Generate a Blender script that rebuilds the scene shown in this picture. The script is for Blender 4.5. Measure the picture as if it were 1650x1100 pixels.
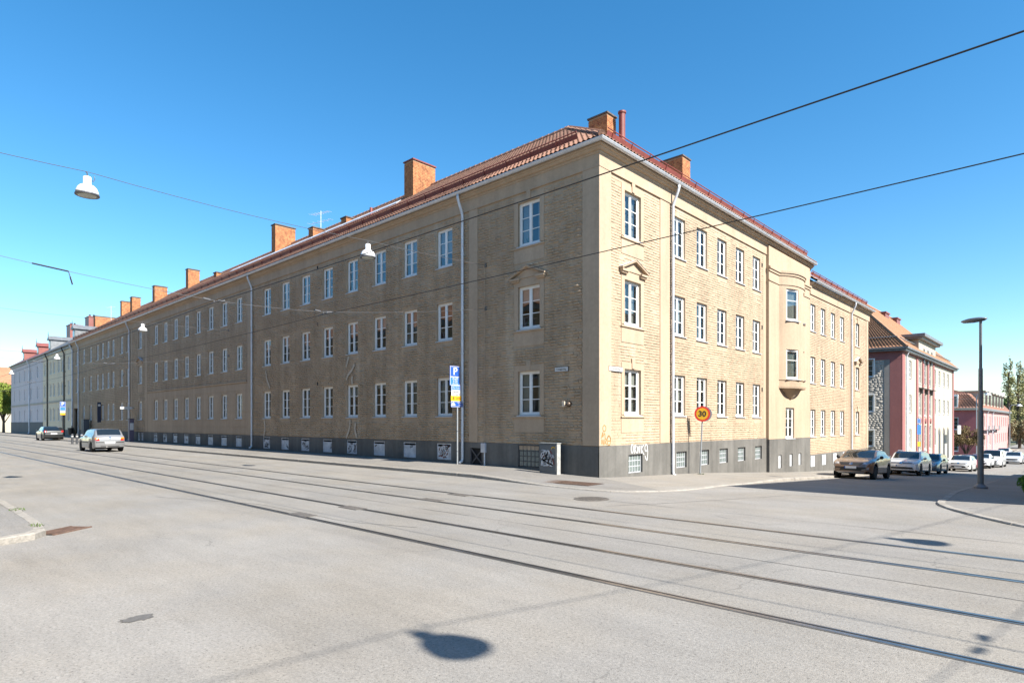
import bpy, bmesh, math, random
import numpy as np
from mathutils import Matrix, Vector
from mathutils.bvhtree import BVHTree

R = math.radians
for o in list(bpy.data.objects):
    bpy.data.objects.remove(o)
scene = bpy.context.scene
col = scene.collection
random.seed(7)
rng = np.random.default_rng(7)

# ------------------------------------------------------------------ camera
# vanishing points of the two facades: (-220, 681) and (1745, 681) in the 1650x1100 photograph
CXP, HYP, FP, CAMH = 825.0, 681.0, 980.5, 1.80
CAM = Vector((11.50, -16.40, CAMH))
FWD = Vector((-0.68425, 0.72925, 0)).normalized()
RGT = Vector((FWD.y, -FWD.x, 0))
cam_d = bpy.data.cameras.new('camera')
cam = bpy.data.objects.new('camera', cam_d)
col.objects.link(cam)
cam.location = CAM
cam.rotation_euler = (R(90), 0, math.atan2(-FWD.x, FWD.y))
cam_d.sensor_width = 36.0
cam_d.lens = FP / 1650.0 * 36.0
cam_d.shift_y = (HYP - 550.0) / 1650.0
cam_d.clip_start = 0.1
cam_d.clip_end = 4000.0
scene.camera = cam

# ------------------------------------------------------------------ sky and sun
SUN_EL, SUN_AZ = R(41.0), R(2.0)          # azimuth measured from +X towards +Y
SKY_STRENGTH, SUN_STRENGTH, EXPOSURE = 0.098, 5.0, 1.26
world = bpy.data.worlds.new('World')
scene.world = world
world.use_nodes = True
wn, wl = world.node_tree.nodes, world.node_tree.links
wn.clear()
w_out = wn.new('ShaderNodeOutputWorld')
w_bg = wn.new('ShaderNodeBackground')
w_sky = wn.new('ShaderNodeTexSky')
w_sky.sky_type = 'NISHITA'
w_sky.sun_disc = False
w_sky.sun_elevation = SUN_EL
w_sky.sun_rotation = R(90) - SUN_AZ        # measured from +Y towards +X
w_sky.altitude = 50
w_sky.air_density = 1.0
w_sky.dust_density = 0.25
w_sky.ozone_density = 2.6
w_hsv = wn.new('ShaderNodeHueSaturation')
w_hsv.inputs['Hue'].default_value = 0.493
w_hsv.inputs['Saturation'].default_value = 1.32
w_bg.inputs['Strength'].default_value = SKY_STRENGTH
# thin high cloud, a few faint wisps over the whole sky
w_tc = wn.new('ShaderNodeTexCoord')
w_map = wn.new('ShaderNodeMapping')
w_map.inputs['Scale'].default_value = (1.5, 1.5, 9.0)
w_map.inputs['Rotation'].default_value = (0.12, 0.05, 0.0)
w_noi = wn.new('ShaderNodeTexNoise')
w_noi.inputs['Scale'].default_value = 2.6
w_noi.inputs['Detail'].default_value = 7
w_noi.inputs['Roughness'].default_value = 0.55
w_rmp = wn.new('ShaderNodeValToRGB')
w_rmp.color_ramp.elements[0].position = 0.66
w_rmp.color_ramp.elements[0].color = (0, 0, 0, 1)
w_rmp.color_ramp.elements[1].position = 0.80
w_rmp.color_ramp.elements[1].color = (0.0, 0.0, 0.0, 1)
w_mix = wn.new('ShaderNodeMix')
w_mix.data_type = 'RGBA'
w_mix.inputs[7].default_value = (6.0, 7.0, 8.2, 1)
wl.new(w_tc.outputs['Generated'], w_map.inputs['Vector'])
wl.new(w_map.outputs['Vector'], w_noi.inputs['Vector'])
wl.new(w_noi.outputs['Fac'], w_rmp.inputs['Fac'])
wl.new(w_rmp.outputs['Color'], w_mix.inputs[0])
wl.new(w_sky.outputs['Color'], w_hsv.inputs['Color'])
wl.new(w_hsv.outputs['Color'], w_mix.inputs[6])
wl.new(w_mix.outputs[2], w_bg.inputs['Color'])
wl.new(w_bg.outputs['Background'], w_out.inputs['Surface'])

sun_d = bpy.data.lights.new('sun', 'SUN')
sun_d.energy = SUN_STRENGTH
sun_d.angle = R(0.53)
sun_d.color = (1.0, 0.945, 0.855)
sun = bpy.data.objects.new('sun', sun_d)
col.objects.link(sun)
SUND = Vector((math.cos(SUN_EL) * math.cos(SUN_AZ), math.cos(SUN_EL) * math.sin(SUN_AZ), math.sin(SUN_EL)))
sun.rotation_euler = SUND.to_track_quat('Z', 'Y').to_euler()
sun.location = SUND * 60

vs = scene.view_settings
vs.view_transform = 'Standard'
vs.look = 'None'
vs.gamma = 1.0
vs.use_curve_mapping = False
vs.exposure = EXPOSURE
cy = scene.cycles
cy.use_denoising = True
cy.caustics_reflective = False
cy.caustics_refractive = False
cy.max_bounces = 8
cy.diffuse_bounces = 3
cy.glossy_bounces = 3
cy.transparent_max_bounces = 12
cy.sample_clamp_indirect = 6.0


# ------------------------------------------------------------------ pixel helpers (photograph pixels -> world)
def ray(px, py):
    return FWD + RGT * ((px - CXP) / FP) + Vector((0, 0, 1)) * ((HYP - py) / FP)


def on_y(px, py, y=0.0):
    d = ray(px, py)
    return CAM + d * ((y - CAM.y) / d.y)


def on_x(px, py, x=0.0):
    d = ray(px, py)
    return CAM + d * ((x - CAM.x) / d.x)


def sstep(a, b, v):
    t = min(1.0, max(0.0, (v - a) / (b - a)))
    return t * t * (3 - 2 * t)


def gz(x, y):
    """height of the carriageway: flat main street, side street running downhill"""
    if y <= -1.0:
        z = 0.0
    elif y < 1.0:
        z = -0.055 * (y + 1) ** 2 / 4
    elif y < 18:
        z = -0.055 * y
    elif y < 52:
        z = -0.99 - 0.047 * (y - 18)
    elif y < 95:
        z = -2.588 - 0.022 * (y - 52)
    else:
        z = -3.534
    return z * sstep(-45, -16, x)


def on_g(px, py, off=0.0):
    d = ray(px, py)
    t, z = 1.0, 0.0
    for _ in range(80):
        t = (z + off - CAM.z) / d.z
        p = CAM + d * t
        z = gz(p.x, p.y)
    return p


# ------------------------------------------------------------------ materials
def _inp(node, name, val):
    if name in node.inputs:
        node.inputs[name].default_value = val


MATS = {}


def mat(name, c, rough=0.8, var=0.0, vscale=3.0, bump=0.0, bscale=40.0, metal=0.0, coat=0.0, spec=0.5, c2=None,
        stretch=None, emit=None, sheen=0.0, dirt=0.0, dscale=0.6):
    if name in MATS:
        return MATS[name]
    m = bpy.data.materials.new(name)
    m.use_nodes = True
    n, l = m.node_tree.nodes, m.node_tree.links
    b = n['Principled BSDF']
    c = tuple(c) + (1,)
    b.inputs['Base Color'].default_value = c
    b.inputs['Roughness'].default_value = rough
    b.inputs['Metallic'].default_value = metal
    _inp(b, 'Specular IOR Level', spec)
    _inp(b, 'Coat Weight', coat)
    _inp(b, 'Coat Roughness', 0.04)
    vec = None
    if var or bump or c2 or dirt:
        tc = n.new('ShaderNodeTexCoord')
        vec = tc.outputs['Object']
        if stretch:
            mp = n.new('ShaderNodeMapping')
            mp.inputs['Scale'].default_value = stretch
            l.new(vec, mp.inputs['Vector'])
            vec = mp.outputs['Vector']
    last = None
    if var or c2:
        t = n.new('ShaderNodeTexNoise')
        t.inputs['Scale'].default_value = vscale
        t.inputs['Detail'].default_value = 6
        t.inputs['Roughness'].default_value = 0.6
        l.new(vec, t.inputs['Vector'])
        mx = n.new('ShaderNodeMix')
        mx.data_type = 'RGBA'
        if c2:
            mx.inputs[6].default_value = c
            mx.inputs[7].default_value = tuple(c2) + (1,)
        else:
            mx.inputs[6].default_value = tuple(v * (1 - var) for v in c[:3]) + (1,)
            mx.inputs[7].default_value = tuple(min(1, v * (1 + var)) for v in c[:3]) + (1,)
        rp = n.new('ShaderNodeMapRange')
        rp.inputs[1].default_value = 0.32
        rp.inputs[2].default_value = 0.68
        l.new(t.outputs['Fac'], rp.inputs[0])
        l.new(rp.outputs[0], mx.inputs[0])
        last = mx.outputs[2]
    if dirt:
        t = n.new('ShaderNodeTexNoise')
        t.inputs['Scale'].default_value = dscale
        t.inputs['Detail'].default_value = 8
        t.inputs['Roughness'].default_value = 0.65
        l.new(tc.outputs['Object'], t.inputs['Vector'])
        rp = n.new('ShaderNodeMapRange')
        rp.inputs[1].default_value = 0.45
        rp.inputs[2].default_value = 0.75
        rp.inputs[3].default_value = 1.0
        rp.inputs[4].default_value = 1.0 - dirt
        l.new(t.outputs['Fac'], rp.inputs[0])
        mx = n.new('ShaderNodeMix')
        mx.data_type = 'RGBA'
        mx.blend_type = 'MULTIPLY'
        mx.inputs[0].default_value = 1.0
        if last:
            l.new(last, mx.inputs[6])
        else:
            mx.inputs[6].default_value = c
        l.new(rp.outputs[0], mx.inputs[7])
        last = mx.outputs[2]
    if last:
        l.new(last, b.inputs['Base Color'])
    if bump:
        t2 = n.new('ShaderNodeTexNoise')
        t2.inputs['Scale'].default_value = bscale
        t2.inputs['Detail'].default_value = 5
        l.new(tc.outputs['Object'], t2.inputs['Vector'])
        bp = n.new('ShaderNodeBump')
        bp.inputs['Strength'].default_value = bump
        bp.inputs['Distance'].default_value = 0.02
        l.new(t2.outputs['Fac'], bp.inputs['Height'])
        l.new(bp.outputs['Normal'], b.inputs['Normal'])
    if emit:
        b.inputs['Emission Color'].default_value = tuple(emit[:3]) + (1,)
        b.inputs['Emission Strength'].default_value = emit[3]
    MATS[name] = m
    return m


def glass_mat(name, tint=(0.62, 0.68, 0.70), ior=1.75, wob=0.0):
    m = bpy.data.materials.new(name)
    m.use_nodes = True
    n, l = m.node_tree.nodes, m.node_tree.links
    n.remove(n['Principled BSDF'])
    out = n['Material Output']
    tr = n.new('ShaderNodeBsdfTransparent')
    tr.inputs['Color'].default_value = tuple(tint) + (1,)
    gl = n.new('ShaderNodeBsdfGlossy')
    gl.inputs['Color'].default_value = (0.92, 0.96, 1.0, 1)
    gl.inputs['Roughness'].default_value = 0.015
    # two-sided Schlick reflectance of a double-glazed pane
    geo = n.new('ShaderNodeNewGeometry')
    dt = n.new('ShaderNodeVectorMath')
    dt.operation = 'DOT_PRODUCT'
    l.new(geo.outputs['Incoming'], dt.inputs[0])
    l.new(geo.outputs['Normal'], dt.inputs[1])

    def mth(op, a, b=None):
        x = n.new('ShaderNodeMath')
        x.operation = op
        for i, v in enumerate((a, b)):
            if v is None:
                continue
            if isinstance(v, float):
                x.inputs[i].default_value = v
            else:
                l.new(v, x.inputs[i])
        return x.outputs[0]
    r0 = ((ior - 1) / (ior + 1)) ** 2
    k5 = mth('POWER', mth('SUBTRACT', 1.0, mth('ABSOLUTE', dt.outputs['Value'])), 5.0)
    fac = mth('ADD', mth('MULTIPLY', k5, 1.0 - r0), r0)
    mx = n.new('ShaderNodeMixShader')
    l.new(fac, mx.inputs[0])
    l.new(tr.outputs[0], mx.inputs[1])
    l.new(gl.outputs[0], mx.inputs[2])
    l.new(mx.outputs[0], out.inputs['Surface'])
    if wob:
        tc = n.new('ShaderNodeTexCoord')
        t = n.new('ShaderNodeTexNoise')
        t.inputs['Scale'].default_value = 2.2
        t.inputs['Detail'].default_value = 1
        g = n.new('ShaderNodeNewGeometry')
        l.new(g.outputs['Position'], t.inputs['Vector'])
        bp = n.new('ShaderNodeBump')
        bp.inputs['Strength'].default_value = wob
        bp.inputs['Distance'].default_value = 0.05
        l.new(t.outputs['Fac'], bp.inputs['Height'])
        l.new(bp.outputs['Normal'], gl.inputs['Normal'])
    MATS[name] = m
    return m


# ------------------------------------------------------------------ mesh builder
class MB:
    def __init__(self):
        self.v, self.f = [], []

    def add(self, vs, fs):
        b = len(self.v)
        self.v += [tuple(p) for p in vs]
        self.f += [tuple(b + i for i in f) for f in fs]
        return self

    def quad(self, a, b, c, d):
        return self.add([a, b, c, d], [(0, 1, 2, 3)])

    def box(self, x0, y0, z0, x1, y1, z1, bev=0.0):
        if x0 > x1: x0, x1 = x1, x0
        if y0 > y1: y0, y1 = y1, y0
        if z0 > z1: z0, z1 = z1, z0
        return self.add([(x0, y0, z0), (x1, y0, z0), (x1, y1, z0), (x0, y1, z0),
                         (x0, y0, z1), (x1, y0, z1), (x1, y1, z1), (x0, y1, z1)],
                        [(0, 3, 2, 1), (4, 5, 6, 7), (0, 1, 5, 4), (1, 2, 6, 5), (2, 3, 7, 6), (3, 0, 4, 7)])

    def prism(self, poly, ax, a, b):
        """extrude a 2-D polygon along axis ax ('x': (y,z), 'y': (x,z), 'z': (x,y)) from a to b"""
        def P(p, t):
            return (t, p[0], p[1]) if ax == 'x' else (p[0], t, p[1]) if ax == 'y' else (p[0], p[1], t)
        n = len(poly)
        vs = [P(p, a) for p in poly] + [P(p, b) for p in poly]
        fs = [tuple(range(n - 1, -1, -1)), tuple(range(n, 2 * n))]
        fs += [(i, (i + 1) % n, n + (i + 1) % n, n + i) for i in range(n)]
        return self.add(vs, fs)

    def tube(self, pts, r, seg=8, cap=True, r2=None):
        pts = [Vector(p) for p in pts]
        n = len(pts)
        rings = []
        prev = None
        for i, p in enumerate(pts):
            t = (pts[min(i + 1, n - 1)] - pts[max(i - 1, 0)]).normalized()
            if prev is None:
                a = Vector((0, 0, 1)) if abs(t.z) < 0.9 else Vector((1, 0, 0))
                u = t.cross(a).normalized()
            else:
                u = (prev - t * prev.dot(t)).normalized()
            prev = u
            w = t.cross(u)
            rr = r if r2 is None else r + (r2 - r) * i / max(1, n - 1)
            rings.append([p + (u * math.cos(2 * math.pi * k / seg) + w * math.sin(2 * math.pi * k / seg)) * rr for k in range(seg)])
        vs = [q for ring in rings for q in ring]
        fs = []
        for i in range(n - 1):
            for k in range(seg):
                k2 = (k + 1) % seg
                fs.append((i * seg + k, i * seg + k2, (i + 1) * seg + k2, (i + 1) * seg + k))
        if cap:
            fs.append(tuple(range(seg - 1, -1, -1)))
            fs.append(tuple((n - 1) * seg + k for k in range(seg)))
        return self.add(vs, fs)

    def lathe(self, prof, seg=20, c=(0, 0, 0), ax='z'):
        """prof: list of (r, h)"""
        vs, fs = [], []
        for (r, h) in prof:
            for k in range(seg):
                a = 2 * math.pi * k / seg
                p = (r * math.cos(a), r * math.sin(a), h)
                if ax == 'x': p = (p[2], p[0], p[1])
                if ax == 'y': p = (p[1], p[2], p[0])
                vs.append((c[0] + p[0], c[1] + p[1], c[2] + p[2]))
        for i in range(len(prof) - 1):
            for k in range(seg):
                k2 = (k + 1) % seg
                fs.append((i * seg + k, i * seg + k2, (i + 1) * seg + k2, (i + 1) * seg + k))
        if prof[0][0] > 1e-6: fs.append(tuple(range(seg - 1, -1, -1)))
        if prof[-1][0] > 1e-6: fs.append(tuple((len(prof) - 1) * seg + k for k in range(seg)))
        return self.add(vs, fs)

    def mesh(self, name, mt, smooth=False, bevel=0.0):
        me = bpy.data.meshes.new(name)
        me.from_pydata(self.v, [], self.f)
        if mt:
            me.materials.append(mt)
        if bevel:
            bm = bmesh.new()
            bm.from_mesh(me)
            bmesh.ops.remove_doubles(bm, verts=bm.verts, dist=1e-5)
            bmesh.ops.recalc_face_normals(bm, faces=bm.faces)
            es = [e for e in bm.edges if len(e.link_faces) == 2 and e.calc_face_angle() > 0.6]
            bmesh.ops.bevel(bm, geom=es, offset=bevel, segments=1, affect='EDGES', clamp_overlap=True)
            bm.to_mesh(me)
            bm.free()
        if smooth:
            me.polygons.foreach_set('use_smooth', [True] * len(me.polygons))
        me.update()
        return me


WM = {}                                     # world matrix of every object made here


def place(o, parent=None, M=None):
    M = M or Matrix.Identity(4)
    col.objects.link(o)
    WM[o] = M
    if parent is not None:
        o.parent = parent
        o.matrix_basis = WM[parent].inverted() @ M
    else:
        o.matrix_basis = M
    return o


def T(x, y, z, rz=0.0):
    return Matrix.Translation((x, y, z)) @ Matrix.Rotation(rz, 4, 'Z')


def obj(name, mb, mt, parent=None, M=None, smooth=False, bevel=0.0):
    me = mb if isinstance(mb, bpy.types.Mesh) else mb.mesh(name, mt, smooth, bevel)
    o = bpy.data.objects.new(name, me)
    return place(o, parent, M)


def tag(o, label=None, cat=None, group=None, kind=None):
    if label: o['label'] = label
    if cat: o['category'] = cat
    if group: o['group'] = group
    if kind: o['kind'] = kind
    return o


def thing(name, label, cat, M, group=None):
    o = bpy.data.objects.new(name, None)
    o.empty_display_size = 0.3
    place(o, None, M)
    return tag(o, label, cat, group)


def copy_tree(o, M, parent=None, skip=()):
    """a copy of a thing with all of its parts, moved so that the root sits at M"""
    c = o.copy()
    place(c, parent, M)
    for ch in [k for k in WM if k.parent == o and k.name not in skip]:
        copy_tree(ch, M @ WM[o].inverted() @ WM[ch], c)
    return c


def np_mesh(name, verts, faces4, mt, smooth=False):
    """fast mesh of quads from numpy arrays"""
    me = bpy.data.meshes.new(name)
    verts = np.asarray(verts, dtype=np.float32)
    faces4 = np.asarray(faces4, dtype=np.int32)
    k = faces4.shape[1]
    me.vertices.add(len(verts))
    me.vertices.foreach_set('co', verts.ravel())
    me.loops.add(faces4.size)
    me.loops.foreach_set('vertex_index', faces4.ravel())
    me.polygons.add(len(faces4))
    me.polygons.foreach_set('loop_start', np.arange(0, faces4.size, k, dtype=np.int32))
    if smooth:
        me.polygons.foreach_set('use_smooth', np.ones(len(faces4), dtype=bool))
    if mt:
        me.materials.append(mt)
    me.update(calc_edges=True)
    return me


def text_mesh(s, size, mt, name='lettering', bold=0.0, ext=0.002, align='CENTER'):
    cu = bpy.data.curves.new('t', 'FONT')
    cu.body = s
    cu.size = size
    cu.align_x = align
    cu.align_y = 'CENTER'
    cu.extrude = ext
    cu.offset = bold
    cu.resolution_u = 3
    o = bpy.data.objects.new('t', cu)
    col.objects.link(o)
    dg = bpy.context.evaluated_depsgraph_get()
    me = bpy.data.meshes.new_from_object(o.evaluated_get(dg))
    bpy.data.objects.remove(o)
    me.name = name
    me.materials.clear()
    me.materials.append(mt)
    return me


UPR = Matrix.Rotation(R(90), 4, 'X')          # a text lying in XY stands up facing -Y


# ------------------------------------------------------------------ ground, streets, pavements
def asphalt(name, base, seam=False, wear=1.0):
    m = bpy.data.materials.new(name)
    m.use_nodes = True
    n, l = m.node_tree.nodes, m.node_tree.links
    b = n['Principled BSDF']
    b.inputs['Roughness'].default_value = 0.85
    _inp(b, 'Specular IOR Level', 0.3)
    tc = n.new('ShaderNodeTexCoord')

    def noise(sc, det=4, ro=0.55, stretch=None):
        t = n.new('ShaderNodeTexNoise')
        t.inputs['Scale'].default_value = sc
        t.inputs['Detail'].default_value = det
        t.inputs['Roughness'].default_value = ro
        if stretch:
            mp = n.new('ShaderNodeMapping')
            mp.inputs['Scale'].default_value = stretch
            l.new(tc.outputs['Object'], mp.inputs['Vector'])
            l.new(mp.outputs['Vector'], t.inputs['Vector'])
        else:
            l.new(tc.outputs['Object'], t.inputs['Vector'])
        return t.outputs['Fac']

    def rng_(src, a, b_, c, d):
        r = n.new('ShaderNodeMapRange')
        for i, v in enumerate((a, b_, c, d)):
            r.inputs[i + 1].default_value = v
        l.new(src, r.inputs[0])
        return r.outputs[0]

    def mul(a, b_):
        x = n.new('ShaderNodeMath')
        x.operation = 'MULTIPLY'
        l.new(a, x.inputs[0])
        l.new(b_, x.inputs[1])
        return x.outputs[0]
    f = mul(rng_(noise(0.35, 6, 0.6), 0.3, 0.7, 0.87, 1.08), rng_(noise(1.6, 6, 0.62, (0.35, 1.6, 1)), 0.3, 0.72, 0.90, 1.06))
    f = mul(f, rng_(noise(0.9, 8, 0.7, (0.22, 1.0, 1)), 0.58, 0.80, 1.0, 0.80))
    if seam:
        # the strip of paving that was relaid with the tram tracks is a little darker
        sp = n.new('ShaderNodeSeparateXYZ')
        l.new(tc.outputs['Object'], sp.inputs[0])
        wv = n.new('ShaderNodeMath')
        wv.operation = 'ADD'
        l.new(sp.outputs['Y'], wv.inputs[0])
        l.new(rng_(noise(0.8, 3), 0.0, 1.0, -0.12, 0.12), wv.inputs[1])
        f = mul(f, rng_(wv.outputs[0], -11.25, -11.15, 1.0, 0.93))
        f = mul(f, rng_(wv.outputs[0], -5.65, -5.55, 1.0, 1.06))
    f = mul(f, rng_(noise(34, 4, 0.8), 0.3, 0.7, 0.72, 1.22))
    f = mul(f, rng_(noise(9, 5, 0.75), 0.35, 0.65, 0.95, 1.04))
    f = mul(f, rng_(noise(42, 2, 0.5), 0.62, 0.70, 1.0, 0.50))
    v = n.new('ShaderNodeTexVoronoi')
    v.inputs['Scale'].default_value = 95
    l.new(tc.outputs['Object'], v.inputs['Vector'])
    f = mul(f, rng_(v.outputs['Distance'], 0.0, 0.55, 0.84, 1.10))
    # hair cracks
    vc = n.new('ShaderNodeTexVoronoi')
    vc.feature = 'DISTANCE_TO_EDGE'
    vc.inputs['Scale'].default_value = 0.16
    wob = n.new('ShaderNodeTexNoise')
    wob.inputs['Scale'].default_value = 1.2
    wob.inputs['Detail'].default_value = 5
    l.new(tc.outputs['Object'], wob.inputs['Vector'])
    mxv = n.new('ShaderNodeMix')
    mxv.data_type = 'RGBA'
    mxv.blend_type = 'ADD'
    mxv.inputs[0].default_value = 0.9
    l.new(tc.outputs['Object'], mxv.inputs[6])
    l.new(wob.outputs['Color'], mxv.inputs[7])
    l.new(mxv.outputs[2], vc.inputs['Vector'])
    crk = rng_(vc.outputs['Distance'], 0.0, 0.0022, 0.72, 1.0)
    gate = rng_(noise(0.28, 3), 0.47, 0.55, 0.0, 1.0)
    mxc = n.new('ShaderNodeMix')
    mxc.inputs[2].default_value = 1.0
    l.new(gate, mxc.inputs[0])
    l.new(crk, mxc.inputs[3])
    f = mul(f, mxc.outputs[0])
    cm = n.new('ShaderNodeMix')
    cm.data_type = 'RGBA'
    cm.inputs[6].default_value = tuple(base) + (1,)
    cm.inputs[7].default_value = (base[0] * 1.02, base[1] * 0.99, base[2] * 0.94, 1)
    l.new(rng_(noise(0.5, 3), 0.4, 0.65, 0.0, 1.0), cm.inputs[0])
    cc = n.new('ShaderNodeMix')
    cc.data_type = 'RGBA'
    cc.blend_type = 'MULTIPLY'
    cc.inputs[0].default_value = 1.0
    l.new(cm.outputs[2], cc.inputs[6])
    l.new(f, cc.inputs[7])
    l.new(cc.outputs[2], b.inputs['Base Color'])
    bp = n.new('ShaderNodeBump')
    bp.inputs['Strength'].default_value = 0.35
    bp.inputs['Distance'].default_value = 0.006
    l.new(v.outputs['Distance'], bp.inputs['Height'])
    l.new(bp.outputs['Normal'], b.inputs['Normal'])
    MATS[name] = m
    return m


M_road = asphalt('road_asphalt', seam=True, base=(0.240, 0.226, 0.206))
M_pave = asphalt('pavement_asphalt', (0.212, 0.200, 0.184))
M_pave2 = asphalt('worn_pale_pavement', (0.262, 0.243, 0.215))
M_ground = mat('dry_ground', (0.085, 0.10, 0.045), 0.95, c2=(0.13, 0.115, 0.08), vscale=0.3, bump=0.5, bscale=3)
M_kerb = mat('granite_kerb', (0.29, 0.265, 0.23), 0.85, var=0.22, vscale=14, bump=0.5, bscale=30, dirt=0.3, dscale=1.2)
M_steel = mat('rail_steel', (0.30, 0.29, 0.28), 0.30, metal=0.9, var=0.25, vscale=4)
M_groove = mat('rail_groove', (0.012, 0.011, 0.010), 0.9)
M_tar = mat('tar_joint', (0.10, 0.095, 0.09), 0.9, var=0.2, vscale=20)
M_iron = mat('cast_iron', (0.14, 0.125, 0.11), 0.6, metal=0.3, var=0.3, vscale=12, bump=0.3, bscale=60)
M_rust = mat('rusty_iron', (0.13, 0.078, 0.055), 0.8, var=0.35, vscale=14, bump=0.4, bscale=50)


def sheet(name, xs, ys, fz, mt):
    V = [(x, y, fz(x, y)) for y in ys for x in xs]
    nx = len(xs)
    F = [(j * nx + i, j * nx + i + 1, (j + 1) * nx + i + 1, (j + 1) * nx + i) for j in range(len(ys) - 1) for i in range(nx - 1)]
    o = obj(name, np_mesh(name, V, F, mt, True), None)
    return tag(o, kind='structure')


yl = [-1.0, -0.6, -0.2, 0.2, 0.6, 1.0] + [1.0 + 2.5 * k for k in range(1, 39)]
gx = [-2000, -800, -300, -150, -100, -60, -45, -40, -35, -30, -25, -20, -16, -8, 0, 6, 12, 20, 40, 80, 200, 800, 2000]
sheet('ground', gx, [-2000, -800, -300, -100, -40, -20, -8, -2] + yl + [120, 160, 240, 400, 800, 2000], lambda x, y: gz(x, y) - 0.07, M_ground)
sheet('road', [-320, -200, -100, -60, -45, -40, -35, -30, -25, -20, -16, -8, 0, 4, 10, 20, 40, 70], [-60, -40, -25, -20, -15, -10, -5, -2.2, -1.0, -0.6, -0.2, 0.05], gz, M_road)
sheet('road', [-0.5, 2, 4, 6, 8, 10, 13], [0.05, 0.2, 0.6, 1.0] + yl[6:] + [110, 140, 180], gz, M_road)

# ---- kerb lines
KN = [(-150, -2.65), (-90, -2.65), (-60, -2.65), (-30, -2.65), (-12, -2.65), (-3.84, -2.68), (-1.8, -2.86), (-0.4, -3.04), (0.7, -3.16), (1.66, -3.20),
      (2.6, -3.05), (3.2, -2.55), (3.62, -1.9), (3.88, -1.1), (3.92, 0.0), (3.70, 2.4), (3.43, 4.9), (3.12, 8.8), (2.66, 15.3), (2.45, 22), (2.4, 60), (2.4, 140)]
KE = [(70, -3.9), (30, -3.9), (16, -3.85), (13, -3.7), (11.6, -3.3), (10.76, -2.75), (10.2, -2.1), (9.63, -1.28), (9.28, -0.6), (9.08, 0.2), (8.95, 1.7),
      (8.75, 5.5), (8.54, 10.5), (8.24, 22), (7.6, 49), (7.4, 140)]
KS = [(-120, -14.25), (-30, -14.25), (-8, -14.27), (-2.3, -14.30), (-0.85, -14.36), (-0.42, -14.48), (-0.18, -14.72), (-0.08, -15.05), (-0.05, -16.5), (-0.05, -60)]


def kh_n(x, y):
    if y < -1.5 and x < 0.2:
        return 0.035 + 0.085 * sstep(0.5, -3.5, x)
    if y < 3:
        return 0.03
    return 0.03 + 0.08 * sstep(3, 8, y)


def resample(path, step):
    pts = [Vector((p[0], p[1], 0)) for p in path]
    out, carry = [pts[0]], 0.0
    for a, b in zip(pts, pts[1:]):
        L = (b - a).length
        d = step - carry
        while d < L:
            out.append(a + (b - a) * (d / L))
            d += step
        carry = (carry + L) % step if d - step <= L else carry + L
        carry = L - (d - step) if L >= (d - step) else carry
    out.append(pts[-1])
    return out


def smooth_path(path, n=4):
    """Catmull-Rom through the corner points"""
    P = [Vector((p[0], p[1], 0)) for p in path]
    out = []
    for i in range(len(P) - 1):
        p0, p1, p2, p3 = P[max(i - 1, 0)], P[i], P[i + 1], P[min(i + 2, len(P) - 1)]
        L = (p2 - p1).length
        k = n if L < 4 else 1
        m1, m2 = (p2 - p0).normalized() * L, (p3 - p1).normalized() * L
        for j in range(k):
            t = j / k
            if k == 1:
                out.append(p1.copy())
                continue
            out.append((2 * t ** 3 - 3 * t ** 2 + 1) * p1 + (t ** 3 - 2 * t ** 2 + t) * m1 + (-2 * t ** 3 + 3 * t ** 2) * p2 + (t ** 3 - t ** 2) * m2)
    out.append(P[-1])
    return out


def kerb(path, hfun, label_stone, inner, rngx, step=1.25, w=0.16):
    """kerb stones laid along a path; inner = +1 when the pavement lies left of the path direction"""
    pts = smooth_path([(p[0], p[1]) for p in path])
    cum = [0.0]
    for a, b in zip(pts, pts[1:]):
        cum.append(cum[-1] + (b - a).length)

    def at(s):
        s = min(max(s, 0), cum[-1])
        i = max(0, int(np.searchsorted(cum, s)) - 1)
        i = min(i, len(pts) - 2)
        seg = cum[i + 1] - cum[i]
        t = (s - cum[i]) / seg if seg > 0 else 0
        d = (pts[i + 1] - pts[i]).normalized()
        return pts[i] + (pts[i + 1] - pts[i]) * t, d
    stones = []
    s, far = 0.0, MB()
    rnd = random.Random(3)
    while s < cum[-1] - 0.2:
        L = step * rnd.uniform(0.82, 1.15)
        p, d = at(s + L / 2)
        near = rngx(p)
        if not near:
            L = 4.0
        n = Vector((-d.y, d.x, 0)) * inner
        sub = 3 if near else 1
        mb = MB() if near else far
        secs = []
        for k in range(sub + 1):
            q, dd = at(s + (L - (0.012 if near else 0)) * k / sub)
            nn = Vector((-dd.y, dd.x, 0)) * inner
            top = gz(q.x, q.y) + hfun(q.x, q.y) + (rnd.uniform(-0.004, 0.004) if near else 0)
            bot = gz(q.x, q.y) - 0.12
            jj = rnd.uniform(-0.006, 0.006) if near else 0
            secs.append([q + nn * (jj) + Vector((0, 0, bot)), q + nn * (0.0 + jj) + Vector((0, 0, top - 0.022)), q + nn * (0.022 + jj) + Vector((0, 0, top)),
                         q + nn * w + Vector((0, 0, top + 0.002)), q + nn * w + Vector((0, 0, bot))])
        V = [v for sc in secs for v in sc]
        F = []
        for k in range(sub):
            for j in range(4):
                a = k * 5 + j
                F.append((a, a + 1, a + 6, a + 5))
        F.append((0, 1, 2, 3, 4))
        F.append(tuple(sub * 5 + j for j in range(5)))
        if near:
            base = Vector((p.x, p.y, gz(p.x, p.y)))
            mb.add([v - base for v in V], F)
            stones.append((mb, base))
        else:
            mb.add(V, F)
        s += L
    root = tag(obj('kerb', far, M_kerb), kind='structure')
    for mb, base in stones:
        obj('kerb_stone', mb, M_kerb, root, Matrix.Translation(base))
    return root


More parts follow.
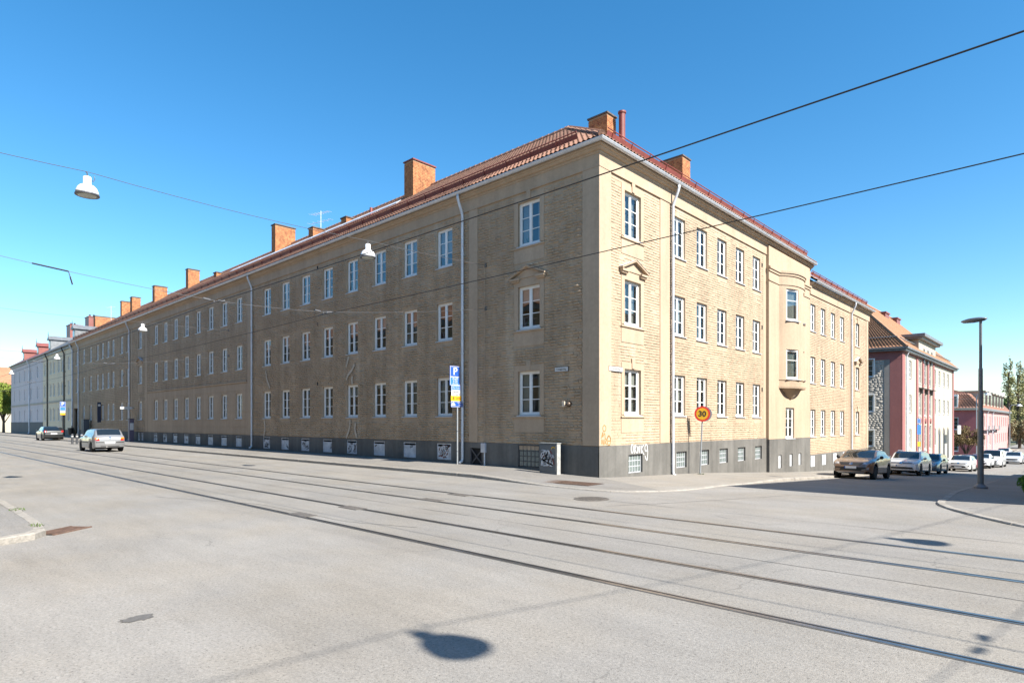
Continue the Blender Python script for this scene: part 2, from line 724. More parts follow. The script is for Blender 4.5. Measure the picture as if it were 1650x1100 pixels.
kerb(KN, kh_n, '', 1, lambda p: p.x > -45 and p.y < 40)
kerb(KE, lambda x, y: 0.035 + 0.075 * sstep(1.0, 5.0, y), '', -1, lambda p: p.x < 14 and p.y < 40)
kerb(KS, lambda x, y: 0.11, '', -1, lambda p: p.x > -16 and p.y > -20)


def strip(name, inner, outer, nz, mt):
    """surface between two paired point lists, subdivided across"""
    V, F, n = [], [], 5
    for a, b in zip(inner, outer):
        for k in range(n + 1):
            t = k / n
            V.append((a[0] + (b[0] - a[0]) * t, a[1] + (b[1] - a[1]) * t, a[2] + (b[2] - a[2]) * t))
    for i in range(len(inner) - 1):
        for k in range(n):
            a = i * (n + 1) + k
            F.append((a, a + 1, a + n + 2, a + n + 1))
    o = obj(name, np_mesh(name, V, F, mt, True), None)
    return tag(o, kind='structure')


def inset(pts, d, side):
    out = []
    for i, p in enumerate(pts):
        t = (pts[min(i + 1, len(pts) - 1)] - pts[max(i - 1, 0)]).normalized()
        out.append(p + Vector((-t.y, t.x, 0)) * side * d)
    return out


kp = smooth_path(KN)
ki = inset(kp, 0.155, 1)
inn, out = [], []
for p in ki:
    zk = gz(p.x, p.y) + kh_n(p.x, p.y) - 0.003
    if p.x < -0.05 and p.y < -1:
        w = Vector((p.x, 0.03, 0.02 + 0.18 * sstep(0.3, -5.5, p.x)))
    elif p.y < 0.05:
        w = Vector((-0.03, 0.03, 0.02))
    else:
        w = Vector((-0.03, p.y, gz(p.x, p.y) + 0.02 + 0.12 * sstep(0, 8, p.y)))
    inn.append(w)
    out.append(Vector((p.x, p.y, zk)))
ci = next(i for i, p in enumerate(out) if p.y > -2.0 and p.x > 0)
strip('pavement', inn[:ci + 1], out[:ci + 1], 0, M_pave)
strip('pavement', inn[ci:], out[ci:], 0, M_pave2)

kp = smooth_path(KE)
ki = inset(kp, 0.155, -1)
inn, out = [], []
for p in ki:
    h = gz(p.x, p.y) + 0.035 + 0.075 * sstep(1.0, 5.0, p.y) - 0.003
    w = Vector((max(p.x, 13.6), max(p.y, 1.2), 0))
    if p.y < 0:
        w = Vector((max(p.x, 13.6), 1.4, 0))
    w.z = gz(w.x, w.y) + 0.13
    inn.append(w)
    out.append(Vector((p.x, p.y, h)))
strip('pavement', inn, out, 0, M_pave)
kp = smooth_path(KS)
ki = inset(kp, 0.155, -1)
inn, out = [], []
for p in ki:
    w = Vector((min(p.x, -2.6), min(p.y, -16.9), 0.14))
    inn.append(w)
    out.append(Vector((p.x, p.y, 0.107)))
strip('pavement', inn, out, 0, M_pave)

_pv = []
for o_ in [o for o in bpy.data.objects if o.name.startswith('pavement')]:
    me_ = o_.data
    _pv.append(BVHTree.FromPolygons([v.co.copy() for v in me_.vertices], [tuple(p.vertices) for p in me_.polygons]))


def pz(x, y):
    """height of the pavement, or of the road where there is none"""
    best = gz(x, y)
    for b in _pv:
        h = b.ray_cast(Vector((x, y, 5)), Vector((0, 0, -1)))
        if h[0] is not None:
            best = max(best, h[0].z)
    return best


# ---- tram tracks: grooved rails set flush in the asphalt
def track(yc, gauge, label):
    t = thing('tram_track', label, 'tram track', T(0, yc, 0))
    for s in (-1, 1):
        y = yc + s * gauge / 2
        mb = MB()
        xs = [-320 + 10 * k for k in range(40)]
        for a, b in zip(xs, xs[1:]):
            mb.box(a, y - 0.026, -0.02, b, y + 0.026, 0.0075)                    # running head
            yy = y - s * 0.072
            mb.box(a, yy - 0.010, -0.02, b, yy + 0.010, 0.0065)                  # guard lip
        r = obj('rail', mb, M_steel, t)
        yy = y - s * 0.044
        obj('groove', MB().box(-320, yy - 0.0175, -0.02, 70, yy + 0.0175, 0.003), M_groove, r)
        tj = MB()
        tj.box(-320, y + s * 0.0265, -0.02, 70, y + s * 0.042, 0.0042)
        tj.box(-320, y - s * 0.0825, -0.02, 70, y - s * 0.095, 0.0042)
        obj('tar_joint', tj, M_tar, r)
    return t


tr_s = track(-9.965, 1.42, 'tram track of two grooved rails farther from the brown building')
tr_n = track(-6.745, 1.41, 'tram track of two grooved rails nearer the brown building')
for (px, py, t) in ((487, 829, tr_s), (568, 818, tr_s), (694, 805, tr_n), (742, 797, tr_n)):
    p = on_g(px, py)
    mb = MB().box(-0.34, -0.14, 0.0, 0.34, 0.14, 0.0092)
    for k in range(6):
        mb.box(-0.28 + k * 0.1, -0.10, 0.009, -0.22 + k * 0.1, 0.10, 0.0115)
    obj('drain_box', mb, M_iron, t, T(p.x, p.y, 0))
# longitudinal seams in the paving between the rails
for y in (-8.36, -4.6):
    mb = MB()
    rnd = random.Random(int(y * 10))
    x, pts = -120.0, []
    while x < 40:
        pts.append((x, y + rnd.uniform(-0.02, 0.02)))
        x += rnd.uniform(0.6, 1.6)
    for (a, ya), (b, yb) in zip(pts, pts[1:]):
        w = rnd.uniform(0.004, 0.010)
        mb.quad((a, ya - w, 0.0035), (b, yb - w, 0.0035), (b, yb + w, 0.0035), (a, ya + w, 0.0035))
    obj('paving_seam', mb, M_tar, tr_s if y < -8 else tr_n)

# ---- manhole covers and gratings
def manhole(px, py, r, label, mt, off=0.004):
    p = on_g(px, py)
    t = thing('manhole_cover', label, 'manhole cover', T(p.x, p.y, gz(p.x, p.y)))
    ring = MB().lathe([(r + 0.06, 0.0), (r + 0.06, off + 0.004), (r + 0.01, off + 0.006), (r + 0.01, 0.0)], 28)
    obj('rim', ring, M_iron, t, WM[t])
    lid = MB().lathe([(r, 0.0), (r, off + 0.003), (0.0, off + 0.003)], 28)
    for i in range(-4, 5):
        for j in range(-4, 5):
            x, y = i * r / 5, j * r / 5
            if math.hypot(x, y) < r * 0.88:
                lid.box(x - r * 0.06, y - r * 0.06, off, x + r * 0.06, y + r * 0.06, off + 0.008)
    obj('lid', lid, mt, t, WM[t])


manhole(953, 803.5, 0.36, 'round iron manhole cover in the road off the building corner', M_iron)
p = on_g(917, 774.5, 0.08)
gr = thing('pavement_grating', 'rusty square-mesh grating let into the pavement in front of the building corner', 'grating', T(p.x, p.y, pz(p.x, p.y) - 0.008, R(3)))
mb = MB()
for k in range(19):
    mb.box(-0.9 + k * 0.1, -0.40, -0.02, -0.88 + k * 0.1, 0.40, 0.022)
for k in range(9):
    mb.box(-0.9, -0.40 + k * 0.0985, -0.02, 0.92, -0.388 + k * 0.0985, 0.021)
obj('bars', mb, M_rust, gr, WM[gr])
obj('pit', MB().box(-0.93, -0.43, -0.03, 0.95, 0.43, 0.014), M_groove, gr, WM[gr])
p = on_g(101, 855)
dr = thing('street_drain', 'rusty oblong drain grating in the road off the end of the granite kerb', 'drain', T(p.x, p.y, 0, R(-52)))
mb = MB()
for k in range(14):
    mb.box(-0.36 + k * 0.052, -0.17, 0, -0.335 + k * 0.052, 0.17, 0.018)
mb.box(-0.39, -0.2, 0, 0.39, -0.17, 0.019).box(-0.39, 0.17, 0, 0.39, 0.2, 0.019)
obj('bars', mb, M_rust, dr, WM[dr])
obj('pit', MB().box(-0.385, -0.19, 0, 0.385, 0.19, 0.007), M_groove, dr, WM[dr])
# tufts growing at the kerb
M_weed = mat('weed', (0.07, 0.11, 0.025), 0.8, var=0.3, vscale=20)


def tuft(p, n, r, h, label):
    mb = MB()
    rnd = random.Random(int(p[0] * 100))
    for _ in range(n):
        a, d = rnd.uniform(0, 6.28), r * rnd.random() ** 0.5
        x, y = d * math.cos(a), d * math.sin(a) * 0.5
        b, hh, w = rnd.uniform(0, 6.28), h * rnd.uniform(0.4, 1), 0.012
        dx, dy = math.cos(b), math.sin(b)
        mb.add([(x - dy * w, y + dx * w, 0), (x + dy * w, y - dx * w, 0), (x + dx * hh * 0.7, y + dy * hh * 0.7, hh)], [(0, 1, 2)])
    o = obj('weed_tuft', mb, M_weed, None, T(*p))
    return tag(o, label, 'weeds', kind='stuff')


p = on_g(27, 822, 0.1)
tuft((p.x, p.y, 0.10), 60, 0.26, 0.05, 'green weeds in the kerb joint farther from the rusty drain')
p = on_g(58, 847, 0.1)
tuft((p.x, p.y, 0.10), 50, 0.20, 0.045, 'green weeds at the kerb bend next to the rusty drain')

# tar-sealed seams and a few cracks in the road
def road_seam(P, w, seed):
    rnd = random.Random(seed)
    pts = [on_g(*p) for p in P]
    Q = []
    for a, b in zip(pts, pts[1:]):
        n_ = max(2, int((b - a).length / 0.35))
        for k in range(n_):
            q = a + (b - a) * (k / n_)
            Q.append(Vector((q.x + rnd.uniform(-0.025, 0.025), q.y + rnd.uniform(-0.025, 0.025), 0)))
    mb_ = MB()
    for a, b in zip(Q, Q[1:]):
        d = (b - a).normalized()
        nn = Vector((-d.y, d.x, 0)) * w * rnd.uniform(0.5, 1.3) / 2
        z = 0.0038
        mb_.quad(*[(v.x, v.y, gz(v.x, v.y) + z) for v in (a + nn, b + nn, b - nn, a - nn)])
    obj('tar_seam', mb_, M_seam, road_main)


M_seam = mat('weathered_seam', (0.165, 0.156, 0.143), 0.9, var=0.25, vscale=3)
road_main = bpy.data.objects['road']
for i_, (P_, w_) in enumerate((([(975, 815), (1100, 809), (1290, 797)], 0.03), ([(250, 800), (420, 812), (560, 840), (700, 852)], 0.02), ([(1150, 830), (1230, 845), (1300, 842)], 0.014),
                               ([(560, 792), (700, 790), (880, 812)], 0.018))):
    road_seam(P_, w_, i_)


# ------------------------------------------------------------------ the long brown corner building
def plaster(name, c, streak=0.10, patch=0.12, bump=0.25, bs=45, pale=None):
    """rough painted render with rain streaks and repaired patches"""
    m = bpy.data.materials.new(name)
    m.use_nodes = True
    n, l = m.node_tree.nodes, m.node_tree.links
    b = n['Principled BSDF']
    b.inputs['Roughness'].default_value = 0.92
    _inp(b, 'Specular IOR Level', 0.2)
    g = n.new('ShaderNodeNewGeometry')

    def noise(sc, st, det, ro=0.6):
        mp = n.new('ShaderNodeMapping')
        mp.inputs['Scale'].default_value = st
        l.new(g.outputs['Position'], mp.inputs['Vector'])
        t = n.new('ShaderNodeTexNoise')
        t.inputs['Scale'].default_value = sc
        t.inputs['Detail'].default_value = det
        t.inputs['Roughness'].default_value = ro
        l.new(mp.outputs['Vector'], t.inputs['Vector'])
        return t.outputs['Fac']

    def rg(src, a, b_, c_, d):
        r = n.new('ShaderNodeMapRange')
        for i, v in enumerate((a, b_, c_, d)):
            r.inputs[i + 1].default_value = v
        l.new(src, r.inputs[0])
        return r.outputs[0]

    def mul(a, b_):
        x = n.new('ShaderNodeMath')
        x.operation = 'MULTIPLY'
        l.new(a, x.inputs[0])
        l.new(b_, x.inputs[1])
        return x.outputs[0]
    f = mul(rg(noise(0.5, (1, 1, 1), 7), 0.3, 0.7, 1 - patch, 1 + patch), rg(noise(1.0, (2.4, 2.4, 0.16), 6), 0.3, 0.72, 1 - streak, 1 + streak))
    f = mul(f, rg(noise(9, (1, 1, 1), 5), 0.3, 0.7, 0.93, 1.06))
    mx = n.new('ShaderNodeMix')
    mx.data_type = 'RGBA'
    mx.blend_type = 'MULTIPLY'
    mx.inputs[0].default_value = 1.0
    l.new(f, mx.inputs[7])
    if pale:
        m2 = n.new('ShaderNodeMix')
        m2.data_type = 'RGBA'
        m2.inputs[6].default_value = tuple(c) + (1,)
        m2.inputs[7].default_value = tuple(pale) + (1,)
        l.new(rg(noise(0.42, (1.6, 1.6, 0.30), 5, 0.55), 0.62, 0.72, 0, 0.75), m2.inputs[0])
        l.new(m2.outputs[2], mx.inputs[6])
    else:
        mx.inputs[6].default_value = tuple(c) + (1,)
    l.new(mx.outputs[2], b.inputs['Base Color'])
    bp = n.new('ShaderNodeBump')
    bp.inputs['Strength'].default_value = bump
    bp.inputs['Distance'].default_value = 0.02
    l.new(noise(bs, (1, 1, 1), 5, 0.65), bp.inputs['Height'])
    l.new(bp.outputs['Normal'], b.inputs['Normal'])
    MATS[name] = m
    return m


WALLC = (0.405, 0.309, 0.217)
M_wall = plaster('yellow_brown_render', WALLC, 0.13, 0.14, 0.35, 38, pale=(0.49, 0.41, 0.315))
M_trim = plaster('smooth_yellow_brown_render', (0.415, 0.316, 0.225), 0.09, 0.08, 0.12, 90)
M_plinth = plaster('grey_plinth_render', (0.136, 0.131, 0.121), 0.20, 0.24, 0.3, 50)
M_white = mat('white_window_paint', (0.78, 0.78, 0.76), 0.45, var=0.05, vscale=3)
M_sill = mat('sill_sheet_metal', (0.55, 0.57, 0.60), 0.45, metal=0.2, var=0.1, vscale=5)
M_zinc = mat('pale_zinc', (0.60, 0.62, 0.66), 0.45, metal=0.25, var=0.12, vscale=2.5, dirt=0.15)
M_glass = glass_mat('window_glass', (0.74, 0.79, 0.78), 2.3, wob=0.035)
M_room = mat('room_plaster', (0.22, 0.21, 0.19), 0.9)
M_net = bpy.data.materials.new('sheer_net')
M_net.use_nodes = True
_n, _l = M_net.node_tree.nodes, M_net.node_tree.links
_n['Principled BSDF'].inputs['Base Color'].default_value = (0.26, 0.27, 0.24, 1)
_n['Principled BSDF'].inputs['Roughness'].default_value = 0.9
_tr, _mx = _n.new('ShaderNodeBsdfTransparent'), _n.new('ShaderNodeMixShader')
_mx.inputs[0].default_value = 0.6
_l.new(_tr.outputs[0], _mx.inputs[1])
_l.new(_n['Principled BSDF'].outputs[0], _mx.inputs[2])
_l.new(_mx.outputs[0], _n['Material Output'].inputs['Surface'])
M_plant = mat('pot_plant_leaf', (0.07, 0.12, 0.03), 0.7, var=0.3, vscale=20)
M_curt = mat('curtain_cloth', (0.36, 0.35, 0.32), 0.9, var=0.1, vscale=8)
M_tile = mat('clay_roof_tile', (0.21, 0.105, 0.07), 0.75, c2=(0.30, 0.165, 0.11), vscale=5.0, bump=0.2, bscale=30, dirt=0.45, dscale=1.3)
M_red = mat('red_sheet_metal', (0.20, 0.048, 0.036), 0.5, var=0.2, vscale=2.0, dirt=0.2)
M_cbrick = mat('chimney_brick', (0.27, 0.090, 0.040), 0.85, c2=(0.52, 0.245, 0.10), vscale=5.5, bump=0.35, bscale=40, dirt=0.35, dscale=2.0)
M_cmort = mat('chimney_mortar', (0.36, 0.27, 0.19), 0.95, var=0.2)
M_cap = mat('chimney_cap', (0.10, 0.08, 0.072), 0.8, var=0.3, vscale=5)
M_hatch = mat('grey_hatch_board', (0.55, 0.57, 0.60), 0.6, var=0.15, vscale=3, dirt=0.35, dscale=2.5)
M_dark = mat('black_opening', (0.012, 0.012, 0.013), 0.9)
M_darkp = mat('dark_grey_paint', (0.055, 0.058, 0.065), 0.5, var=0.2, vscale=4)
M_gblk = mat('glass_block', (0.15, 0.18, 0.17), 0.15, var=0.2, vscale=9, spec=0.7)

FL = Matrix.Identity(4)
FR = Matrix.Rotation(R(90), 4, 'Z')
SILL = (2.08, 5.19, 8.22)
HEAD = (3.66, 6.74, 9.80)

bld = thing('apartment_building', 'long three-storey brown and cream brick corner building with dark plinth and tiled roof', 'building', T(0, 0, 0))


def wall_grid(u0, u1, z0, z1, ops, rec, y=0.0, mb=None):
    mb = mb or MB()
    us = sorted({u0, u1} | {max(u0, min(u1, v)) for o in ops for v in (o[0], o[1])})
    zs = sorted({z0, z1} | {max(z0, min(z1, v)) for o in ops for v in (o[2], o[3])})
    for a, b in zip(us, us[1:]):
        for c, d in zip(zs, zs[1:]):
            mu, mz = (a + b) / 2, (c + d) / 2
            if any(o[0] < mu < o[1] and o[2] < mz < o[3] for o in ops):
                continue
            mb.quad((a, y, c), (b, y, c), (b, y, d), (a, y, d))
    for (a, b, c, d) in ops:
        r = y + rec
        mb.quad((a, y, c), (a, y, d), (a, r, d), (a, r, c))
        mb.quad((b, y, c), (b, r, c), (b, r, d), (b, y, d))
        mb.quad((a, y, d), (b, y, d), (b, r, d), (a, r, d))
        mb.quad((a, y, c), (a, r, c), (b, r, c), (b, y, c))
    return mb


WCACHE = {}


def window_meshes(w, h, style='2x3', fr=0.075):
    key = (round(w, 3), round(h, 3), style)
    if key in WCACHE:
        return WCACHE[key]
    nx, nz = (int(v) for v in style.split('x'))
    y0, y1 = 0.085, 0.155
    mb = MB()
    hw = w / 2
    mb.box(-hw, y0, 0, -hw + fr, y1, h).box(hw - fr, y0, 0, hw, y1, h)
    mb.box(-hw + fr, y0 + 0.002, h - fr, hw - fr, y1, h).box(-hw + fr, y0 + 0.002, 0, hw - fr, y1, fr)
    panes = []
    if nx == 2:
        mul = 0.085
        mb.box(-mul / 2, y0 + 0.004, fr, mul / 2, y1, h - fr)
        cols = [(-hw + fr, -mul / 2), (mul / 2, hw - fr)]
    else:
        cols = [(-hw + fr, hw - fr)]
    st, bar = 0.026, 0.026
    for (a, b) in cols:
        mb.box(a, y0 + 0.018, fr, a + st, y1 - 0.012, h - fr).box(b - st, y0 + 0.018, fr, b, y1 - 0.012, h - fr)
        mb.box(a + st, y0 + 0.020, fr, b - st, y1 - 0.012, fr + st * 1.4).box(a + st, y0 + 0.020, h - fr - st, b - st, y1 - 0.012, h - fr)
        za, zb = fr + st * 1.4, h - fr - st
        cuts = [za + (zb - za) * k / nz for k in range(nz + 1)]
        if style == '1x2':
            cuts = [za, za + (zb - za) * 0.66, zb]
        for c, d in zip(cuts, cuts[1:]):
            if c > za:
                mb.box(a + st, y0 + 0.022, c - bar / 2, b - st, y1 - 0.015, c + bar / 2)
            panes.append((a + st - 0.002, b - st + 0.002, c, d))
    fm = mb.mesh('window_frame', M_white)
    gl = MB()
    pm = []
    for (a, b, c, d) in panes:
        gl.quad((a, 0.125, c), (b, 0.125, c), (b, 0.125, d), (a, 0.125, d))
        q = MB().quad((a, 0.125, c), (b, 0.125, c), (b, 0.125, d), (a, 0.125, d))
        pm.append(q.mesh('pane', M_glass))
    sl = MB()
    ov = 0.05
    sl.add([(-hw - ov, -0.055, -0.045), (hw + ov, -0.055, -0.045), (hw + ov, -0.055, -0.02), (-hw - ov, -0.055, -0.02),
            (-hw - ov, 0.10, -0.045), (hw + ov, 0.10, -0.045), (hw + ov, 0.10, 0.012), (-hw - ov, 0.10, 0.012)],
           [(0, 1, 2, 3), (3, 2, 6, 7), (0, 4, 5, 1), (0, 3, 7, 4), (1, 5, 6, 2)])
    sm = sl.mesh('sill', M_sill)
    cu = MB()
    for s in (-1, 1):
        k = 9
        pts = []
        for i in range(k + 1):
            x = s * (hw - 0.05 - (w * 0.24) * i / k)
            pts.append((x, 0.24 + 0.025 * (i % 2)))
        for (xa, ya), (xb, yb) in zip(pts, pts[1:]):
            cu.quad((xa, ya, 0.02), (xb, yb, 0.02), (xb, yb, h), (xa, ya, h))
    cm = cu.mesh('curtain', M_curt)
    nt = MB()
    k = 14
    for i in range(k):
        xa, xb = -hw + 0.04 + (w - 0.08) * i / k, -hw + 0.04 + (w - 0.08) * (i + 1) / k
        nt.quad((xa, 0.225 + 0.02 * (i % 2), 0.02), (xb, 0.225 + 0.02 * ((i + 1) % 2), 0.02), (xb, 0.225 + 0.02 * ((i + 1) % 2), h), (xa, 0.225 + 0.02 * (i % 2), h))
    ntm = nt.mesh('net_curtain', M_net)
    bm_ = []
    for q in (0.35, 0.62, 0.84):
        bl = MB().box(-hw + 0.05, 0.20, h * q, hw - 0.05, 0.212, h)
        bm_.append(bl.mesh('blind', M_curt))
    pt = MB()
    pg = random.Random(int(w * 100))
    pt.lathe([(0.05, 0.02), (0.075, 0.15), (0.08, 0.16)], 8, (-hw * 0.45, 0.26, 0))
    for _ in range(26):
        a, e = pg.uniform(0, 6.28), pg.uniform(0.1, 0.30)
        c = Vector((-hw * 0.45, 0.26, 0.14))
        d = Vector((math.cos(a) * 0.6, math.sin(a) * 0.4, pg.uniform(0.5, 1.2))) * e
        sd = Vector((-math.sin(a), math.cos(a), 0)) * 0.03
        pt.add([c + d * 0.3, c + d * 0.7 + sd, c + d, c + d * 0.7 - sd], [(0, 1, 2, 3)])
    WCACHE[key] = (fm, gl.mesh('glazing', M_glass), pm, sm, cm, bm_, pt.mesh('pot_plant', M_plant), ntm)
    return WCACHE[key]


N_PANES = [0]
wr = random.Random(11)


def window(parent, M, w, h, style='2x3', near=False, sill=True, curtain=None, name='window', net=None):
    fm, gm, pm, sm, cm, blm, ptm, ntm = window_meshes(w, h, style)
    o = obj(name, fm, None, parent, M)
    if near and N_PANES[0] + len(pm) <= 300:
        for q in pm:
            # every sash hangs a little differently, so every pane mirrors a little differently
            a = Matrix.Translation((0, 0.125, h / 2)) @ Matrix.Rotation(wr.gauss(0, 0.006), 4, 'Z') @ Matrix.Rotation(wr.gauss(0, 0.004), 4, 'X') @ Matrix.Translation((0, -0.125, -h / 2))
            obj('pane', q, None, o, M @ a)
        N_PANES[0] += len(pm)
    else:
        obj('glazing', gm, None, o, M)
    if sill:
        obj('sill', sm, None, o, M)
    r = wr.random() if curtain is None else curtain
    if r < 0.45:
        obj('curtain', cm, None, o, M)
    elif r < 0.75:
        obj('blind', blm[wr.randrange(3)], None, o, M)
    if net or (net is None and wr.random() < 0.22):
        obj('net_curtain', ntm, None, o, M)
    if near and wr.random() < 0.3:
        obj('pot_plant', ptm, None, o, M)
    return o


# ---------------- window positions
LW = [(-3.05, 1.04)] + [(-7.71 - 2.306 * k, 0.98) for k in range(8)] + [(-27.78 - 2.307 * k, 0.95) for k in range(8)] + [(-48.02, 0.98)]
LW += [(x, 0.92) for x in (-51.6, -53.6, -56.45, -58.2, -60.2, -62.1, -64.85, -67.8, -70.9)]
RW = [(2.02, 1.05)] + [(5.42 + 1.925 * k, 0.95) for k in range(5)]
WW = [(21.55, 0.92), (23.45, 0.92), (25.45, 0.92), (27.45, 0.92), (31.1, 0.92)]
WDZ = -1.08
GATE = (-72.3, -69.9, 0.1, 3.45)

lops, rops, wops = [], [], []
for (x, w) in LW:
    for k in range(3):
        if k == 0 and x < -70:
            continue
        lops.append((x - w / 2, x + w / 2, SILL[k], HEAD[k]))
for (y, w) in RW:
    for k in range(3):
        rops.append((y - w / 2, y + w / 2, SILL[k], HEAD[k]))
for (y, w) in WW:
    for k in range(3):
        wops.append((y - w / 2, y + w / 2, SILL[k] + WDZ, HEAD[k] + WDZ))
PZ = 1.03
LEND = -72.9
M_rec = 0.16
# left (shaded) wall, right (sunlit) wall
lgate = GATE
obj('facade_wall', wall_grid(LEND, 0.0, PZ - 0.2, 10.9, lops + [(lgate[0], lgate[1], PZ - 0.2, lgate[3])], M_rec), M_wall, bld, FL)
obj('facade_wall', wall_grid(0.0, 14.32, PZ - 0.2, 10.9, rops, M_rec), M_wall, bld, FR)
obj('facade_wall', wall_grid(20.5, 33.95, -0.4, 10.0, wops, M_rec), M_wall, bld, FR)
# rear and end walls, interior
mb = MB()
mb.quad((LEND, 11, -1), (-11, 11, -1), (-11, 11, 10.9), (LEND, 11, 10.9))
mb.quad((-11, 11, -2.5), (-11, 33.95, -2.5), (-11, 33.95, 10.9), (-11, 11, 10.9))
mb.add([(LEND, 0, -1), (LEND, 11, -1), (LEND, 11, 10.9), (LEND, 5.5, 15.0), (LEND, 0, 10.9)], [(0, 1, 2, 3, 4)])
mb.add([(0, 20.5, 8), (-11, 20.5, 8), (-11, 20.5, 10.9), (-5.5, 20.5, 15.0), (0, 20.5, 10.9)], [(0, 1, 2, 3, 4)])
mb.add([(0, 33.95, -2.5), (-11, 33.95, -2.5), (-11, 33.95, 10.0), (-5.5, 33.95, 14.1), (0, 33.95, 10.0)], [(0, 1, 2, 3, 4)])
obj('gable_wall', mb, M_wall, bld)
mb = MB()
for z in (1.05, 4.25, 7.35, 10.4):
    mb.box(LEND + 0.3, 0.35, z - 0.12, -0.35, 5.0, z + 0.12)
    mb.box(-5.0, 5.0, z - 0.12, -0.35, 20.2, z + 0.12)
mb.quad((LEND + 0.3, 5.0, 0), (-5, 5.0, 0), (-5, 5.0, 10.4), (LEND + 0.3, 5.0, 10.4))
mb.quad((-5.0, 5.0, -1), (-5.0, 33, -1), (-5.0, 33, 10.4), (-5.0, 5.0, 10.4))
for z in (-0.1, 3.1, 6.2, 9.4):
    mb.box(-5, 20.8, z - 0.12, -0.35, 33.6, z + 0.12)
x = -5.4
while x > LEND:
    mb.box(x - 0.06, 0.35, 1.1, x + 0.06, 5.0, 10.4)
    x -= 4.612
for y in (4.2, 8.35, 12.2, 14.4, 20.5, 24.45, 29.3, 33.6):
    mb.box(-5.0, y - 0.06, -1, -0.35, y + 0.06, 10.4)
obj('interior', mb, M_room, bld)

# ---------------- windows
for (x, w) in LW:
    for k in range(3):
        if k == 0 and x < -70:
            continue
        window(bld, T(x, 0, SILL[k]), w, HEAD[k] - SILL[k], near=(x > -22))
for (y, w) in RW:
    for k in range(3):
        window(bld, FR @ T(y, 0, SILL[k]), w, HEAD[k] - SILL[k], near=True, net=wr.random() < 0.65)
for (y, w) in WW:
    for k in range(3):
        window(bld, FR @ T(y, 0, SILL[k] + WDZ), w, HEAD[k] - SILL[k], near=False, net=wr.random() < 0.6)

# ---------------- plinth
mb = MB()
pl = [(-3.55, -2.55, 0.20, 1.0)]
pl += [(-6.14, -5.43, 0.16, 0.82)]
hatches = []
for (x, w) in LW[1:18]:
    if x > -47:
        hatches.append((x - 0.45, x + 0.45, 0.28, 0.96))
hatches += [(-48.6, -48.0, 0.28, 0.96), (-47.6, -47.1, 0.28, 0.96)]
wall_grid(LEND, 0.0, -0.4, PZ, pl + hatches + [(lgate[0], lgate[1], -0.4, PZ)], 0.10, y=-0.03, mb=mb)
mb.quad((LEND, -0.03, PZ), (0.03, -0.03, PZ), (0.03, 0.01, PZ + 0.012), (LEND, 0.01, PZ + 0.012))
obj('plinth', mb, M_plinth, bld, FL)
mb = MB()
pr = [(2.18 - 0.46, 2.18 + 0.46, 0.05, 0.70)] + [(y - 0.42, y + 0.42, 0.05, 0.68) for y in (5.54, 7.52, 9.38, 11.3, 13.29)]
wall_grid(-0.03, 14.30, -1.2, PZ, pr, 0.14, y=-0.03, mb=mb)
mb.quad((-0.03, -0.03, PZ), (14.3, -0.03, PZ), (14.3, 0.01, PZ + 0.012), (-0.03, 0.01, PZ + 0.012))
obj('plinth', mb, M_plinth, bld, FR)
mb = MB()
pb = [(15.74 - 0.22, 15.74 + 0.22, -0.52, 0.15), (17.37 - 0.22, 17.37 + 0.22, -0.50, 0.15), (18.75 - 0.22, 18.75 + 0.22, -0.50, 0.14)]
wall_grid(14.30, 20.5, -1.6, 0.97, pb, 0.12, y=-0.18, mb=mb)
mb.quad((14.30, -0.18, 0.97), (20.5, -0.18, 0.97), (20.5, 0.0, 0.98), (14.30, 0.0, 0.98))
mb.quad((14.30, -0.18, -1.6), (14.30, 0, -1.6), (14.30, 0, 0.97), (14.30, -0.18, 0.97))
mb.quad((20.5, -0.18, -1.6), (20.5, 0, -1.6), (20.5, 0, 0.97), (20.5, -0.18, 0.97))
obj('plinth', mb, M_plinth, bld, FR)
mb = MB()
pw = [(y - 0.36, y + 0.36, -0.74, -0.12) for y in (21.35, 23.45, 25.7, 27.8)]
wall_grid(20.5, 33.95, -2.6, -0.05, pw, 0.12, y=-0.03, mb=mb)
mb.quad((20.5, -0.03, -0.05), (33.95, -0.03, -0.05), (33.95, 0.01, -0.04), (20.5, 0.01, -0.04))
obj('plinth', mb, M_plinth, bld, FR)
for (a, b, c, d) in pb + pw:
    obj('cellar_board', MB().box(a, -0.05 if a > 20.5 else -0.13, c, b, 0.0, d), M_sill, bld, FR)
for (a, b, c, d) in hatches:
    hb = MB().box(a + 0.01, 0.0, c + 0.01, b - 0.01, 0.06, d - 0.01)
    hb.box(a + 0.01, -0.012, c + 0.01, a + 0.05, 0.0, d - 0.01).box(b - 0.05, -0.012, c + 0.01, b - 0.01, 0.0, d - 0.01)
    hb.box(a + 0.05, -0.011, d - 0.05, b - 0.05, 0.0, d - 0.01).box(a + 0.05, -0.011, c + 0.01, b - 0.05, 0.0, c + 0.05)
    obj('cellar_hatch', hb, M_hatch, bld, FL)


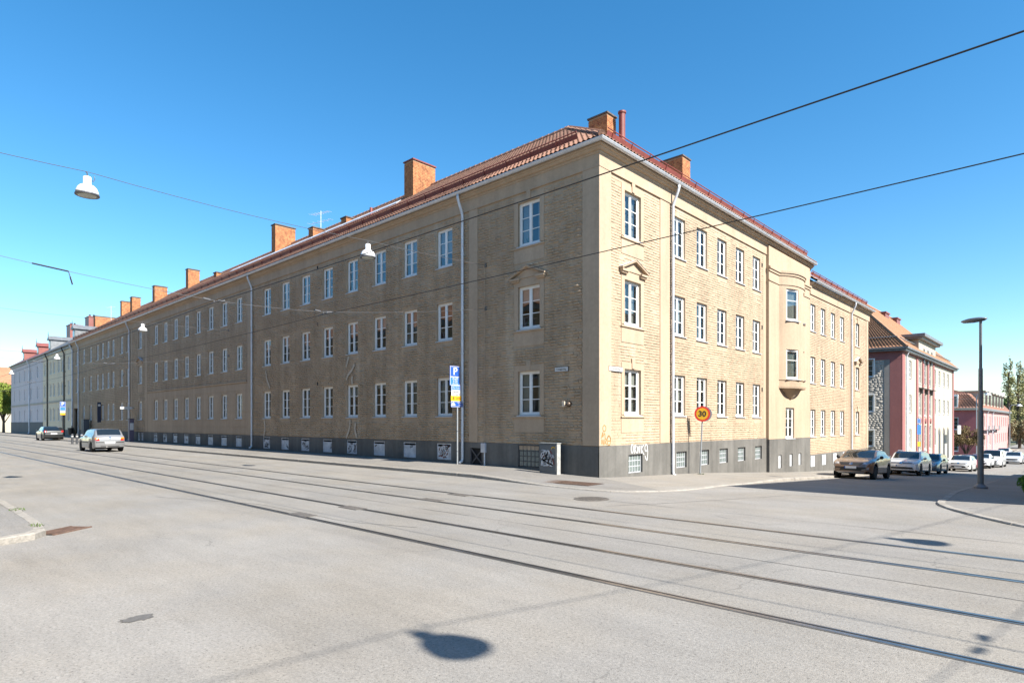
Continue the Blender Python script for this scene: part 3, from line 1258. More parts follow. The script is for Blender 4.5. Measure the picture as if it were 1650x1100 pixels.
def block_window(a, b, c, d, y, nx, nz, M):
    fr = MB()
    t = 0.03
    fr.box(a, y, c, b, y + 0.06, c + t).box(a, y, d - t, b, y + 0.06, d).box(a, y + 0.001, c + t, a + t, y + 0.06, d - t).box(b - t, y + 0.001, c + t, b, y + 0.06, d - t)
    ix, iz = (b - a - 2 * t) / nx, (d - c - 2 * t) / nz
    for i in range(1, nx):
        fr.box(a + t + i * ix - 0.011, y + 0.004, c + t, a + t + i * ix + 0.011, y + 0.05, d - t)
    for j in range(1, nz):
        fr.box(a + t, y + 0.003, c + t + j * iz - 0.012, b - t, y + 0.05, c + t + j * iz + 0.012)
    o = obj('glass_block_window', fr, M_sill if M is FR else M_darkp, bld, M)
    for i in range(nx):
        for j in range(nz):
            g = MB().box(a + t + i * ix + 0.008, y + 0.012, c + t + j * iz + 0.008, a + t + (i + 1) * ix - 0.008, y + 0.05, c + t + (j + 1) * iz - 0.008)
            obj('glass_block', g, M_gblk, o, M, bevel=0.01)


block_window(-3.55, -2.55, 0.20, 1.0, -0.005, 5, 4, FL)
for (a, b, c, d) in pr:
    block_window(a, b, c, d, 0.05, 5, 3, FR)
# braced cellar vent
xb = MB()
xb.box(-6.14, 0.05, 0.16, -5.43, 0.07, 0.82)
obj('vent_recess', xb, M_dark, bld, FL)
xb = MB()
for s in (1, -1):
    a, b = Vector((-6.1, -0.0, 0.49 - s * 0.30)), Vector((-5.47, -0.0, 0.49 + s * 0.30))
    d = (b - a).normalized()
    nrm = Vector((-d.z, 0, d.x)) * 0.03
    yy = 0.0 + 0.012 * s
    xb.add([a + nrm + Vector((0, yy, 0)), b + nrm + Vector((0, yy, 0)), b - nrm + Vector((0, yy, 0)), a - nrm + Vector((0, yy, 0)),
            a + nrm + Vector((0, yy + 0.02, 0)), b + nrm + Vector((0, yy + 0.02, 0)), b - nrm + Vector((0, yy + 0.02, 0)), a - nrm + Vector((0, yy + 0.02, 0))],
           [(0, 1, 2, 3), (4, 5, 6, 7), (0, 1, 5, 4), (1, 2, 6, 5), (2, 3, 7, 6), (3, 0, 4, 7)])
xb.box(-6.14, -0.02, 0.16, -6.08, 0.03, 0.82).box(-5.49, -0.02, 0.16, -5.43, 0.03, 0.82)
obj('vent_brace', xb, M_darkp, bld, FL)
# gateway at the far end of the long side
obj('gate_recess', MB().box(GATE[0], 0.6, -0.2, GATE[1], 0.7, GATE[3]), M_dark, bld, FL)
mb = MB()
for s in (GATE[0] + 0.02, (GATE[0] + GATE[1]) / 2 + 0.01):
    e = s + (GATE[1] - GATE[0]) / 2 - 0.04
    mb.box(s, 0.30, 0.0, s + 0.1, 0.36, 3.2).box(e - 0.1, 0.30, 0.0, e, 0.36, 3.2).box(s + 0.1, 0.30, 0.0, e - 0.1, 0.36, 0.9).box(s + 0.1, 0.30, 3.1, e - 0.1, 0.36, 3.2)
obj('gate', mb, M_darkp, bld, FL)

# ---------------- smooth bands: corner strips, pilasters, surrounds, frieze
def band(u0, u1, z0, z1, n=0.028, M=FL, name='pilaster', mt=None):
    return obj(name, MB().box(u0, -n, z0, u1, 0.02, z1), mt or M_trim, bld, M, bevel=0.006)


FZ = 10.15
band(-0.64, 0.044, PZ + 0.013, FZ, 0.045)
band(-6.2, -5.70, PZ + 0.013, FZ, 0.04)
band(-26.5, -25.95, PZ + 0.013, FZ)
band(-46.6, -46.1, PZ + 0.013, FZ)
band(-50.6, -50.2, PZ + 0.013, FZ)
band(-72.88, -72.35, PZ + 0.013, FZ)
band(-0.02, 0.64, PZ + 0.013, FZ, 0.0435, FR)
band(3.90, 4.60, PZ + 0.013, FZ, 0.028, FR)
band(13.95, 14.30, PZ + 0.013, FZ, 0.010, FR)
band(29.05, 29.75, -0.03, 9.2, 0.028, FR)
band(33.45, 33.97, -0.03, 9.2, 0.030, FR)


def surround(uc, w, M, zs=0.0):
    """plain rendered frame and apron round a window, pediment over the middle one"""
    for k in range(3):
        s, h = SILL[k] + zs, HEAD[k] + zs
        a, b = uc - w / 2, uc + w / 2
        mb = MB()
        sw, n = 0.20, 0.022
        mb.box(a - sw, -n, s, a, 0.02, h).box(b, -n, s, b + sw, 0.02, h)
        mb.box(a - sw, -n, h, b + sw, 0.02, h + (0.22 if k != 1 else 0.30))
        mb.box(a - sw, -n + 0.003, s - 0.62, b + sw, 0.02, s - 0.05)
        o = obj('window_surround', mb, M_trim, bld, M, bevel=0.004)
        # a moulded sill shelf
        obj('sill_moulding', MB().box(a - sw - 0.04, -0.065, s - 0.10, b + sw + 0.04, 0.02, s - 0.048), M_trim, bld, M, bevel=0.006)
        if k != 1:
            obj('keystone', MB().prism([(uc - 0.08, h + 0.02), (uc + 0.08, h + 0.02), (uc + 0.105, h + 0.38), (uc - 0.105, h + 0.38)], 'y', -0.055, 0.02), M_trim, bld, M, bevel=0.006)
        else:
            p = MB()
            z0 = h + 0.24
            hw = w / 2 + 0.30
            for sg in (-1, 1):
                # broken base ledges
                x0, x1 = sorted((uc + sg * hw, uc + sg * (hw - 0.42)))
                p.box(x0, -0.15, z0, x1, 0.02, z0 + 0.07)
                p.box(x0 + 0.03, -0.10, z0 - 0.06, x1 - 0.03, 0.02, z0)
                # raking cornice
                za, zb = z0 + 0.07, z0 + 0.42
                p.add([(uc + sg * (hw + 0.04), -0.17, za), (uc, -0.17, zb), (uc, 0.02, zb), (uc + sg * (hw + 0.04), 0.02, za),
                       (uc + sg * (hw + 0.04), -0.17, za + 0.06), (uc, -0.17, zb + 0.06), (uc, 0.02, zb + 0.06), (uc + sg * (hw + 0.04), 0.02, za + 0.06)],
                      [(0, 1, 2, 3), (4, 7, 6, 5), (0, 4, 5, 1), (3, 2, 6, 7), (0, 3, 7, 4)])
            p.add([(uc - hw + 0.02, -0.05, z0 + 0.06), (uc + hw - 0.02, -0.05, z0 + 0.06), (uc, -0.05, z0 + 0.42),
                   (uc - hw + 0.02, 0.02, z0 + 0.06), (uc + hw - 0.02, 0.02, z0 + 0.06), (uc, 0.02, z0 + 0.42)],
                  [(0, 1, 2), (0, 3, 4, 1)])
            pd = obj('pediment', p, M_trim, bld, M)
            c = MB()
            for sg in (-1, 1):
                za, zb = z0 + 0.133, z0 + 0.483
                c.quad((uc + sg * (hw + 0.06), -0.19, za), (uc, -0.19, zb), (uc, 0.02, zb), (uc + sg * (hw + 0.06), 0.02, za))
            obj('flashing', c, M_zinc, pd, M)


surround(-3.05, 1.04, FL)
surround(2.02, 1.05, FR)
surround(31.1, 0.92, FR, WDZ)
surround(-48.02, 0.98, FL)


def run_profile(prof, u0, u1, m0, m1, M, name, mt, cap=True, smooth=False):
    """moulding (n, z) run along u with mitred ends (m = +-1) or square ends (0)"""
    n = len(prof)
    V = [(u0 + m0 * p[0], -p[0], p[1]) for p in prof] + [(u1 + m1 * p[0], -p[0], p[1]) for p in prof]
    F = [(i, i + 1, n + i + 1, n + i) for i in range(n - 1)]
    if cap:
        F += [tuple(range(n)), tuple(range(2 * n - 1, n - 1, -1))]
    return obj(name, MB().add(V, F), mt, bld, M, smooth=smooth)


def cornice(u0, u1, m0, m1, M, dz=0.0):
    fr = [(-0.02, FZ + dz), (0.058, FZ + dz), (0.058, FZ + dz + 0.035), (0.048, FZ + dz + 0.04), (0.048, 10.58 + dz), (-0.02, 10.58 + dz)]
    run_profile(fr, u0, u1, m0, m1, M, 'frieze', M_trim)
    cp = [(-0.02, 10.582), (0.060, 10.582), (0.082, 10.61), (0.085, 10.645), (0.115, 10.65), (0.15, 10.665), (0.185, 10.70), (0.20, 10.735), (0.235, 10.74),
          (0.255, 10.765), (0.262, 10.83), (-0.02, 10.85)]
    run_profile([(a, b + dz) for a, b in cp], u0, u1, m0, m1, M, 'cornice', M_trim)
    arc = [(0.345 + 0.085 * math.cos(a), 10.885 + dz + 0.085 * math.sin(a)) for a in [math.pi * (1 + k / 8) for k in range(9)]]
    arc2 = [(0.345 + 0.078 * math.cos(a), 10.885 + dz + 0.078 * math.sin(a)) for a in [math.pi * (2 - k / 8) for k in range(9)]]
    lip = [(0.345 + 0.097, 10.892 + dz), (0.345 + 0.097, 10.877 + dz)]
    g = run_profile(arc[:-1] + [lip[1], lip[0]] + arc2, u0, u1, m0, m1, M, 'gutter', M_zinc)
    hk = MB()
    u = u0 + 0.4
    while u < u1 - 0.2:
        hk.box(u, -0.437, 10.79 + dz, u + 0.025, -0.27, 10.895 + dz)
        u += 0.8
    return g


cornice(LEND, 0.0, 0, 1, FL)
cornice(0.0, 20.95, -1, 0, FR)
cornice(20.96, 34.3, 0, 0, FR, dz=-0.92)


# ---------------- relief brickwork under the paint: every brick stands proud of the wall
def brick_layout(u0, u1, z0, z1, excl, ztop_fade, course=0.098, seed=1, deep=1.0, jw=0.016):
    r = random.Random(seed)
    L = []
    z, row = z0, 0
    while z + course < z1:
        za, zb = z + jw * 0.4, z + course - jw * 0.6
        ivs = [(u0, u1)]
        for (a, b, c, d) in excl:
            if c < zb and d > za:
                new = []
                for (p, q) in ivs:
                    if b <= p or a >= q:
                        new.append((p, q))
                    else:
                        if a > p: new.append((p, a))
                        if b < q: new.append((b, q))
                ivs = new
        fade = 1.0 - 0.6 * sstep(ztop_fade, ztop_fade + 0.8, z)
        for (p, q) in ivs:
            u = p + 0.004 - (0.12 * (row % 2) + 0.05 * r.random())
            while u < q - 0.03:
                ln = r.choice((0.25, 0.25, 0.25, 0.22, 0.27, 0.125)) + r.uniform(-0.02, 0.02)
                a, b = max(u, p + 0.004), min(u + ln, q - 0.004)
                if b - a > 0.04 and r.random() > 0.03 * (1 + 8 * (1 - fade)):
                    d = r.choice((0.008, 0.014, 0.018, 0.022, 0.026, 0.030)) * fade * deep
                    L.append((a, b, za + r.uniform(-0.004, 0.005), zb + r.uniform(-0.005, 0.005), d + 0.001))
                u += ln + r.uniform(0.008, 0.018) * jw / 0.016
        z += course
        row += 1
    return L


def brick_mesh(name, L, mt, seed=2, ins=0.008, tilt=0.004):
    g = np.random.default_rng(seed)
    A = np.array(L)
    n = len(A)
    a, b, c, d, e = A.T
    j = lambda s: g.uniform(-s, s, n)
    back = 0.012
    P = [np.stack([a, np.full(n, back), c], 1), np.stack([b, np.full(n, back), c], 1), np.stack([b, np.full(n, back), d], 1), np.stack([a, np.full(n, back), d], 1)]
    for (uu, su, zz, sz) in ((a, 1, c, 1), (b, -1, c, 1), (b, -1, d, -1), (a, 1, d, -1)):
        P.append(np.stack([uu + su * ins + j(0.007), -np.maximum(e + j(tilt), 0.002), zz + sz * ins * 0.8 + j(0.006)], 1))
    V = np.stack(P, 1).reshape(-1, 3)
    base = (np.arange(n) * 8)[:, None]
    F = np.concatenate([base + np.array(q)[None] for q in ((4, 5, 6, 7), (0, 1, 5, 4), (1, 2, 6, 5), (2, 3, 7, 6), (3, 0, 4, 7))])
    return np_mesh(name, V, F, mt)


def excl_of(ops, surr=()):
    ex = []
    for (a, b, c, d) in ops:
        ex.append((a - 0.03, b + 0.03, c - 0.16, d + 0.05))
    return ex + list(surr)


def sur_ex(uc, w, zs=0.0):
    out = []
    for k in range(3):
        out.append((uc - w / 2 - 0.21, uc + w / 2 + 0.21, SILL[k] + zs - 0.63, HEAD[k] + zs + (0.23 if k != 1 else 0.32)))
        if k == 1:
            out.append((uc - w / 2 - 0.32, uc + w / 2 + 0.32, HEAD[k] + zs + 0.2, HEAD[k] + zs + 0.45))
            out.append((uc - 0.45, uc + 0.45, HEAD[k] + zs + 0.4, HEAD[k] + zs + 0.62))
        else:
            out.append((uc - 0.12, uc + 0.12, HEAD[k] + zs, HEAD[k] + zs + 0.4))
    return out


def sort_near(L, M):
    def dist(q):
        p = M @ Vector(((q[0] + q[1]) / 2, 0, (q[2] + q[3]) / 2))
        return (p - CAM).length
    return sorted(L, key=dist)


lex = excl_of(lops, sur_ex(-3.05, 1.04) + [(-0.66, 0.1, 0, 20), (-6.22, -5.68, 0, 20), (-26.6, -25.9, 0, 20), (-5.6, -5.1, 0.9, 1.2)])
BL = brick_layout(-26.0, -0.6, PZ + 0.03, FZ - 0.02, lex, 9.35, seed=4, deep=1.5, jw=0.030)
rex = excl_of(rops, sur_ex(2.02, 1.05) + [(-0.1, 0.66, 0, 20), (3.88, 4.62, 0, 20), (13.93, 14.4, 0, 20)])
BR = brick_layout(0.6, 14.0, PZ + 0.03, FZ - 0.02, rex, 9.35, seed=5, deep=0.34, jw=0.013)
wex = excl_of(wops, sur_ex(31.1, 0.92, WDZ) + [(29.03, 29.77, -2, 20), (33.43, 34, -2, 20)])
BW = brick_layout(20.55, 33.5, -0.01, 9.2, wex, 8.6, seed=6, deep=0.34, jw=0.013)
near = sort_near(BL, FL)[:150], sort_near(BR, FR)[:150]
unit = []
for s in range(8):
    g = np.random.default_rng(s)
    V = [(-.5, .6, 0), (.5, .6, 0), (.5, .6, 1), (-.5, .6, 1)]
    for (x, z, sx, sz) in ((-.5, 0, 1, 1), (.5, 0, -1, 1), (.5, 1, -1, -1), (-.5, 1, 1, -1)):
        V.append((x + sx * 0.05 + g.uniform(-.03, .03), -1 + g.uniform(-.4, .4), z + sz * 0.15 + g.uniform(-.07, .07)))
    unit.append(MB().add(V, [(4, 5, 6, 7), (0, 1, 5, 4), (1, 2, 6, 5), (2, 3, 7, 6), (3, 0, 4, 7)]).mesh('brick', M_wall))
walls = [o for o in bld.children if o.name.startswith('facade_wall')]
for Lw, M, wl_o in ((near[0], FL, walls[0]), (near[1], FR, walls[1])):
    for i, (a, b, c, d, e) in enumerate(Lw):
        o = bpy.data.objects.new('brick', unit[i % 8])
        place(o, wl_o, M @ Matrix.Translation(((a + b) / 2, 0, c)) @ Matrix.Diagonal((b - a, e, d - c, 1)))
sl, sr = set(near[0]), set(near[1])
tag(obj('brickwork', brick_mesh('brickwork', [q for q in BL if q not in sl], M_wall, 3, 0.016, 0.013), None, walls[0], FL), kind='stuff')
tag(obj('brickwork', brick_mesh('brickwork', [q for q in BR if q not in sr], M_wall, 4), None, walls[1], FR), kind='stuff')
tag(obj('brickwork', brick_mesh('brickwork', BW, M_wall, 5), None, walls[2], FR), kind='stuff')
# long side beyond the second downpipe: coarser courses, too far to tell the bricks apart
cex = excl_of(lops, sur_ex(-48.02, 0.98) + [(-46.62, -46.08, 0, 20), (-50.62, -50.18, 0, 20), (-72.9, -72.3, 0, 20), (GATE[0] - 0.2, GATE[1] + 0.2, 0, 3.8)])
BC = brick_layout(-46.1, -26.5, 4.45, FZ - 0.05, cex, 9.3, course=0.14, seed=8) + brick_layout(-72.4, -46.6, PZ + 0.03, FZ - 0.05, cex, 9.3, course=0.16, seed=9)
tag(obj('brickwork', brick_mesh('brickwork', BC, M_wall, 6), None, walls[0], FL), kind='stuff')
# banded ground floor and string course between the second and third pipe
for k in range(7):
    z0 = 1.10 + k * 0.46
    us = [-46.08, -26.52]
    cuts = sorted([(x - w / 2 - 0.02, x + w / 2 + 0.02) for (x, w) in LW[9:17]])
    p = us[0]
    if z0 + 0.43 > SILL[0] - 0.06 and z0 < HEAD[0] + 0.02:
        for (a, b) in cuts:
            obj('rustication_band', MB().box(p, -0.018, z0, a, 0.02, z0 + 0.435), M_trim, walls[0], FL)
            p = b
    obj('rustication_band', MB().box(p, -0.018, z0, us[1], 0.02, z0 + 0.435), M_trim, walls[0], FL)
run_profile([(-0.02, 4.32), (0.05, 4.32), (0.075, 4.36), (0.075, 4.42), (0.03, 4.45), (-0.02, 4.46)], -46.08, -26.52, 0, 0, FL, 'string_course', M_trim)

# ---------------- roof
EV, RZ, RY = 0.40, 15.10, 5.5
SL = (RZ - 10.93) / (RY + EV)
root_roof = None
mb = MB()


def rp(x, y):
    return 10.90


ez = 10.90
mb.add([(LEND - 0.2, -EV, ez), (EV, -EV, ez), (-RY, RY, RZ - 0.03), (LEND - 0.2, RY, RZ - 0.03)], [(0, 1, 2, 3)])
mb.add([(EV, -EV, ez), (EV, 20.95, ez), (-RY, 20.95, RZ - 0.03), (-RY, RY, RZ - 0.03)], [(0, 1, 2, 3)])
mb.add([(LEND - 0.2, RY, RZ - 0.03), (-RY, RY, RZ - 0.03), (-11.4, 11.4, ez), (LEND - 0.2, 11.4, ez)], [(0, 1, 2, 3)])
mb.add([(-RY, RY, RZ - 0.03), (-RY, 20.95, RZ - 0.03), (-11.4, 20.95, ez), (-11.4, 11.4, ez)], [(0, 1, 2, 3)])
mb.add([(EV, 20.95, ez - 0.92), (EV, 34.3, ez - 0.92), (-RY, 34.3, RZ - 0.95), (-RY, 20.95, RZ - 0.95)], [(0, 1, 2, 3)])
mb.add([(-11.4, 20.95, ez - 0.92), (-11.4, 34.3, ez - 0.92), (-RY, 34.3, RZ - 0.95), (-RY, 20.95, RZ - 0.95)], [(0, 1, 2, 3)])
# soffit boards
mb.add([(LEND - 0.2, -EV, ez - 0.01), (EV, -EV, ez - 0.01), (0, 0.1, ez - 0.03), (LEND - 0.2, 0.1, ez - 0.03)], [(0, 1, 2, 3)])
mb.add([(EV, -EV, ez - 0.01), (EV, 20.95, ez - 0.01), (-0.1, 20.95, ez - 0.03), (-0.1, 0, ez - 0.03)], [(0, 1, 2, 3)])
roof = obj('roof', mb, M_tile, bld)


def tile_prof(k):
    # S-shaped pantile across its width (0..1): height
    return (0.008, 0.042, 0.050, 0.024, 0.003, 0.008)[k]


PW, PR = 0.195, 0.30
SLEN = math.hypot(RY + EV, RZ - ez)
TS = Vector((0, (RY + EV) / SLEN, (RZ - ez) / SLEN))      # up the slope (left frame: +y)
TN = Vector((0, -TS.z, TS.y))


def tile_verts():
    V = []
    for (s, lift) in ((-0.04, 0.035), (PR, 0.006)):
        for k in range(6):
            V.append(Vector((PW * 1.03 * k / 5, 0, 0)) + TS * s + TN * (tile_prof(k) + lift))
    for k in range(6):
        V.append(Vector((PW * 1.03 * k / 5, 0, 0)) + TS * (-0.04) + TN * (tile_prof(k) + 0.012))
    F = [(k, k + 1, 7 + k, 6 + k) for k in range(5)] + [(12 + k, 13 + k, k + 1, k) for k in range(5)]
    return V, F


TV, TF = tile_verts()
tile_me = MB().add(TV, TF).mesh('tile', M_tile, smooth=False)


def tile_field(M, u0, u1, hip0, hip1, z_e, n_near, seed):
    """pantiles over one slope; hip0/hip1: 1 when that end is cut along a hip"""
    r = random.Random(seed)
    base_v = np.array([tuple(v) for v in TV])
    near_list, Vs = [], []
    rows = int(SLEN / PR)
    cols_ = int((u1 - u0) / PW)
    pos = []
    for j in range(rows + 1):
        s = 0.02 + j * PR
        y = -EV + TS.y * s
        for i in range(cols_):
            u = u0 + i * PW
            if hip1 and u + PW * 0.5 > -y:
                continue
            if hip0 and u + PW * 0.5 < y:
                continue
            pos.append((u, y, z_e + TS.z * s))
    pos.sort(key=lambda p: (M @ Vector(p) - CAM).length)
    for i, p in enumerate(pos):
        if i < n_near:
            o = bpy.data.objects.new('tile', tile_me)
            place(o, roof, M @ Matrix.Translation(p))
        else:
            Vs.append(base_v + np.array(p) + np.array([0, 0, r.uniform(-0.004, 0.004)]))
    V = np.concatenate(Vs)
    n = len(Vs)
    F = (np.arange(n) * len(TV))[:, None, None] + np.array(TF)[None]
    tag(obj('tiling', np_mesh('tiling', V, F.reshape(-1, 4), M_tile), None, roof, M), kind='stuff')


tile_field(FL, LEND - 0.2, EV, 0, 1, ez, 170, 1)
tile_field(FR, -EV, 20.9, 1, 0, ez, 110, 2)
tile_field(FR, 21.0, 34.3, 0, 0, ez - 0.92, 0, 3)


def ridge(a, b, name='ridge_tiling', r=0.12):
    a, b = Vector(a), Vector(b)
    n = int((b - a).length / 0.38)
    d = (b - a).normalized()
    mb = MB()
    for k in range(n):
        p, q = a + d * (k * 0.38), a + d * (k * 0.38 + 0.40)
        mb.tube([p + Vector((0, 0, 0.012)), q], r, 8, True, r * 0.88)
    return tag(obj(name, mb, M_tile, roof), kind='stuff')


ridge((EV - 0.02, -EV + 0.02, ez + 0.06), (-RY, RY, RZ + 0.04))
ridge((-RY, RY, RZ + 0.04), (LEND - 0.2, RY, RZ + 0.04))
ridge((-RY, RY, RZ + 0.04), (-RY, 20.95, RZ + 0.04))
ridge((-RY, 20.97, RZ - 0.9), (-RY, 34.3, RZ - 0.9))
# snow guards: red sheet rails on brackets above the eaves
def snow_guard(M, u0, u1, s, z_e, h=0.22):
    b0 = Vector((0, -EV, z_e)) + TS * s + TN * 0.06
    up = (TN * 0.55 + Vector((0, 0, 1)) * 0.45).normalized()
    p0, p1 = b0 + up * 0.05, b0 + up * h
    mb = MB()
    t = TS * 0.006
    for (p, q) in ((p0, p1),):
        V = [Vector((u0, 0, 0)) + p, Vector((u1, 0, 0)) + p, Vector((u1, 0, 0)) + q, Vector((u0, 0, 0)) + q]
        mb.add(V + [v + t for v in V], [(0, 1, 2, 3), (4, 7, 6, 5), (0, 4, 5, 1), (3, 2, 6, 7)])
    mb.tube([Vector((u0, 0, 0)) + p1 + up * 0.06, Vector((u1, 0, 0)) + p1 + up * 0.06], 0.02, 6)
    u = u0 + 0.3
    while u < u1:
        mb.tube([Vector((u, 0, 0)) + b0 - TS * 0.02, Vector((u, 0, 0)) + p1 + up * 0.08 - TS * 0.02], 0.016, 5)
        mb.tube([Vector((u, 0, 0)) + b0 + TS * 0.35, Vector((u, 0, 0)) + p1 + TS * 0.01], 0.014, 5)
        u += 1.2
    obj('snow_guard', mb, M_red, roof, M)


snow_guard(FL, LEND, -0.9, 0.62, ez)
snow_guard(FR, 0.5, 20.6, 0.62, ez)
snow_guard(FR, 21.3, 33.9, 0.62, ez - 0.92)
# roof walkway
mb = MB()
p0, p1 = Vector((0, -EV, ez)) + TS * 3.0 + TN * 0.22, Vector((0, -EV, ez)) + TS * 3.35 + TN * 0.24
for k in range(12):
    a, b = -34.0 + k * 1.7, -34.0 + k * 1.7 + 1.66
    mb.add([Vector((a, 0, 0)) + p0, Vector((b, 0, 0)) + p0, Vector((b, 0, 0)) + p1, Vector((a, 0, 0)) + p1,
            Vector((a, 0, 0.03)) + p0, Vector((b, 0, 0.03)) + p0, Vector((b, 0, 0.03)) + p1, Vector((a, 0, 0.03)) + p1],
           [(0, 1, 2, 3), (4, 7, 6, 5), (0, 4, 5, 1), (3, 2, 6, 7), (0, 3, 7, 4), (1, 5, 6, 2)])
obj('roof_walkway', mb, M_zinc, roof)

# ---------------- chimneys, brick by brick
def chimney(x0, x1, y0, y1, zb, zt, capmt=None, parent=None, bm_=None, course=0.085):
    par = parent or bld
    c = obj('chimney', MB().box(x0 + 0.012, y0 + 0.012, zb, x1 - 0.012, y1 - 0.012, zt), M_cmort, par)
    r = random.Random(int(x0 * 10 + y0))
    mb = MB()
    z, row = zb, 0
    while z + course < zt + 0.01:
        off = 0.12 * (row % 2)
        za, zc = z + 0.006, z + course - 0.006
        for (a0, a1, fix, ax) in ((x0, x1, y0, 'x'), (x0, x1, y1, 'x'), (y0, y1, x0, 'y'), (y0, y1, x1, 'y')):
            u = a0 - off
            while u < a1 - 0.03:
                a, b = max(u, a0), min(u + 0.24, a1)
                d = r.uniform(0.0, 0.008)
                s = 1 if fix in (y1, x1) else -1
                if b - a > 0.03:
                    if ax == 'x':
                        mb.box(a, fix - s * 0.02, za, b, fix + s * d, zc)
                    else:
                        mb.box(fix - s * 0.02, a, za, fix + s * d, b, zc)
                u += 0.252
        z += course
        row += 1
    tag(obj('brickwork', mb, bm_ or M_cbrick, c), kind='stuff')
    cp = MB().box(x0 - 0.05, y0 - 0.05, zt, x1 + 0.05, y1 + 0.05, zt + 0.07).box(x0 + 0.1, y0 + 0.1, zt + 0.07, x1 - 0.1, y1 - 0.1, zt + 0.11)
    obj('cap', cp, capmt or M_cap, c)
    return c


for a in ((-16.05, -15.25, 4.2, 5.75, 13.6, 16.22, M_red), (-32.15, -31.55, 4.2, 5.75, 13.6, 16.30), (-49.6, -49.0, 4.2, 5.2, 13.6, 16.05), (-59.2, -58.5, 4.2, 5.4, 13.6, 15.95),
          (-66.95, -66.2, 4.2, 5.05, 13.6, 15.88), (-70.8, -70.2, 4.2, 5.2, 13.6, 15.95), (-22.6, -22.0, 4.2, 5.2, 13.6, 14.62), (-26.7, -26.1, 4.2, 5.2, 13.6, 14.88), (-43.0, -42.4, 4.2, 5.2, 13.6, 14.62)):
    chimney(*a)
chimney(-5.55, -4.5, 7.06, 7.78, 13.8, 16.08)
chimney(-5.9, -4.5, 14.3, 15.2, 13.8, 16.42)
obj('flue_pipe', MB().lathe([(0.15, 13.9), (0.15, 16.15), (0.19, 16.16), (0.19, 16.24), (0.0, 16.26)], 14, (-4.12, 7.72, 0)), M_red, bld, smooth=False)
for (px, py, z) in ((598, 335, 0.55), (490, 0, 0)):
    if py:
        p = on_y(px, py, 3.2)
        obj('vent_pipe', MB().lathe([(0.09, 12.9), (0.09, p.z), (0.0, p.z + 0.02)], 10, (p.x, 3.2, 0)), M_red, bld)
p = on_y(283, 447, 3.6)
# television aerials on the ridge
def aerial(x, y, zb, zt, s=1.0):
    mb = MB().tube([(x, y, zb), (x, y, zt)], 0.025, 6)
    for (z, n, L, d) in ((zt - 0.15, 7, 1.5, 1), (zt - 0.75, 5, 1.9, -1)):
        mb.tube([(x - L * 0.5 * s, y - 0.2, z), (x + L * 0.5 * s, y + 0.2, z)], 0.012, 5)
        for k in range(n):
            t = k / (n - 1) - 0.5
            c = Vector((x + L * t * s, y + 0.4 * t, z))
            e = (0.55 - 0.2 * k / n) * s
            mb.tube([c + Vector((-0.12, 1, 0.1)) * e * 0.6, c - Vector((-0.12, 1, 0.1)) * e * 0.6], 0.008, 4)
    obj('aerial', mb, M_zinc, bld)


p = on_y(517, 340, 5.4)
aerial(p.x, 5.4, 14.9, p.z)
p = on_y(179, 493, 5.4)
aerial(p.x, 5.4, 14.9, p.z, 0.8)

# ---------------- downpipes
def downpipe(u, z_bot, M, dz=0.0, mt=None, parent=None, r=0.055, off=0.10, kick=True, ztop=10.80, nn=0.345):
    pts = [(u, -nn, ztop + dz), (u, -nn, ztop - 0.12 + dz), (u, -nn + 0.05, ztop - 0.28 + dz), (u, -off - 0.04, ztop - 0.62 + dz), (u, -off, ztop - 0.75 + dz),
           (u, -off, z_bot + 0.22), (u, -off - 0.02, z_bot + 0.12), (u, -off - 0.16, z_bot + 0.05)]
    o = obj('downpipe', MB().tube(pts, r, 10), mt or M_zinc, parent or bld, M, smooth=True)
    z = z_bot + 0.5
    while z < ztop - 1 + dz:
        cl = MB()
        cl.lathe([(r + 0.008, z), (r + 0.008, z + 0.035)], 10, (u, -off, 0))
        cl.box(u - 0.012, -off + r, z + 0.005, u + 0.012, 0.0, z + 0.03)
        obj('bracket', cl, mt or M_zinc, o, M)
        z += 1.95
    return o


downpipe(-6.5, 0.16, FL)
downpipe(-25.72, 0.2, FL)
downpipe(-50.9, 0.2, FL)
downpipe(-69.75, 0.2, FL)
downpipe(4.72, -0.28, FR)
downpipe(29.35, -1.45, FR, dz=-0.92)
# lightning conductor and small fittings on the shaded wall
obj('conductor', MB().tube([(-5.30, -0.045, 7.75), (-5.30, -0.045, 1.0)], 0.012, 5), M_trim, bld)
obj('cable_box', MB().box(-5.42, -0.14, 0.66, -5.20, -0.03, 1.02), M_zinc, bld, bevel=0.01)
obj('cable_pipe', MB().tube([(-5.27, -0.07, 0.70), (-5.27, -0.07, 0.14)], 0.03, 8), M_zinc, bld)
for (x, z) in ((-17.0, 10.0), (-17.0, 7.0), (-17.0, 3.9)):
    obj('air_grille', MB().box(x - 0.98, -0.03, z - 0.12, x - 0.90, 0.01, z + 0.06), M_dark, bld)
for (y, z) in ((13.78, 9.55), (13.78, 6.5), (13.78, 3.45)):
    obj('air_grille', MB().box(y - 0.05, -0.03, z - 0.1, y + 0.05, 0.01, z + 0.08), M_dark, bld, FR)
# twin lamp / bell fitting on the corner bay
fx = on_y(911, 651, -0.05)
fit = obj('wall_fitting', MB().box(fx.x - 0.10, -0.13, fx.z - 0.09, fx.x + 0.02, -0.0, fx.z + 0.10), mat('cream_plastic', (0.62, 0.50, 0.38), 0.5), bld, bevel=0.01)
obj('sounder', MB().lathe([(0.0, -0.16), (0.05, -0.15), (0.085, -0.10), (0.09, -0.03), (0.09, 0.0)], 14, (fx.x + 0.15, 0, fx.z), 'y'), mat('dark_bronze', (0.10, 0.07, 0.05), 0.4, metal=0.4), fit, smooth=True)
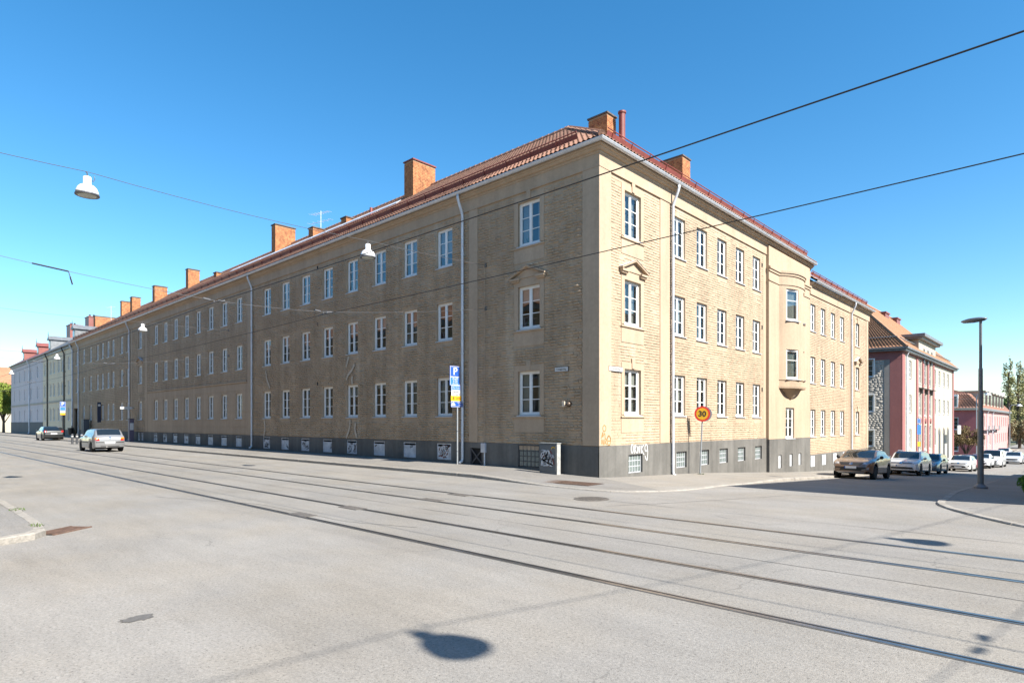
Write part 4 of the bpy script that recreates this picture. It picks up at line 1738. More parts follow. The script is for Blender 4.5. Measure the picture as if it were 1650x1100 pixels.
# ---------------- projecting bay with bow window
PB = 0.15
mb = MB()
fd = (16.62, 17.92, 0.98, 2.60)
wall_grid(14.30, 20.5, 0.98, 10.58, [fd], 0.16, y=-PB, mb=mb)
mb.quad((14.30, -PB, 0.98), (14.30, 0.0, 0.98), (14.30, 0.0, 10.58), (14.30, -PB, 10.58))
mb.quad((20.5, -PB, 0.98), (20.5, 0.0, 0.98), (20.5, 0.0, 10.58), (20.5, -PB, 10.58))
bay = obj('bay_wall', mb, M_trim, bld, FR)
window(bld, FR @ T(17.27, -PB, 0.98), 1.30, 1.62, '2x3', near=True, curtain=0.1, name='french_window')
BC_Y, BH, BD = 17.30, 1.62, 0.56


def bow(t, h=BH, d=BD):
    """plan of the bow: t in -1..1 -> (u, n)"""
    return BC_Y + h * t, PB + d * (1 - abs(t) ** 2.6)


def bow_band(z0, z1, grow0, grow1, name, mt, n=24, t0=-1.0, t1=1.0, cap=True, parent=None):
    mb = MB()
    V = []
    for k in range(n + 1):
        t = t0 + (t1 - t0) * k / n
        for (z, g) in ((z0, grow0), (z1, grow1)):
            u, nn = bow(t, BH + g, BD + g)
            V.append((u, -nn, z))
    F = [(2 * k, 2 * k + 2, 2 * k + 3, 2 * k + 1) for k in range(n)]
    if cap:
        F.append(tuple(2 * k for k in range(n + 1)))
        F.append(tuple(2 * k + 1 for k in range(n, -1, -1)))
    return obj(name, mb.add(V, F), mt, parent or bld, FR, smooth=False)


OW = [(-0.93, -0.13), (0.13, 0.93)]
for (za, zb) in ((3.66, 4.06), (5.58, 7.07), (8.69, 9.55)):
    bow_band(za, zb, 0, 0, 'bow_wall', M_wall if za < 4 else M_trim)
for (za, zb) in ((4.06, 5.58), (7.07, 8.69)):
    for (ta, tb) in ((-1.0, -0.80), (-0.24, 0.24), (0.80, 1.0)):
        bow_band(za, zb, 0, 0, 'bow_wall', M_trim, 8, ta, tb, cap=False)
    for (ta, tb) in ((-0.80, -0.24), (0.24, 0.80)):
        (ua, na), (ub, nb) = bow(ta), bow(tb)
        a, b = Vector((ua, -na, za)), Vector((ub, -nb, za))
        L = (b - a).length
        ang = math.atan2(b.y - a.y, b.x - a.x)
        c = (a + b) / 2
        window(bld, FR @ T(c.x, c.y - 0.06, za, ang), L, zb - za, '1x2', near=True, sill=True, curtain=0.2, name='bow_window', net=True)
bow_band(4.00, 4.06, 0.05, 0.05, 'bow_sill', M_trim)
bow_band(3.58, 3.68, 0.05, 0.08, 'bow_moulding', M_trim)
mb = MB()
rings = [(3.58, 0.0), (3.50, -0.06), (3.40, -0.18), (3.28, -0.30), (3.16, -0.42), (3.06, -0.54)]
V, n = [], 20
for (z, g) in rings:
    sc = 1 + g / 0.56 * 0.9
    for k in range(n + 1):
        t = -1 + 2 * k / n
        V.append((BC_Y + 1.25 * max(sc, 0.05) * t, -(PB + max(0.02, (BD - 0.05) * max(sc, 0.02)) * (1 - abs(t) ** 2.2)), z))
F = [(i * (n + 1) + k, i * (n + 1) + k + 1, (i + 1) * (n + 1) + k + 1, (i + 1) * (n + 1) + k) for i in range(len(rings) - 1) for k in range(n)]
obj('bow_corbel', MB().add(V, F), M_trim, bld, FR, smooth=True)
for (z0, z1, g) in ((9.46, 9.56, 0.10), (9.34, 9.455, 0.05), (8.86, 8.92, 0.04), (9.565, 9.60, 0.03)):
    bow_band(z0, z1, g, g, 'bow_cornice', M_trim)
    obj('bay_band', MB().box(14.30 - g * 0.6, -PB - g, z0, BC_Y - BH - 0.0, -PB + 0.02, z1), M_trim, bay, FR)
    obj('bay_band', MB().box(BC_Y + BH, -PB - g, z0, 20.5 + g * 0.6, -PB + 0.02, z1), M_trim, bay, FR)

# ---------------- painted tags on the wall
def scribble(strokes, w, M, mt, name='graffiti', y=-0.034, parent=None):
    mb = MB()
    for st in strokes:
        P = [Vector((a, 0, b)) for a, b in st]
        Q = []
        for i in range(len(P) - 1):
            p0, p1, p2, p3 = P[max(i - 1, 0)], P[i], P[i + 1], P[min(i + 2, len(P) - 1)]
            for j in range(5):
                t = j / 5
                Q.append(0.5 * (2 * p1 + (p2 - p0) * t + (2 * p0 - 5 * p1 + 4 * p2 - p3) * t * t + (3 * p1 - p0 - 3 * p2 + p3) * t ** 3))
        Q.append(P[-1])
        V = []
        for i, q in enumerate(Q):
            d = (Q[min(i + 1, len(Q) - 1)] - Q[max(i - 1, 0)])
            d = d.normalized() if d.length > 1e-6 else Vector((1, 0, 0))
            nr = Vector((-d.z, 0, d.x)) * w / 2
            V += [q + nr + Vector((0, y, 0)), q - nr + Vector((0, y, 0))]
        mb.add(V, [(2 * i, 2 * i + 1, 2 * i + 3, 2 * i + 2) for i in range(len(Q) - 1)])
    return obj(name, mb, mt, parent or bld, M)


M_fill = plaster('pale_repair_mortar', (0.50, 0.425, 0.335), 0.1, 0.15, 0.3, 50)
pxs = lambda *P: [(on_y(a, b, -0.05).x, on_y(a, b, -0.05).z) for a, b in P]
scribble([pxs((562, 574), (560, 582), (558, 591)), pxs((571, 587), (567, 596), (561, 604), (558, 612)), pxs((568, 606), (567, 612), (568, 619)), pxs((564, 676), (563, 690), (558, 705)),
          pxs((573, 681), (572, 692), (575, 705))], 0.13, FL, M_fill, 'mortar_repair', y=-0.056)
scribble([pxs((428, 597), (430, 610), (435, 625)), pxs((426, 676), (427, 690), (425, 703))], 0.13, FL, M_fill, 'mortar_repair', y=-0.056)
M_gw = mat('white_spray', (0.62, 0.62, 0.62), 0.8, var=0.15, vscale=10)
M_go = mat('ochre_spray', (0.30, 0.17, 0.05), 0.8)
M_gk = mat('black_spray', (0.04, 0.04, 0.045), 0.8)
M_gm = mat('maroon_spray', (0.16, 0.05, 0.04), 0.8, var=0.3)
circ = lambda cx, cz, rx, rz, n=10, a0=0.0, a1=6.3: [(cx + rx * math.cos(a0 + (a1 - a0) * k / n), cz + rz * math.sin(a0 + (a1 - a0) * k / n)) for k in range(n + 1)]
scribble([circ(0.24, 1.62, 0.09, 0.10), circ(0.50, 1.22, 0.10, 0.16, a0=1.2, a1=7.2), [(0.06, 1.30), (0.16, 1.50), (0.14, 1.34), (0.26, 1.46), (0.28, 1.30)],
          [(0.08, 1.10), (0.10, 1.26), (0.18, 1.08), (0.20, 1.26)], [(0.26, 1.08), (0.28, 1.28), (0.36, 1.24), (0.30, 1.16), (0.38, 1.08)], [(0.40, 1.30), (0.52, 1.36), (0.60, 1.22), (0.44, 1.20)]],
         0.035, FR, M_go, y=-0.0475)
scribble([circ(1.95, 0.90, 0.07, 0.15), [(2.10, 0.72), (2.11, 1.0), (2.20, 0.98), (2.12, 0.88), (2.24, 0.74)], [(2.30, 0.72), (2.32, 0.98), (2.42, 0.74), (2.45, 1.0)],
          [(2.56, 0.72), (2.54, 1.0)], [(2.72, 1.02), (2.56, 0.86), (2.74, 0.66)], circ(2.88, 0.90, 0.09, 0.12), [(2.97, 0.9), (2.99, 0.70), (2.93, 0.45), (2.80, 0.62)]],
         0.03, FR, M_gw, y=-0.034)
hs = [o for o in bld.children if o.name.startswith('cellar_hatch')]
hr = random.Random(5)
for i, o in enumerate(hs):
    a, b, c, d = hatches[i]
    nst = {0: 9, 3: 7, 5: 5, 7: 8}.get(i, hr.choice((0, 1, 2, 5)) if i > 7 else 1)
    st = []
    for _ in range(nst):
        x, z = hr.uniform(a + 0.15, b - 0.15), hr.uniform(c + 0.15, d - 0.15)
        s = []
        for _k in range(5):
            s.append((min(b - 0.08, max(a + 0.08, x + hr.uniform(-0.2, 0.2))), min(d - 0.08, max(c + 0.08, z + hr.uniform(-0.2, 0.2)))))
        st.append(s)
    if st:
        scribble(st, 0.05 if i == 0 else 0.03, FL, M_gk if i != 0 else M_gm, y=-0.003, parent=o)
    if i == 0:
        scribble([[(hr.uniform(a + .1, b - .1), hr.uniform(c + .1, d - .1)) for _ in range(5)] for _ in range(4)], 0.04, FL, M_gw, y=-0.005, parent=o)


# ------------------------------------------------------------------ neighbouring houses
M_beige = plaster('beige_render', (0.68, 0.58, 0.42), 0.06, 0.06, 0.1, 60)
M_lilac = plaster('lilac_render', (0.56, 0.505, 0.50), 0.06, 0.06, 0.1, 60)
M_pinkw = plaster('red_render', (0.29, 0.125, 0.118), 0.08, 0.08, 0.12, 60)
M_cream = plaster('cream_render', (0.40, 0.365, 0.30), 0.06, 0.06, 0.12, 60)
M_pale = plaster('pale_pink_render', (0.46, 0.265, 0.25), 0.06, 0.05, 0.1, 60)
M_dpink = plaster('dusky_pink_render', (0.40, 0.14, 0.145), 0.06, 0.06, 0.1, 60)
M_stone = plaster('rough_grey_stone', (0.40, 0.375, 0.335), 0.1, 0.15, 0.35, 14)
M_ochre = plaster('ochre_render', (0.56, 0.40, 0.22), 0.06, 0.06, 0.1, 60)
M_slate = mat('dark_slate_roof', (0.10, 0.104, 0.112), 0.6, var=0.3, vscale=4, bump=0.3, bscale=14)
M_lead = mat('grey_roof_sheet', (0.17, 0.18, 0.19), 0.5, metal=0.2, var=0.2, vscale=3)
M_otile = mat('orange_pantile', (0.31, 0.145, 0.075), 0.75, c2=(0.38, 0.20, 0.11), vscale=3.5, bump=0.3, bscale=16, dirt=0.25, dscale=1.0)
M_btile = mat('brown_pantile', (0.23, 0.105, 0.075), 0.75, c2=(0.30, 0.15, 0.10), vscale=3.5, bump=0.3, bscale=16)
M_greyp = plaster('grey_plinth', (0.14, 0.145, 0.14), 0.1, 0.1, 0.2, 40)
M_rsheet = mat('red_painted_sheet', (0.21, 0.072, 0.06), 0.5, var=0.15, vscale=2)
M_blk = mat('black_pipe', (0.022, 0.022, 0.024), 0.45)


def pantile_slope(a, b, c, d, parent, mt, pw=0.30, pr=0.38, amp=0.05):
    """a-b along the eave, d-c along the top (world points): ribbed tile courses as one surface"""
    a, b, c, d = (Vector(v) for v in (a, b, c, d))
    nrm = (b - a).cross(d - a).normalized()
    if nrm.z < 0:
        nrm = -nrm
    nc = max(2, int((b - a).length / pw))
    nr = max(1, int(((d - a).length) / pr))
    seg = 4
    V, F = [], []
    W = nc * seg + 1
    for j in range(nr):
        for (t, lift) in ((j / nr, 0.03), ((j + 1) / nr, 0.0)):
            p, q = a + (d - a) * t, b + (c - b) * t
            for i in range(W):
                V.append(tuple(p + (q - p) * (i / (W - 1)) + nrm * (lift + amp * (0.0, 0.7, 1.0, 0.5)[i % seg])))
    for j in range(nr):
        o = j * 2 * W
        for i in range(W - 1):
            F.append((o + i, o + i + 1, o + W + i + 1, o + W + i))
            if j:
                F.append((o - W + i, o - W + i + 1, o + i + 1, o + i))
    return tag(obj('tiling', np_mesh('tiling', V, F, mt), None, parent), kind='stuff')


def shell(z0, z1, pts, mt, parent, name='wall', skip=()):
    """plain outer walls along a footprint polygon"""
    mb = MB()
    n = len(pts)
    for i in range(n):
        if i in skip:
            continue
        a, b = pts[i], pts[(i + 1) % n]
        mb.quad((a[0], a[1], z0), (b[0], b[1], z0), (b[0], b[1], z1), (a[0], a[1], z1))
    return obj(name, mb, mt, parent)


def wall_windows(parent, M, u0, u1, z0, z1, wins, mt, rec=0.12, style='2x3', sill=True, name='wall', back=0.9, trim=None):
    """one facade with real openings; wins = [(uc, w, sill, head)]"""
    ops = [(u - w / 2, u + w / 2, s, h) for (u, w, s, h) in wins]
    o = obj(name, wall_grid(u0, u1, z0, z1, ops, rec), mt, parent, M)
    for (u, w, s, h) in wins:
        window(parent, M @ T(u, 0, s), w, h - s, style, sill=sill)
    obj('interior', MB().quad((u0 + 0.2, back, z0 + 0.1), (u1 - 0.2, back, z0 + 0.1), (u1 - 0.2, back, z1 - 0.1), (u0 + 0.2, back, z1 - 0.1)), M_room, parent, M)
    return o


def simple_gutter(parent, M, u0, u1, z, mt, nn=0.30):
    mb = MB()
    mb.tube([(u0, -nn, z), (u1, -nn, z)], 0.075, 8)
    mb.box(u0, -nn + 0.05, z - 0.10, u1, 0.02, z - 0.03)
    mb.box(u0, -0.14, z - 0.34, u1, 0.02, z - 0.101)
    return obj('cornice', mb, mt, parent, M)


# ---- beige and lilac houses down the street
def street_house(label, x0, x1, mt, cols, style, plinth_h, pl_mt, roofmt, dormers, pipes, chims, band_mt):
    t = thing('terraced_house', label, 'house', T((x0 + x1) / 2, 0, 0.1))
    W = x1 - x0
    eave = 10.75
    wins = []
    for px in cols:
        u = on_y(px, 600).x
        for (s, h) in ((2.05, 3.65), (5.15, 6.75), (8.0, 9.55)):
            wins.append((u, 0.95, s, h))
    M = FL
    wall_windows(t, M, x0, x1, 0.0, eave, wins, mt, 0.10)
    shell(0, eave, [(x0, 0), (x1, 0), (x1, 11), (x0, 11)], mt, t, skip=(0,))
    obj('plinth', MB().box(x0, -0.035, -0.2, x1, 0.01, plinth_h), pl_mt, t)
    obj('string_course', MB().box(x0, -0.06, 4.30, x1, 0.01, 4.55), band_mt, t)
    simple_gutter(t, M, x0, x1, eave + 0.05, M_lead)
    rf = obj('roof', MB().quad((x0, -0.4, eave + 0.05), (x1, -0.4, eave + 0.05), (x1, 5.5, 14.9), (x0, 5.5, 14.9)).quad((x0, 11.4, eave + 0.05), (x1, 11.4, eave + 0.05), (x1, 5.5, 14.9), (x0, 5.5, 14.9)), roofmt, t)
    if roofmt is M_otile:
        pantile_slope((x0, -0.4, eave + 0.06), (x1, -0.4, eave + 0.06), (x1, 5.5, 14.92), (x0, 5.5, 14.92), rf, roofmt)
    for (px, pyt, dm) in dormers:
        p = on_y(px, pyt, 0.6)
        zt = p.z
        mb = MB()
        x = p.x
        w = 0.62
        mb.box(x - w, 0.6, eave + 0.4, x + w, 4.5, zt - 0.55)
        mb.prism([(x - w - 0.2, zt - 0.55), (x + w + 0.2, zt - 0.55), (x, zt)], 'y', 0.42, 5.0)
        d = obj('dormer', mb, dm, t)
        obj('dormer_window', MB().box(x - 0.45, 0.56, eave + 1.0, x + 0.45, 0.60, zt - 0.75), M_gblk, d)
        obj('finial', MB().tube([(x, 0.45, zt - 0.02), (x, 0.45, zt + 0.55)], 0.05, 6, True, 0.01), M_blk, d)
    for px, m_ in pipes:
        downpipe(on_y(px, 600, -0.1).x, 0.2, FL, mt=m_, parent=t, r=0.075, ztop=10.75)
    for (pa, pb, pt, m_, yy) in chims:
        a, b = on_y(pa, pt, yy), on_y(pb, pt, yy)
        c = obj('chimney', MB().box(a.x, yy, 12.6, max(b.x, a.x + 0.8), yy + 1.5, a.z).box(a.x - 0.06, yy - 0.06, a.z, max(b.x, a.x + 0.8) + 0.06, yy + 1.56, a.z + 0.12), m_, t)
        for k in range(2):
            obj('flue', MB().lathe([(0.14, a.z + 0.11), (0.12, a.z + 0.55)], 8, (a.x + 0.3 + 0.3 * k, yy + 0.5 + 0.4 * k, 0)), M_blk, c)
    return t


street_house('beige rendered house with slate dormers and black downpipes next to the brown building', -89.8, LEND - 0.25, M_beige, (72.3, 81.5, 87.2, 94.4, 100.2, 110.6), 0, 1.0, M_greyp, M_slate,
             ((80, 541, M_lead), (119, 523, M_lead)), ((76, M_blk), (103, M_blk), (116.3, M_zinc)), ((107, 113, 526, M_rsheet, 4.2), (137, 143, 513, M_rsheet, 4.5)), M_cream)
street_house('lilac rendered house with red dormers at the far end of the terrace', -115.3, -89.85, M_lilac, (23.8, 31.8, 40, 50, 60.5), 0, 1.9, M_greyp, M_rsheet,
             ((38, 562, M_rsheet), (61, 552, M_rsheet)), ((47, M_zinc),), (), M_cream)
ch = on_y(152, 510, 4.6)
chimney(ch.x - 0.4, ch.x + 0.5, 4.6, 7.4, 13.2, ch.z, parent=bld, course=0.12)

# ---- gable house and wall closing the street
p0 = on_y(-2, 690, 9.0)
far = thing('distant_house', 'distant house with orange tiled roof and white wall behind the tree', 'house', T(-140, 9, 0))
fx0, fx1, fy0, fy1 = -160, -134, -8, 24
shell(-0.2, 6.0, [(fx0, fy0), (fx1, fy0), (fx1, fy1), (fx0, fy1)], M_cream, far)
rf = obj('roof', MB().add([(fx1 + 0.4, fy0 - 0.4, 6.0), (fx1 + 0.4, fy1, 6.0), (-147, fy1, 13.0), (-147, fy0 + 3, 13.0), (fx0, fy0 - 0.4, 6.0), (fx0, fy1, 6.0)],
                          [(0, 1, 2, 3), (0, 3, 4), (4, 3, 2, 5)]), M_otile, far)
for k in range(5):
    for z in (1.2, 3.8):
        window(far, T(fx1, -6.5 + k * 3.2, z, R(90)), 1.1, 1.4)

# ---- red and cream house down the side street
rb = thing('corner_house', 'red and cream four-storey house with orange tiled roof and rough stone side wall', 'house', T(0, 45.4, gz(2, 46)))
ZB, ZE = -3.6, 8.25
PF = T(0, 45.4, 0, R(90))                       # facade frame: u = y - 45.4
FWID = 28.9
u_of = lambda px: on_x(px, 600).y - 45.4
fcols = []
zr = [(on_x(1466.7, 581).z, on_x(1466.7, 609).z), (on_x(1466.7, 636).z, on_x(1466.7, 664).z), (on_x(1466.7, 691).z, on_x(1466.7, 723).z)]
wins, arches = [], []
for zx in (672, 745, 783, 820, 853, 887, 920, 950):
    u = u_of(1320 + zx / 4.58)
    for k, (h, s) in enumerate(zr):
        if k == 2 and zx > 870:
            arches.append(u)
            continue
        tall = 0.3 if 700 < zx < 830 else 0
        wins.append((u, 1.1, s - tall, h + tall))
ops = [(u - 0.6, u + 0.6, gz(3, 46 + u) + 0.1, 0.2) for u in arches]
wall = wall_windows(rb, PF, 0, FWID, ZB, ZE, wins, M_cream, 0.12, name='facade_wall')
for u in arches:
    z0 = gz(3, 46 + u) + 0.1
    mb = MB()
    poly = [(u - 0.55, z0), (u + 0.55, z0)] + [(u + 0.55 * math.cos(a), 0.6 + 0.55 * math.sin(a)) for a in [math.pi * k / 8 for k in range(9)]]
    mb.prism(poly, 'y', -0.02, 0.05)
    obj('arched_door', mb, M_darkp, rb, PF)
    ring = MB()
    for k in range(8):
        a0, a1 = math.pi * k / 8, math.pi * (k + 1) / 8
        ring.add([(u + r_ * math.cos(a), -0.06, 0.6 + r_ * math.sin(a)) for r_, a in ((0.58, a0), (0.58, a1), (0.74, a1), (0.74, a0))], [(0, 1, 2, 3)])
    obj('arch_ring', ring, M_cream, rb, PF)


def redband(u0, u1, z0, z1, n=0.05):
    obj('red_band', MB().box(u0, -n, z0, u1, 0.02, z1), M_pinkw, rb, PF)


redband(-0.02, 1.1, ZB, ZE, 0.06)
redband(FWID - 0.8, FWID + 0.02, ZB, ZE, 0.06)
redband(1.1, FWID - 0.8, zr[0][0] + 1.0, ZE - 0.3, 0.045)
for zx in (720, 764, 801, 841):
    u = u_of(1320 + zx / 4.58)
    redband(u - 0.42, u + 0.42, ZB, zr[0][0] + 1.0, 0.07)
for zx in (745, 783, 820):
    u = u_of(1320 + zx / 4.58)
    z = (zr[1][0] + zr[0][1]) / 2
    obj('balcony', MB().box(u - 0.7, -0.40, z - 0.04, u + 0.7, 0.0, z + 0.04).box(u - 0.7, -0.40, z + 0.40, u + 0.7, -0.37, z + 0.44).box(u - 0.15, -0.25, z - 0.5, u + 0.15, 0.0, z - 0.04), M_iron, rb, PF)
    z = (zr[2][0] + zr[1][1]) / 2
    obj('medallion', MB().lathe([(0.0, -0.09), (0.28, -0.09), (0.32, 0.0)], 14, (u, 0, z), 'y'), M_pinkw, rb, PF)
downp = obj('downpipe', MB().tube([(1.35, -0.35, ZE), (1.35, -0.12, ZE - 0.6), (1.35, -0.12, ZB + 1)], 0.07, 8), M_zinc, rb, PF)
# skewed side wall: rough stone field in a grey frame, red at the corner
th = R(11)
SF = T(0, 45.4, 0) @ Matrix.Rotation(th, 4, 'Z') @ T(-13, 0, 0)
swins = []
for (a, b) in ((579, 607), (636, 663), (693, 719)):
    za, zb = on_y(1403.5, a, 44.8).z, on_y(1403.5, b, 44.8).z
    swins.append((13 - 2.75, 1.3, zb, za))
wall_windows(rb, SF, 0, 13, ZB, ZE - 0.9, swins, M_stone, 0.1, style='1x3', name='side_wall')
obj('red_corner', MB().box(13 - 0.88, -0.03, ZB, 13.0, 0.05, ZE - 0.9), M_pinkw, rb, SF)
obj('red_corner', MB().box(0, -0.035, ZE - 0.9, 13.0, 0.05, ZE), M_pinkw, rb, SF)
obj('grey_quoin', MB().box(13 - 1.30, -0.025, ZB, 13 - 0.88, 0.05, ZE - 0.9), plaster('grey_quoin_render', (0.25, 0.235, 0.22), 0.06, 0.06), rb, SF)
st = []
srnd = random.Random(21)
z = ZB + 1.0
while z < ZE - 1.1:
    hgt = srnd.uniform(0.14, 0.24)
    u = 5.0
    while u < 13 - 1.35:
        L = srnd.uniform(0.18, 0.42)
        b = min(u + L, 13 - 1.31)
        if not any(wu - ww / 2 - 0.12 < (u + b) / 2 < wu + ww / 2 + 0.12 and s - 0.2 < z + hgt / 2 < h + 0.2 for (wu, ww, s, h) in swins):
            st.append((u + 0.002, b - 0.002, z + 0.002, z + hgt - 0.002, srnd.uniform(0.002, 0.007)))
        u = b
    z += hgt
tag(obj('stonework', brick_mesh('stonework', st, M_stone, 9), None, rb, SF), kind='stuff')
for (wu, ww, s, h) in swins:
    mb = MB()
    for (a, b, c, d) in ((wu - ww / 2 - 0.1, wu - ww / 2, s, h), (wu + ww / 2, wu + ww / 2 + 0.1, s, h), (wu - ww / 2 - 0.1, wu + ww / 2 + 0.1, h, h + 0.1)):
        mb.box(a, -0.05, c, b, 0.02, d)
    obj('window_casing', mb, M_white, rb, SF)
# eaves, roof, attic storey
co = MB().box(-0.5, -0.55, ZE, FWID + 0.5, 0.1, ZE + 0.12).box(-0.35, -0.38, ZE - 0.18, FWID + 0.35, 0.1, ZE)
obj('cornice', co, M_lead, rb, PF)
obj('cornice', MB().box(0, -0.55, ZE + 0.002, 13.4, 0.1, ZE + 0.118).box(0, -0.38, ZE - 0.178, 13.3, 0.1, ZE - 0.002), M_lead, rb, SF)
A, B_, C_, D_ = PF @ Vector((-0.4, -0.45, ZE + 0.13)), PF @ Vector((FWID + 0.4, -0.45, ZE + 0.13)), PF @ Vector((FWID - 4.5, 5.5, ZE + 6.2)), PF @ Vector((4.5, 5.5, ZE + 6.2))
E_, F_ = PF @ Vector((-0.4 - 1.2, 13, ZE + 0.13)), PF @ Vector((FWID + 0.4, 13, ZE + 0.13))
rr = obj('roof', MB().add([A, B_, C_, D_, E_, F_], [(0, 1, 2, 3), (0, 3, 4), (1, 5, 2), (4, 3, 2, 5)]), M_otile, rb)
pantile_slope(A, B_, C_, D_, rr, M_otile)
pantile_slope(E_, A, D_, D_ - Vector((0.05, 0, 0)), rr, M_otile, pw=0.26)
obj('hip_tiling', MB().tube([A, D_], 0.16, 6).tube([D_, C_], 0.16, 6), M_otile, rr)
obj('snow_guard', MB().tube([PF @ Vector((0.2, 0.15, ZE + 1.0)), PF @ Vector((FWID - 1, 0.15, ZE + 1.0))], 0.05, 5).tube([A + Vector((-0.8, 0.6, 1.0)), E_ + Vector((1, 0.6, 1.0))], 0.05, 5), M_lead, rr)
ua, ub = u_of(1478.3), u_of(1505.6)
zt = on_x(1478.3, 543).z
at_ = obj('attic_storey', wall_grid(ua, ub, ZE - 0.2, zt, [], 0.1, y=-0.1).quad((ua, -0.1, ZE - 0.2), (ua, 6, ZE - 0.2), (ua, 6, zt), (ua, -0.1, zt)).quad((ub, -0.1, ZE - 0.2), (ub, 6, ZE - 0.2), (ub, 6, zt), (ub, -0.1, zt)), M_cream, rb, PF)
for zx in (765, 794, 822):
    u = u_of(1320 + zx / 4.58)
    obj('attic_window', MB().box(u - 0.3, -0.13, zt - 2.3, u + 0.3, -0.09, zt - 0.9), M_darkp, at_, PF)
obj('attic_roof', MB().box(ua - 0.6, -0.7, zt, ub + 0.6, 6.4, zt + 0.28).box(ua - 0.4, -0.45, zt - 0.18, ub + 0.4, 6.2, zt), M_lead, rb, PF)
for (pa, yt) in ((1415, 507), (1434, 516)):
    p = on_x(pa, yt, -5.5)
    obj('chimney', MB().box(p.y - 45.4 - 0.9, 4.6, ZE + 4, p.y - 45.4 + 0.9, 6.4, p.z).box(p.y - 45.4 - 1.0, 4.5, p.z, p.y - 45.4 + 1.0, 6.5, p.z + 0.15), M_rsheet, rb, PF)
# porch sign and steps
obj('porch_sign', MB().box(u_of(1521), -1.3, 0.55, u_of(1526), -1.22, 1.5), M_white, rb, PF)
# low wall with piers at the side entrance
lw = thing('garden_wall', 'low pale wall with square piers beside the stone side wall', 'wall', T(1.0, 43, gz(3, 43)))
mb = MB()
for k in range(3):
    y = 37.2 + k * 2.6
    obj('pier', MB().box(1.2, y, gz(3, y) - 0.1, 1.6, y + 0.4, gz(3, y) + 1.35).box(1.14, y - 0.06, gz(3, y) + 1.35, 1.66, y + 0.46, gz(3, y) + 1.45), M_cream, lw)
    if k < 2:
        obj('rail', MB().box(1.34, y + 0.4, gz(3, y) + 0.9, 1.46, y + 2.6, gz(3, y) + 1.1).box(1.30, y + 0.4, gz(3, y) - 0.2, 1.50, y + 2.6, gz(3, y) + 0.25), M_stone, lw)

# ---- pink house with mansard roof beyond
pk = thing('mansard_house', 'pale pink house with brown mansard roof and a row of white dormers', 'house', T(0, 100, -3.5))
PK = T(0, 99.7, 0, R(90))
PL, pE, pM_, pR = 50, 3.75, 6.4, 8.2
pw_ = []
for k in range(12):
    for (s, h) in ((-1.9, -0.2), (1.1, 2.9)):
        pw_.append((2.6 + k * 4.0, 1.2, s, h))
wall_windows(pk, PK, 0, PL, -3.8, pE, pw_, M_pale, 0.1)
SK = T(0, 99.7, 0) @ Matrix.Rotation(R(5), 4, 'Z') @ T(-14, 0, 0)
wall_windows(pk, SK, 0, 14, -3.8, pE, [(14 - 3.2, 1.3, 0.75, 2.65), (14 - 3.2, 1.3, -2.6, -0.8)], M_dpink, 0.1)
shell(-3.8, pE, [(0, 149.7), (-14, 149.7), (-14, 98.5)], M_pale, pk, skip=(2,))
g = obj('cornice', MB().box(-0.4, -0.5, pE, PL + 0.4, 0.1, pE + 0.35), M_lead, pk, PK)
obj('cornice', MB().box(0, -0.5, pE + 0.002, 14.4, 0.1, pE + 0.348), M_cream, pk, SK)
q = lambda u, v, z: PK @ Vector((u, v, z))
rr = obj('roof', MB().add([q(-0.3, -0.4, pE + .3), q(PL, -0.4, pE + .3), q(PL, 1.6, pM_), q(1.6, 1.6, pM_), q(PL, 7, pR), q(6, 7, pR), q(-1.3, 14, pE + .3), q(0.8, 12.5, pM_)],
                          [(0, 1, 2, 3), (3, 2, 4, 5), (6, 0, 3, 7), (7, 3, 5)]), M_btile, pk)
pantile_slope(q(-0.3, -0.4, pE + .3), q(PL, -0.4, pE + .3), q(PL, 1.6, pM_), q(1.6, 1.6, pM_), rr, M_btile, pw=0.5, pr=0.5)
pantile_slope(q(-1.3, 14, pE + .3), q(-0.3, -0.4, pE + .3), q(1.6, 1.6, pM_), q(0.8, 12.5, pM_), rr, M_btile, pw=0.4, pr=0.45)
pantile_slope(q(0.8, 12.5, pM_), q(1.6, 1.6, pM_), q(6, 7, pR), q(6, 7.05, pR), rr, M_btile, pw=0.4, pr=0.45)
for k in range(7):
    u = 6.5 + k * 5.2
    d = obj('dormer', MB().box(u - 1.0, 0.0, pE + 0.7, u + 1.0, 3.0, pM_ + 0.35).box(u - 1.25, -0.3, pM_ + 0.35, u + 1.25, 3.4, pM_ + 0.55), M_cream, pk, PK)
    obj('dormer_window', MB().box(u - 0.7, -0.04, pE + 1.1, u + 0.7, 0.0, pM_ + 0.1), M_gblk, d, PK)
for (u, v) in ((7.5, 6.5), (11, 6.0)):
    obj('skylight_box', MB().box(u - 1.0, v, pR - 0.8, u + 1.0, v + 2, pR + 1.1).prism([(u - 1.1, pR + 1.1), (u + 1.1, pR + 1.1), (u + 1.1, pR + 1.35), (u - 1.1, pR + 1.25)], 'y', v - 0.2, v + 2.2), M_lead, pk, PK)
dm = obj('side_dormer', MB().box(14.0 - 4.0, -0.2, pE + 0.3, 14.0 - 2.6, 2.4, pM_ - 0.2), M_white, pk, SK)
obj('dormer_window', MB().box(14.0 - 3.85, -0.24, pE + 0.6, 14.0 - 2.75, -0.2, pM_ - 0.5), M_gblk, dm, SK)
for k in range(3):
    u = 4.6 + k * 8
    obj('balcony', MB().box(u - 1.0, -0.8, 0.55, u + 1.0, 0, 0.68).box(u - 1.0, -0.8, 0.68, u + 1.0, -0.76, 1.35).box(u - 0.9, -0.4, 0.1, u - 0.7, 0, 0.55).box(u + 0.7, -0.4, 0.1, u + 0.9, 0, 0.55), M_lead, pk, PK)
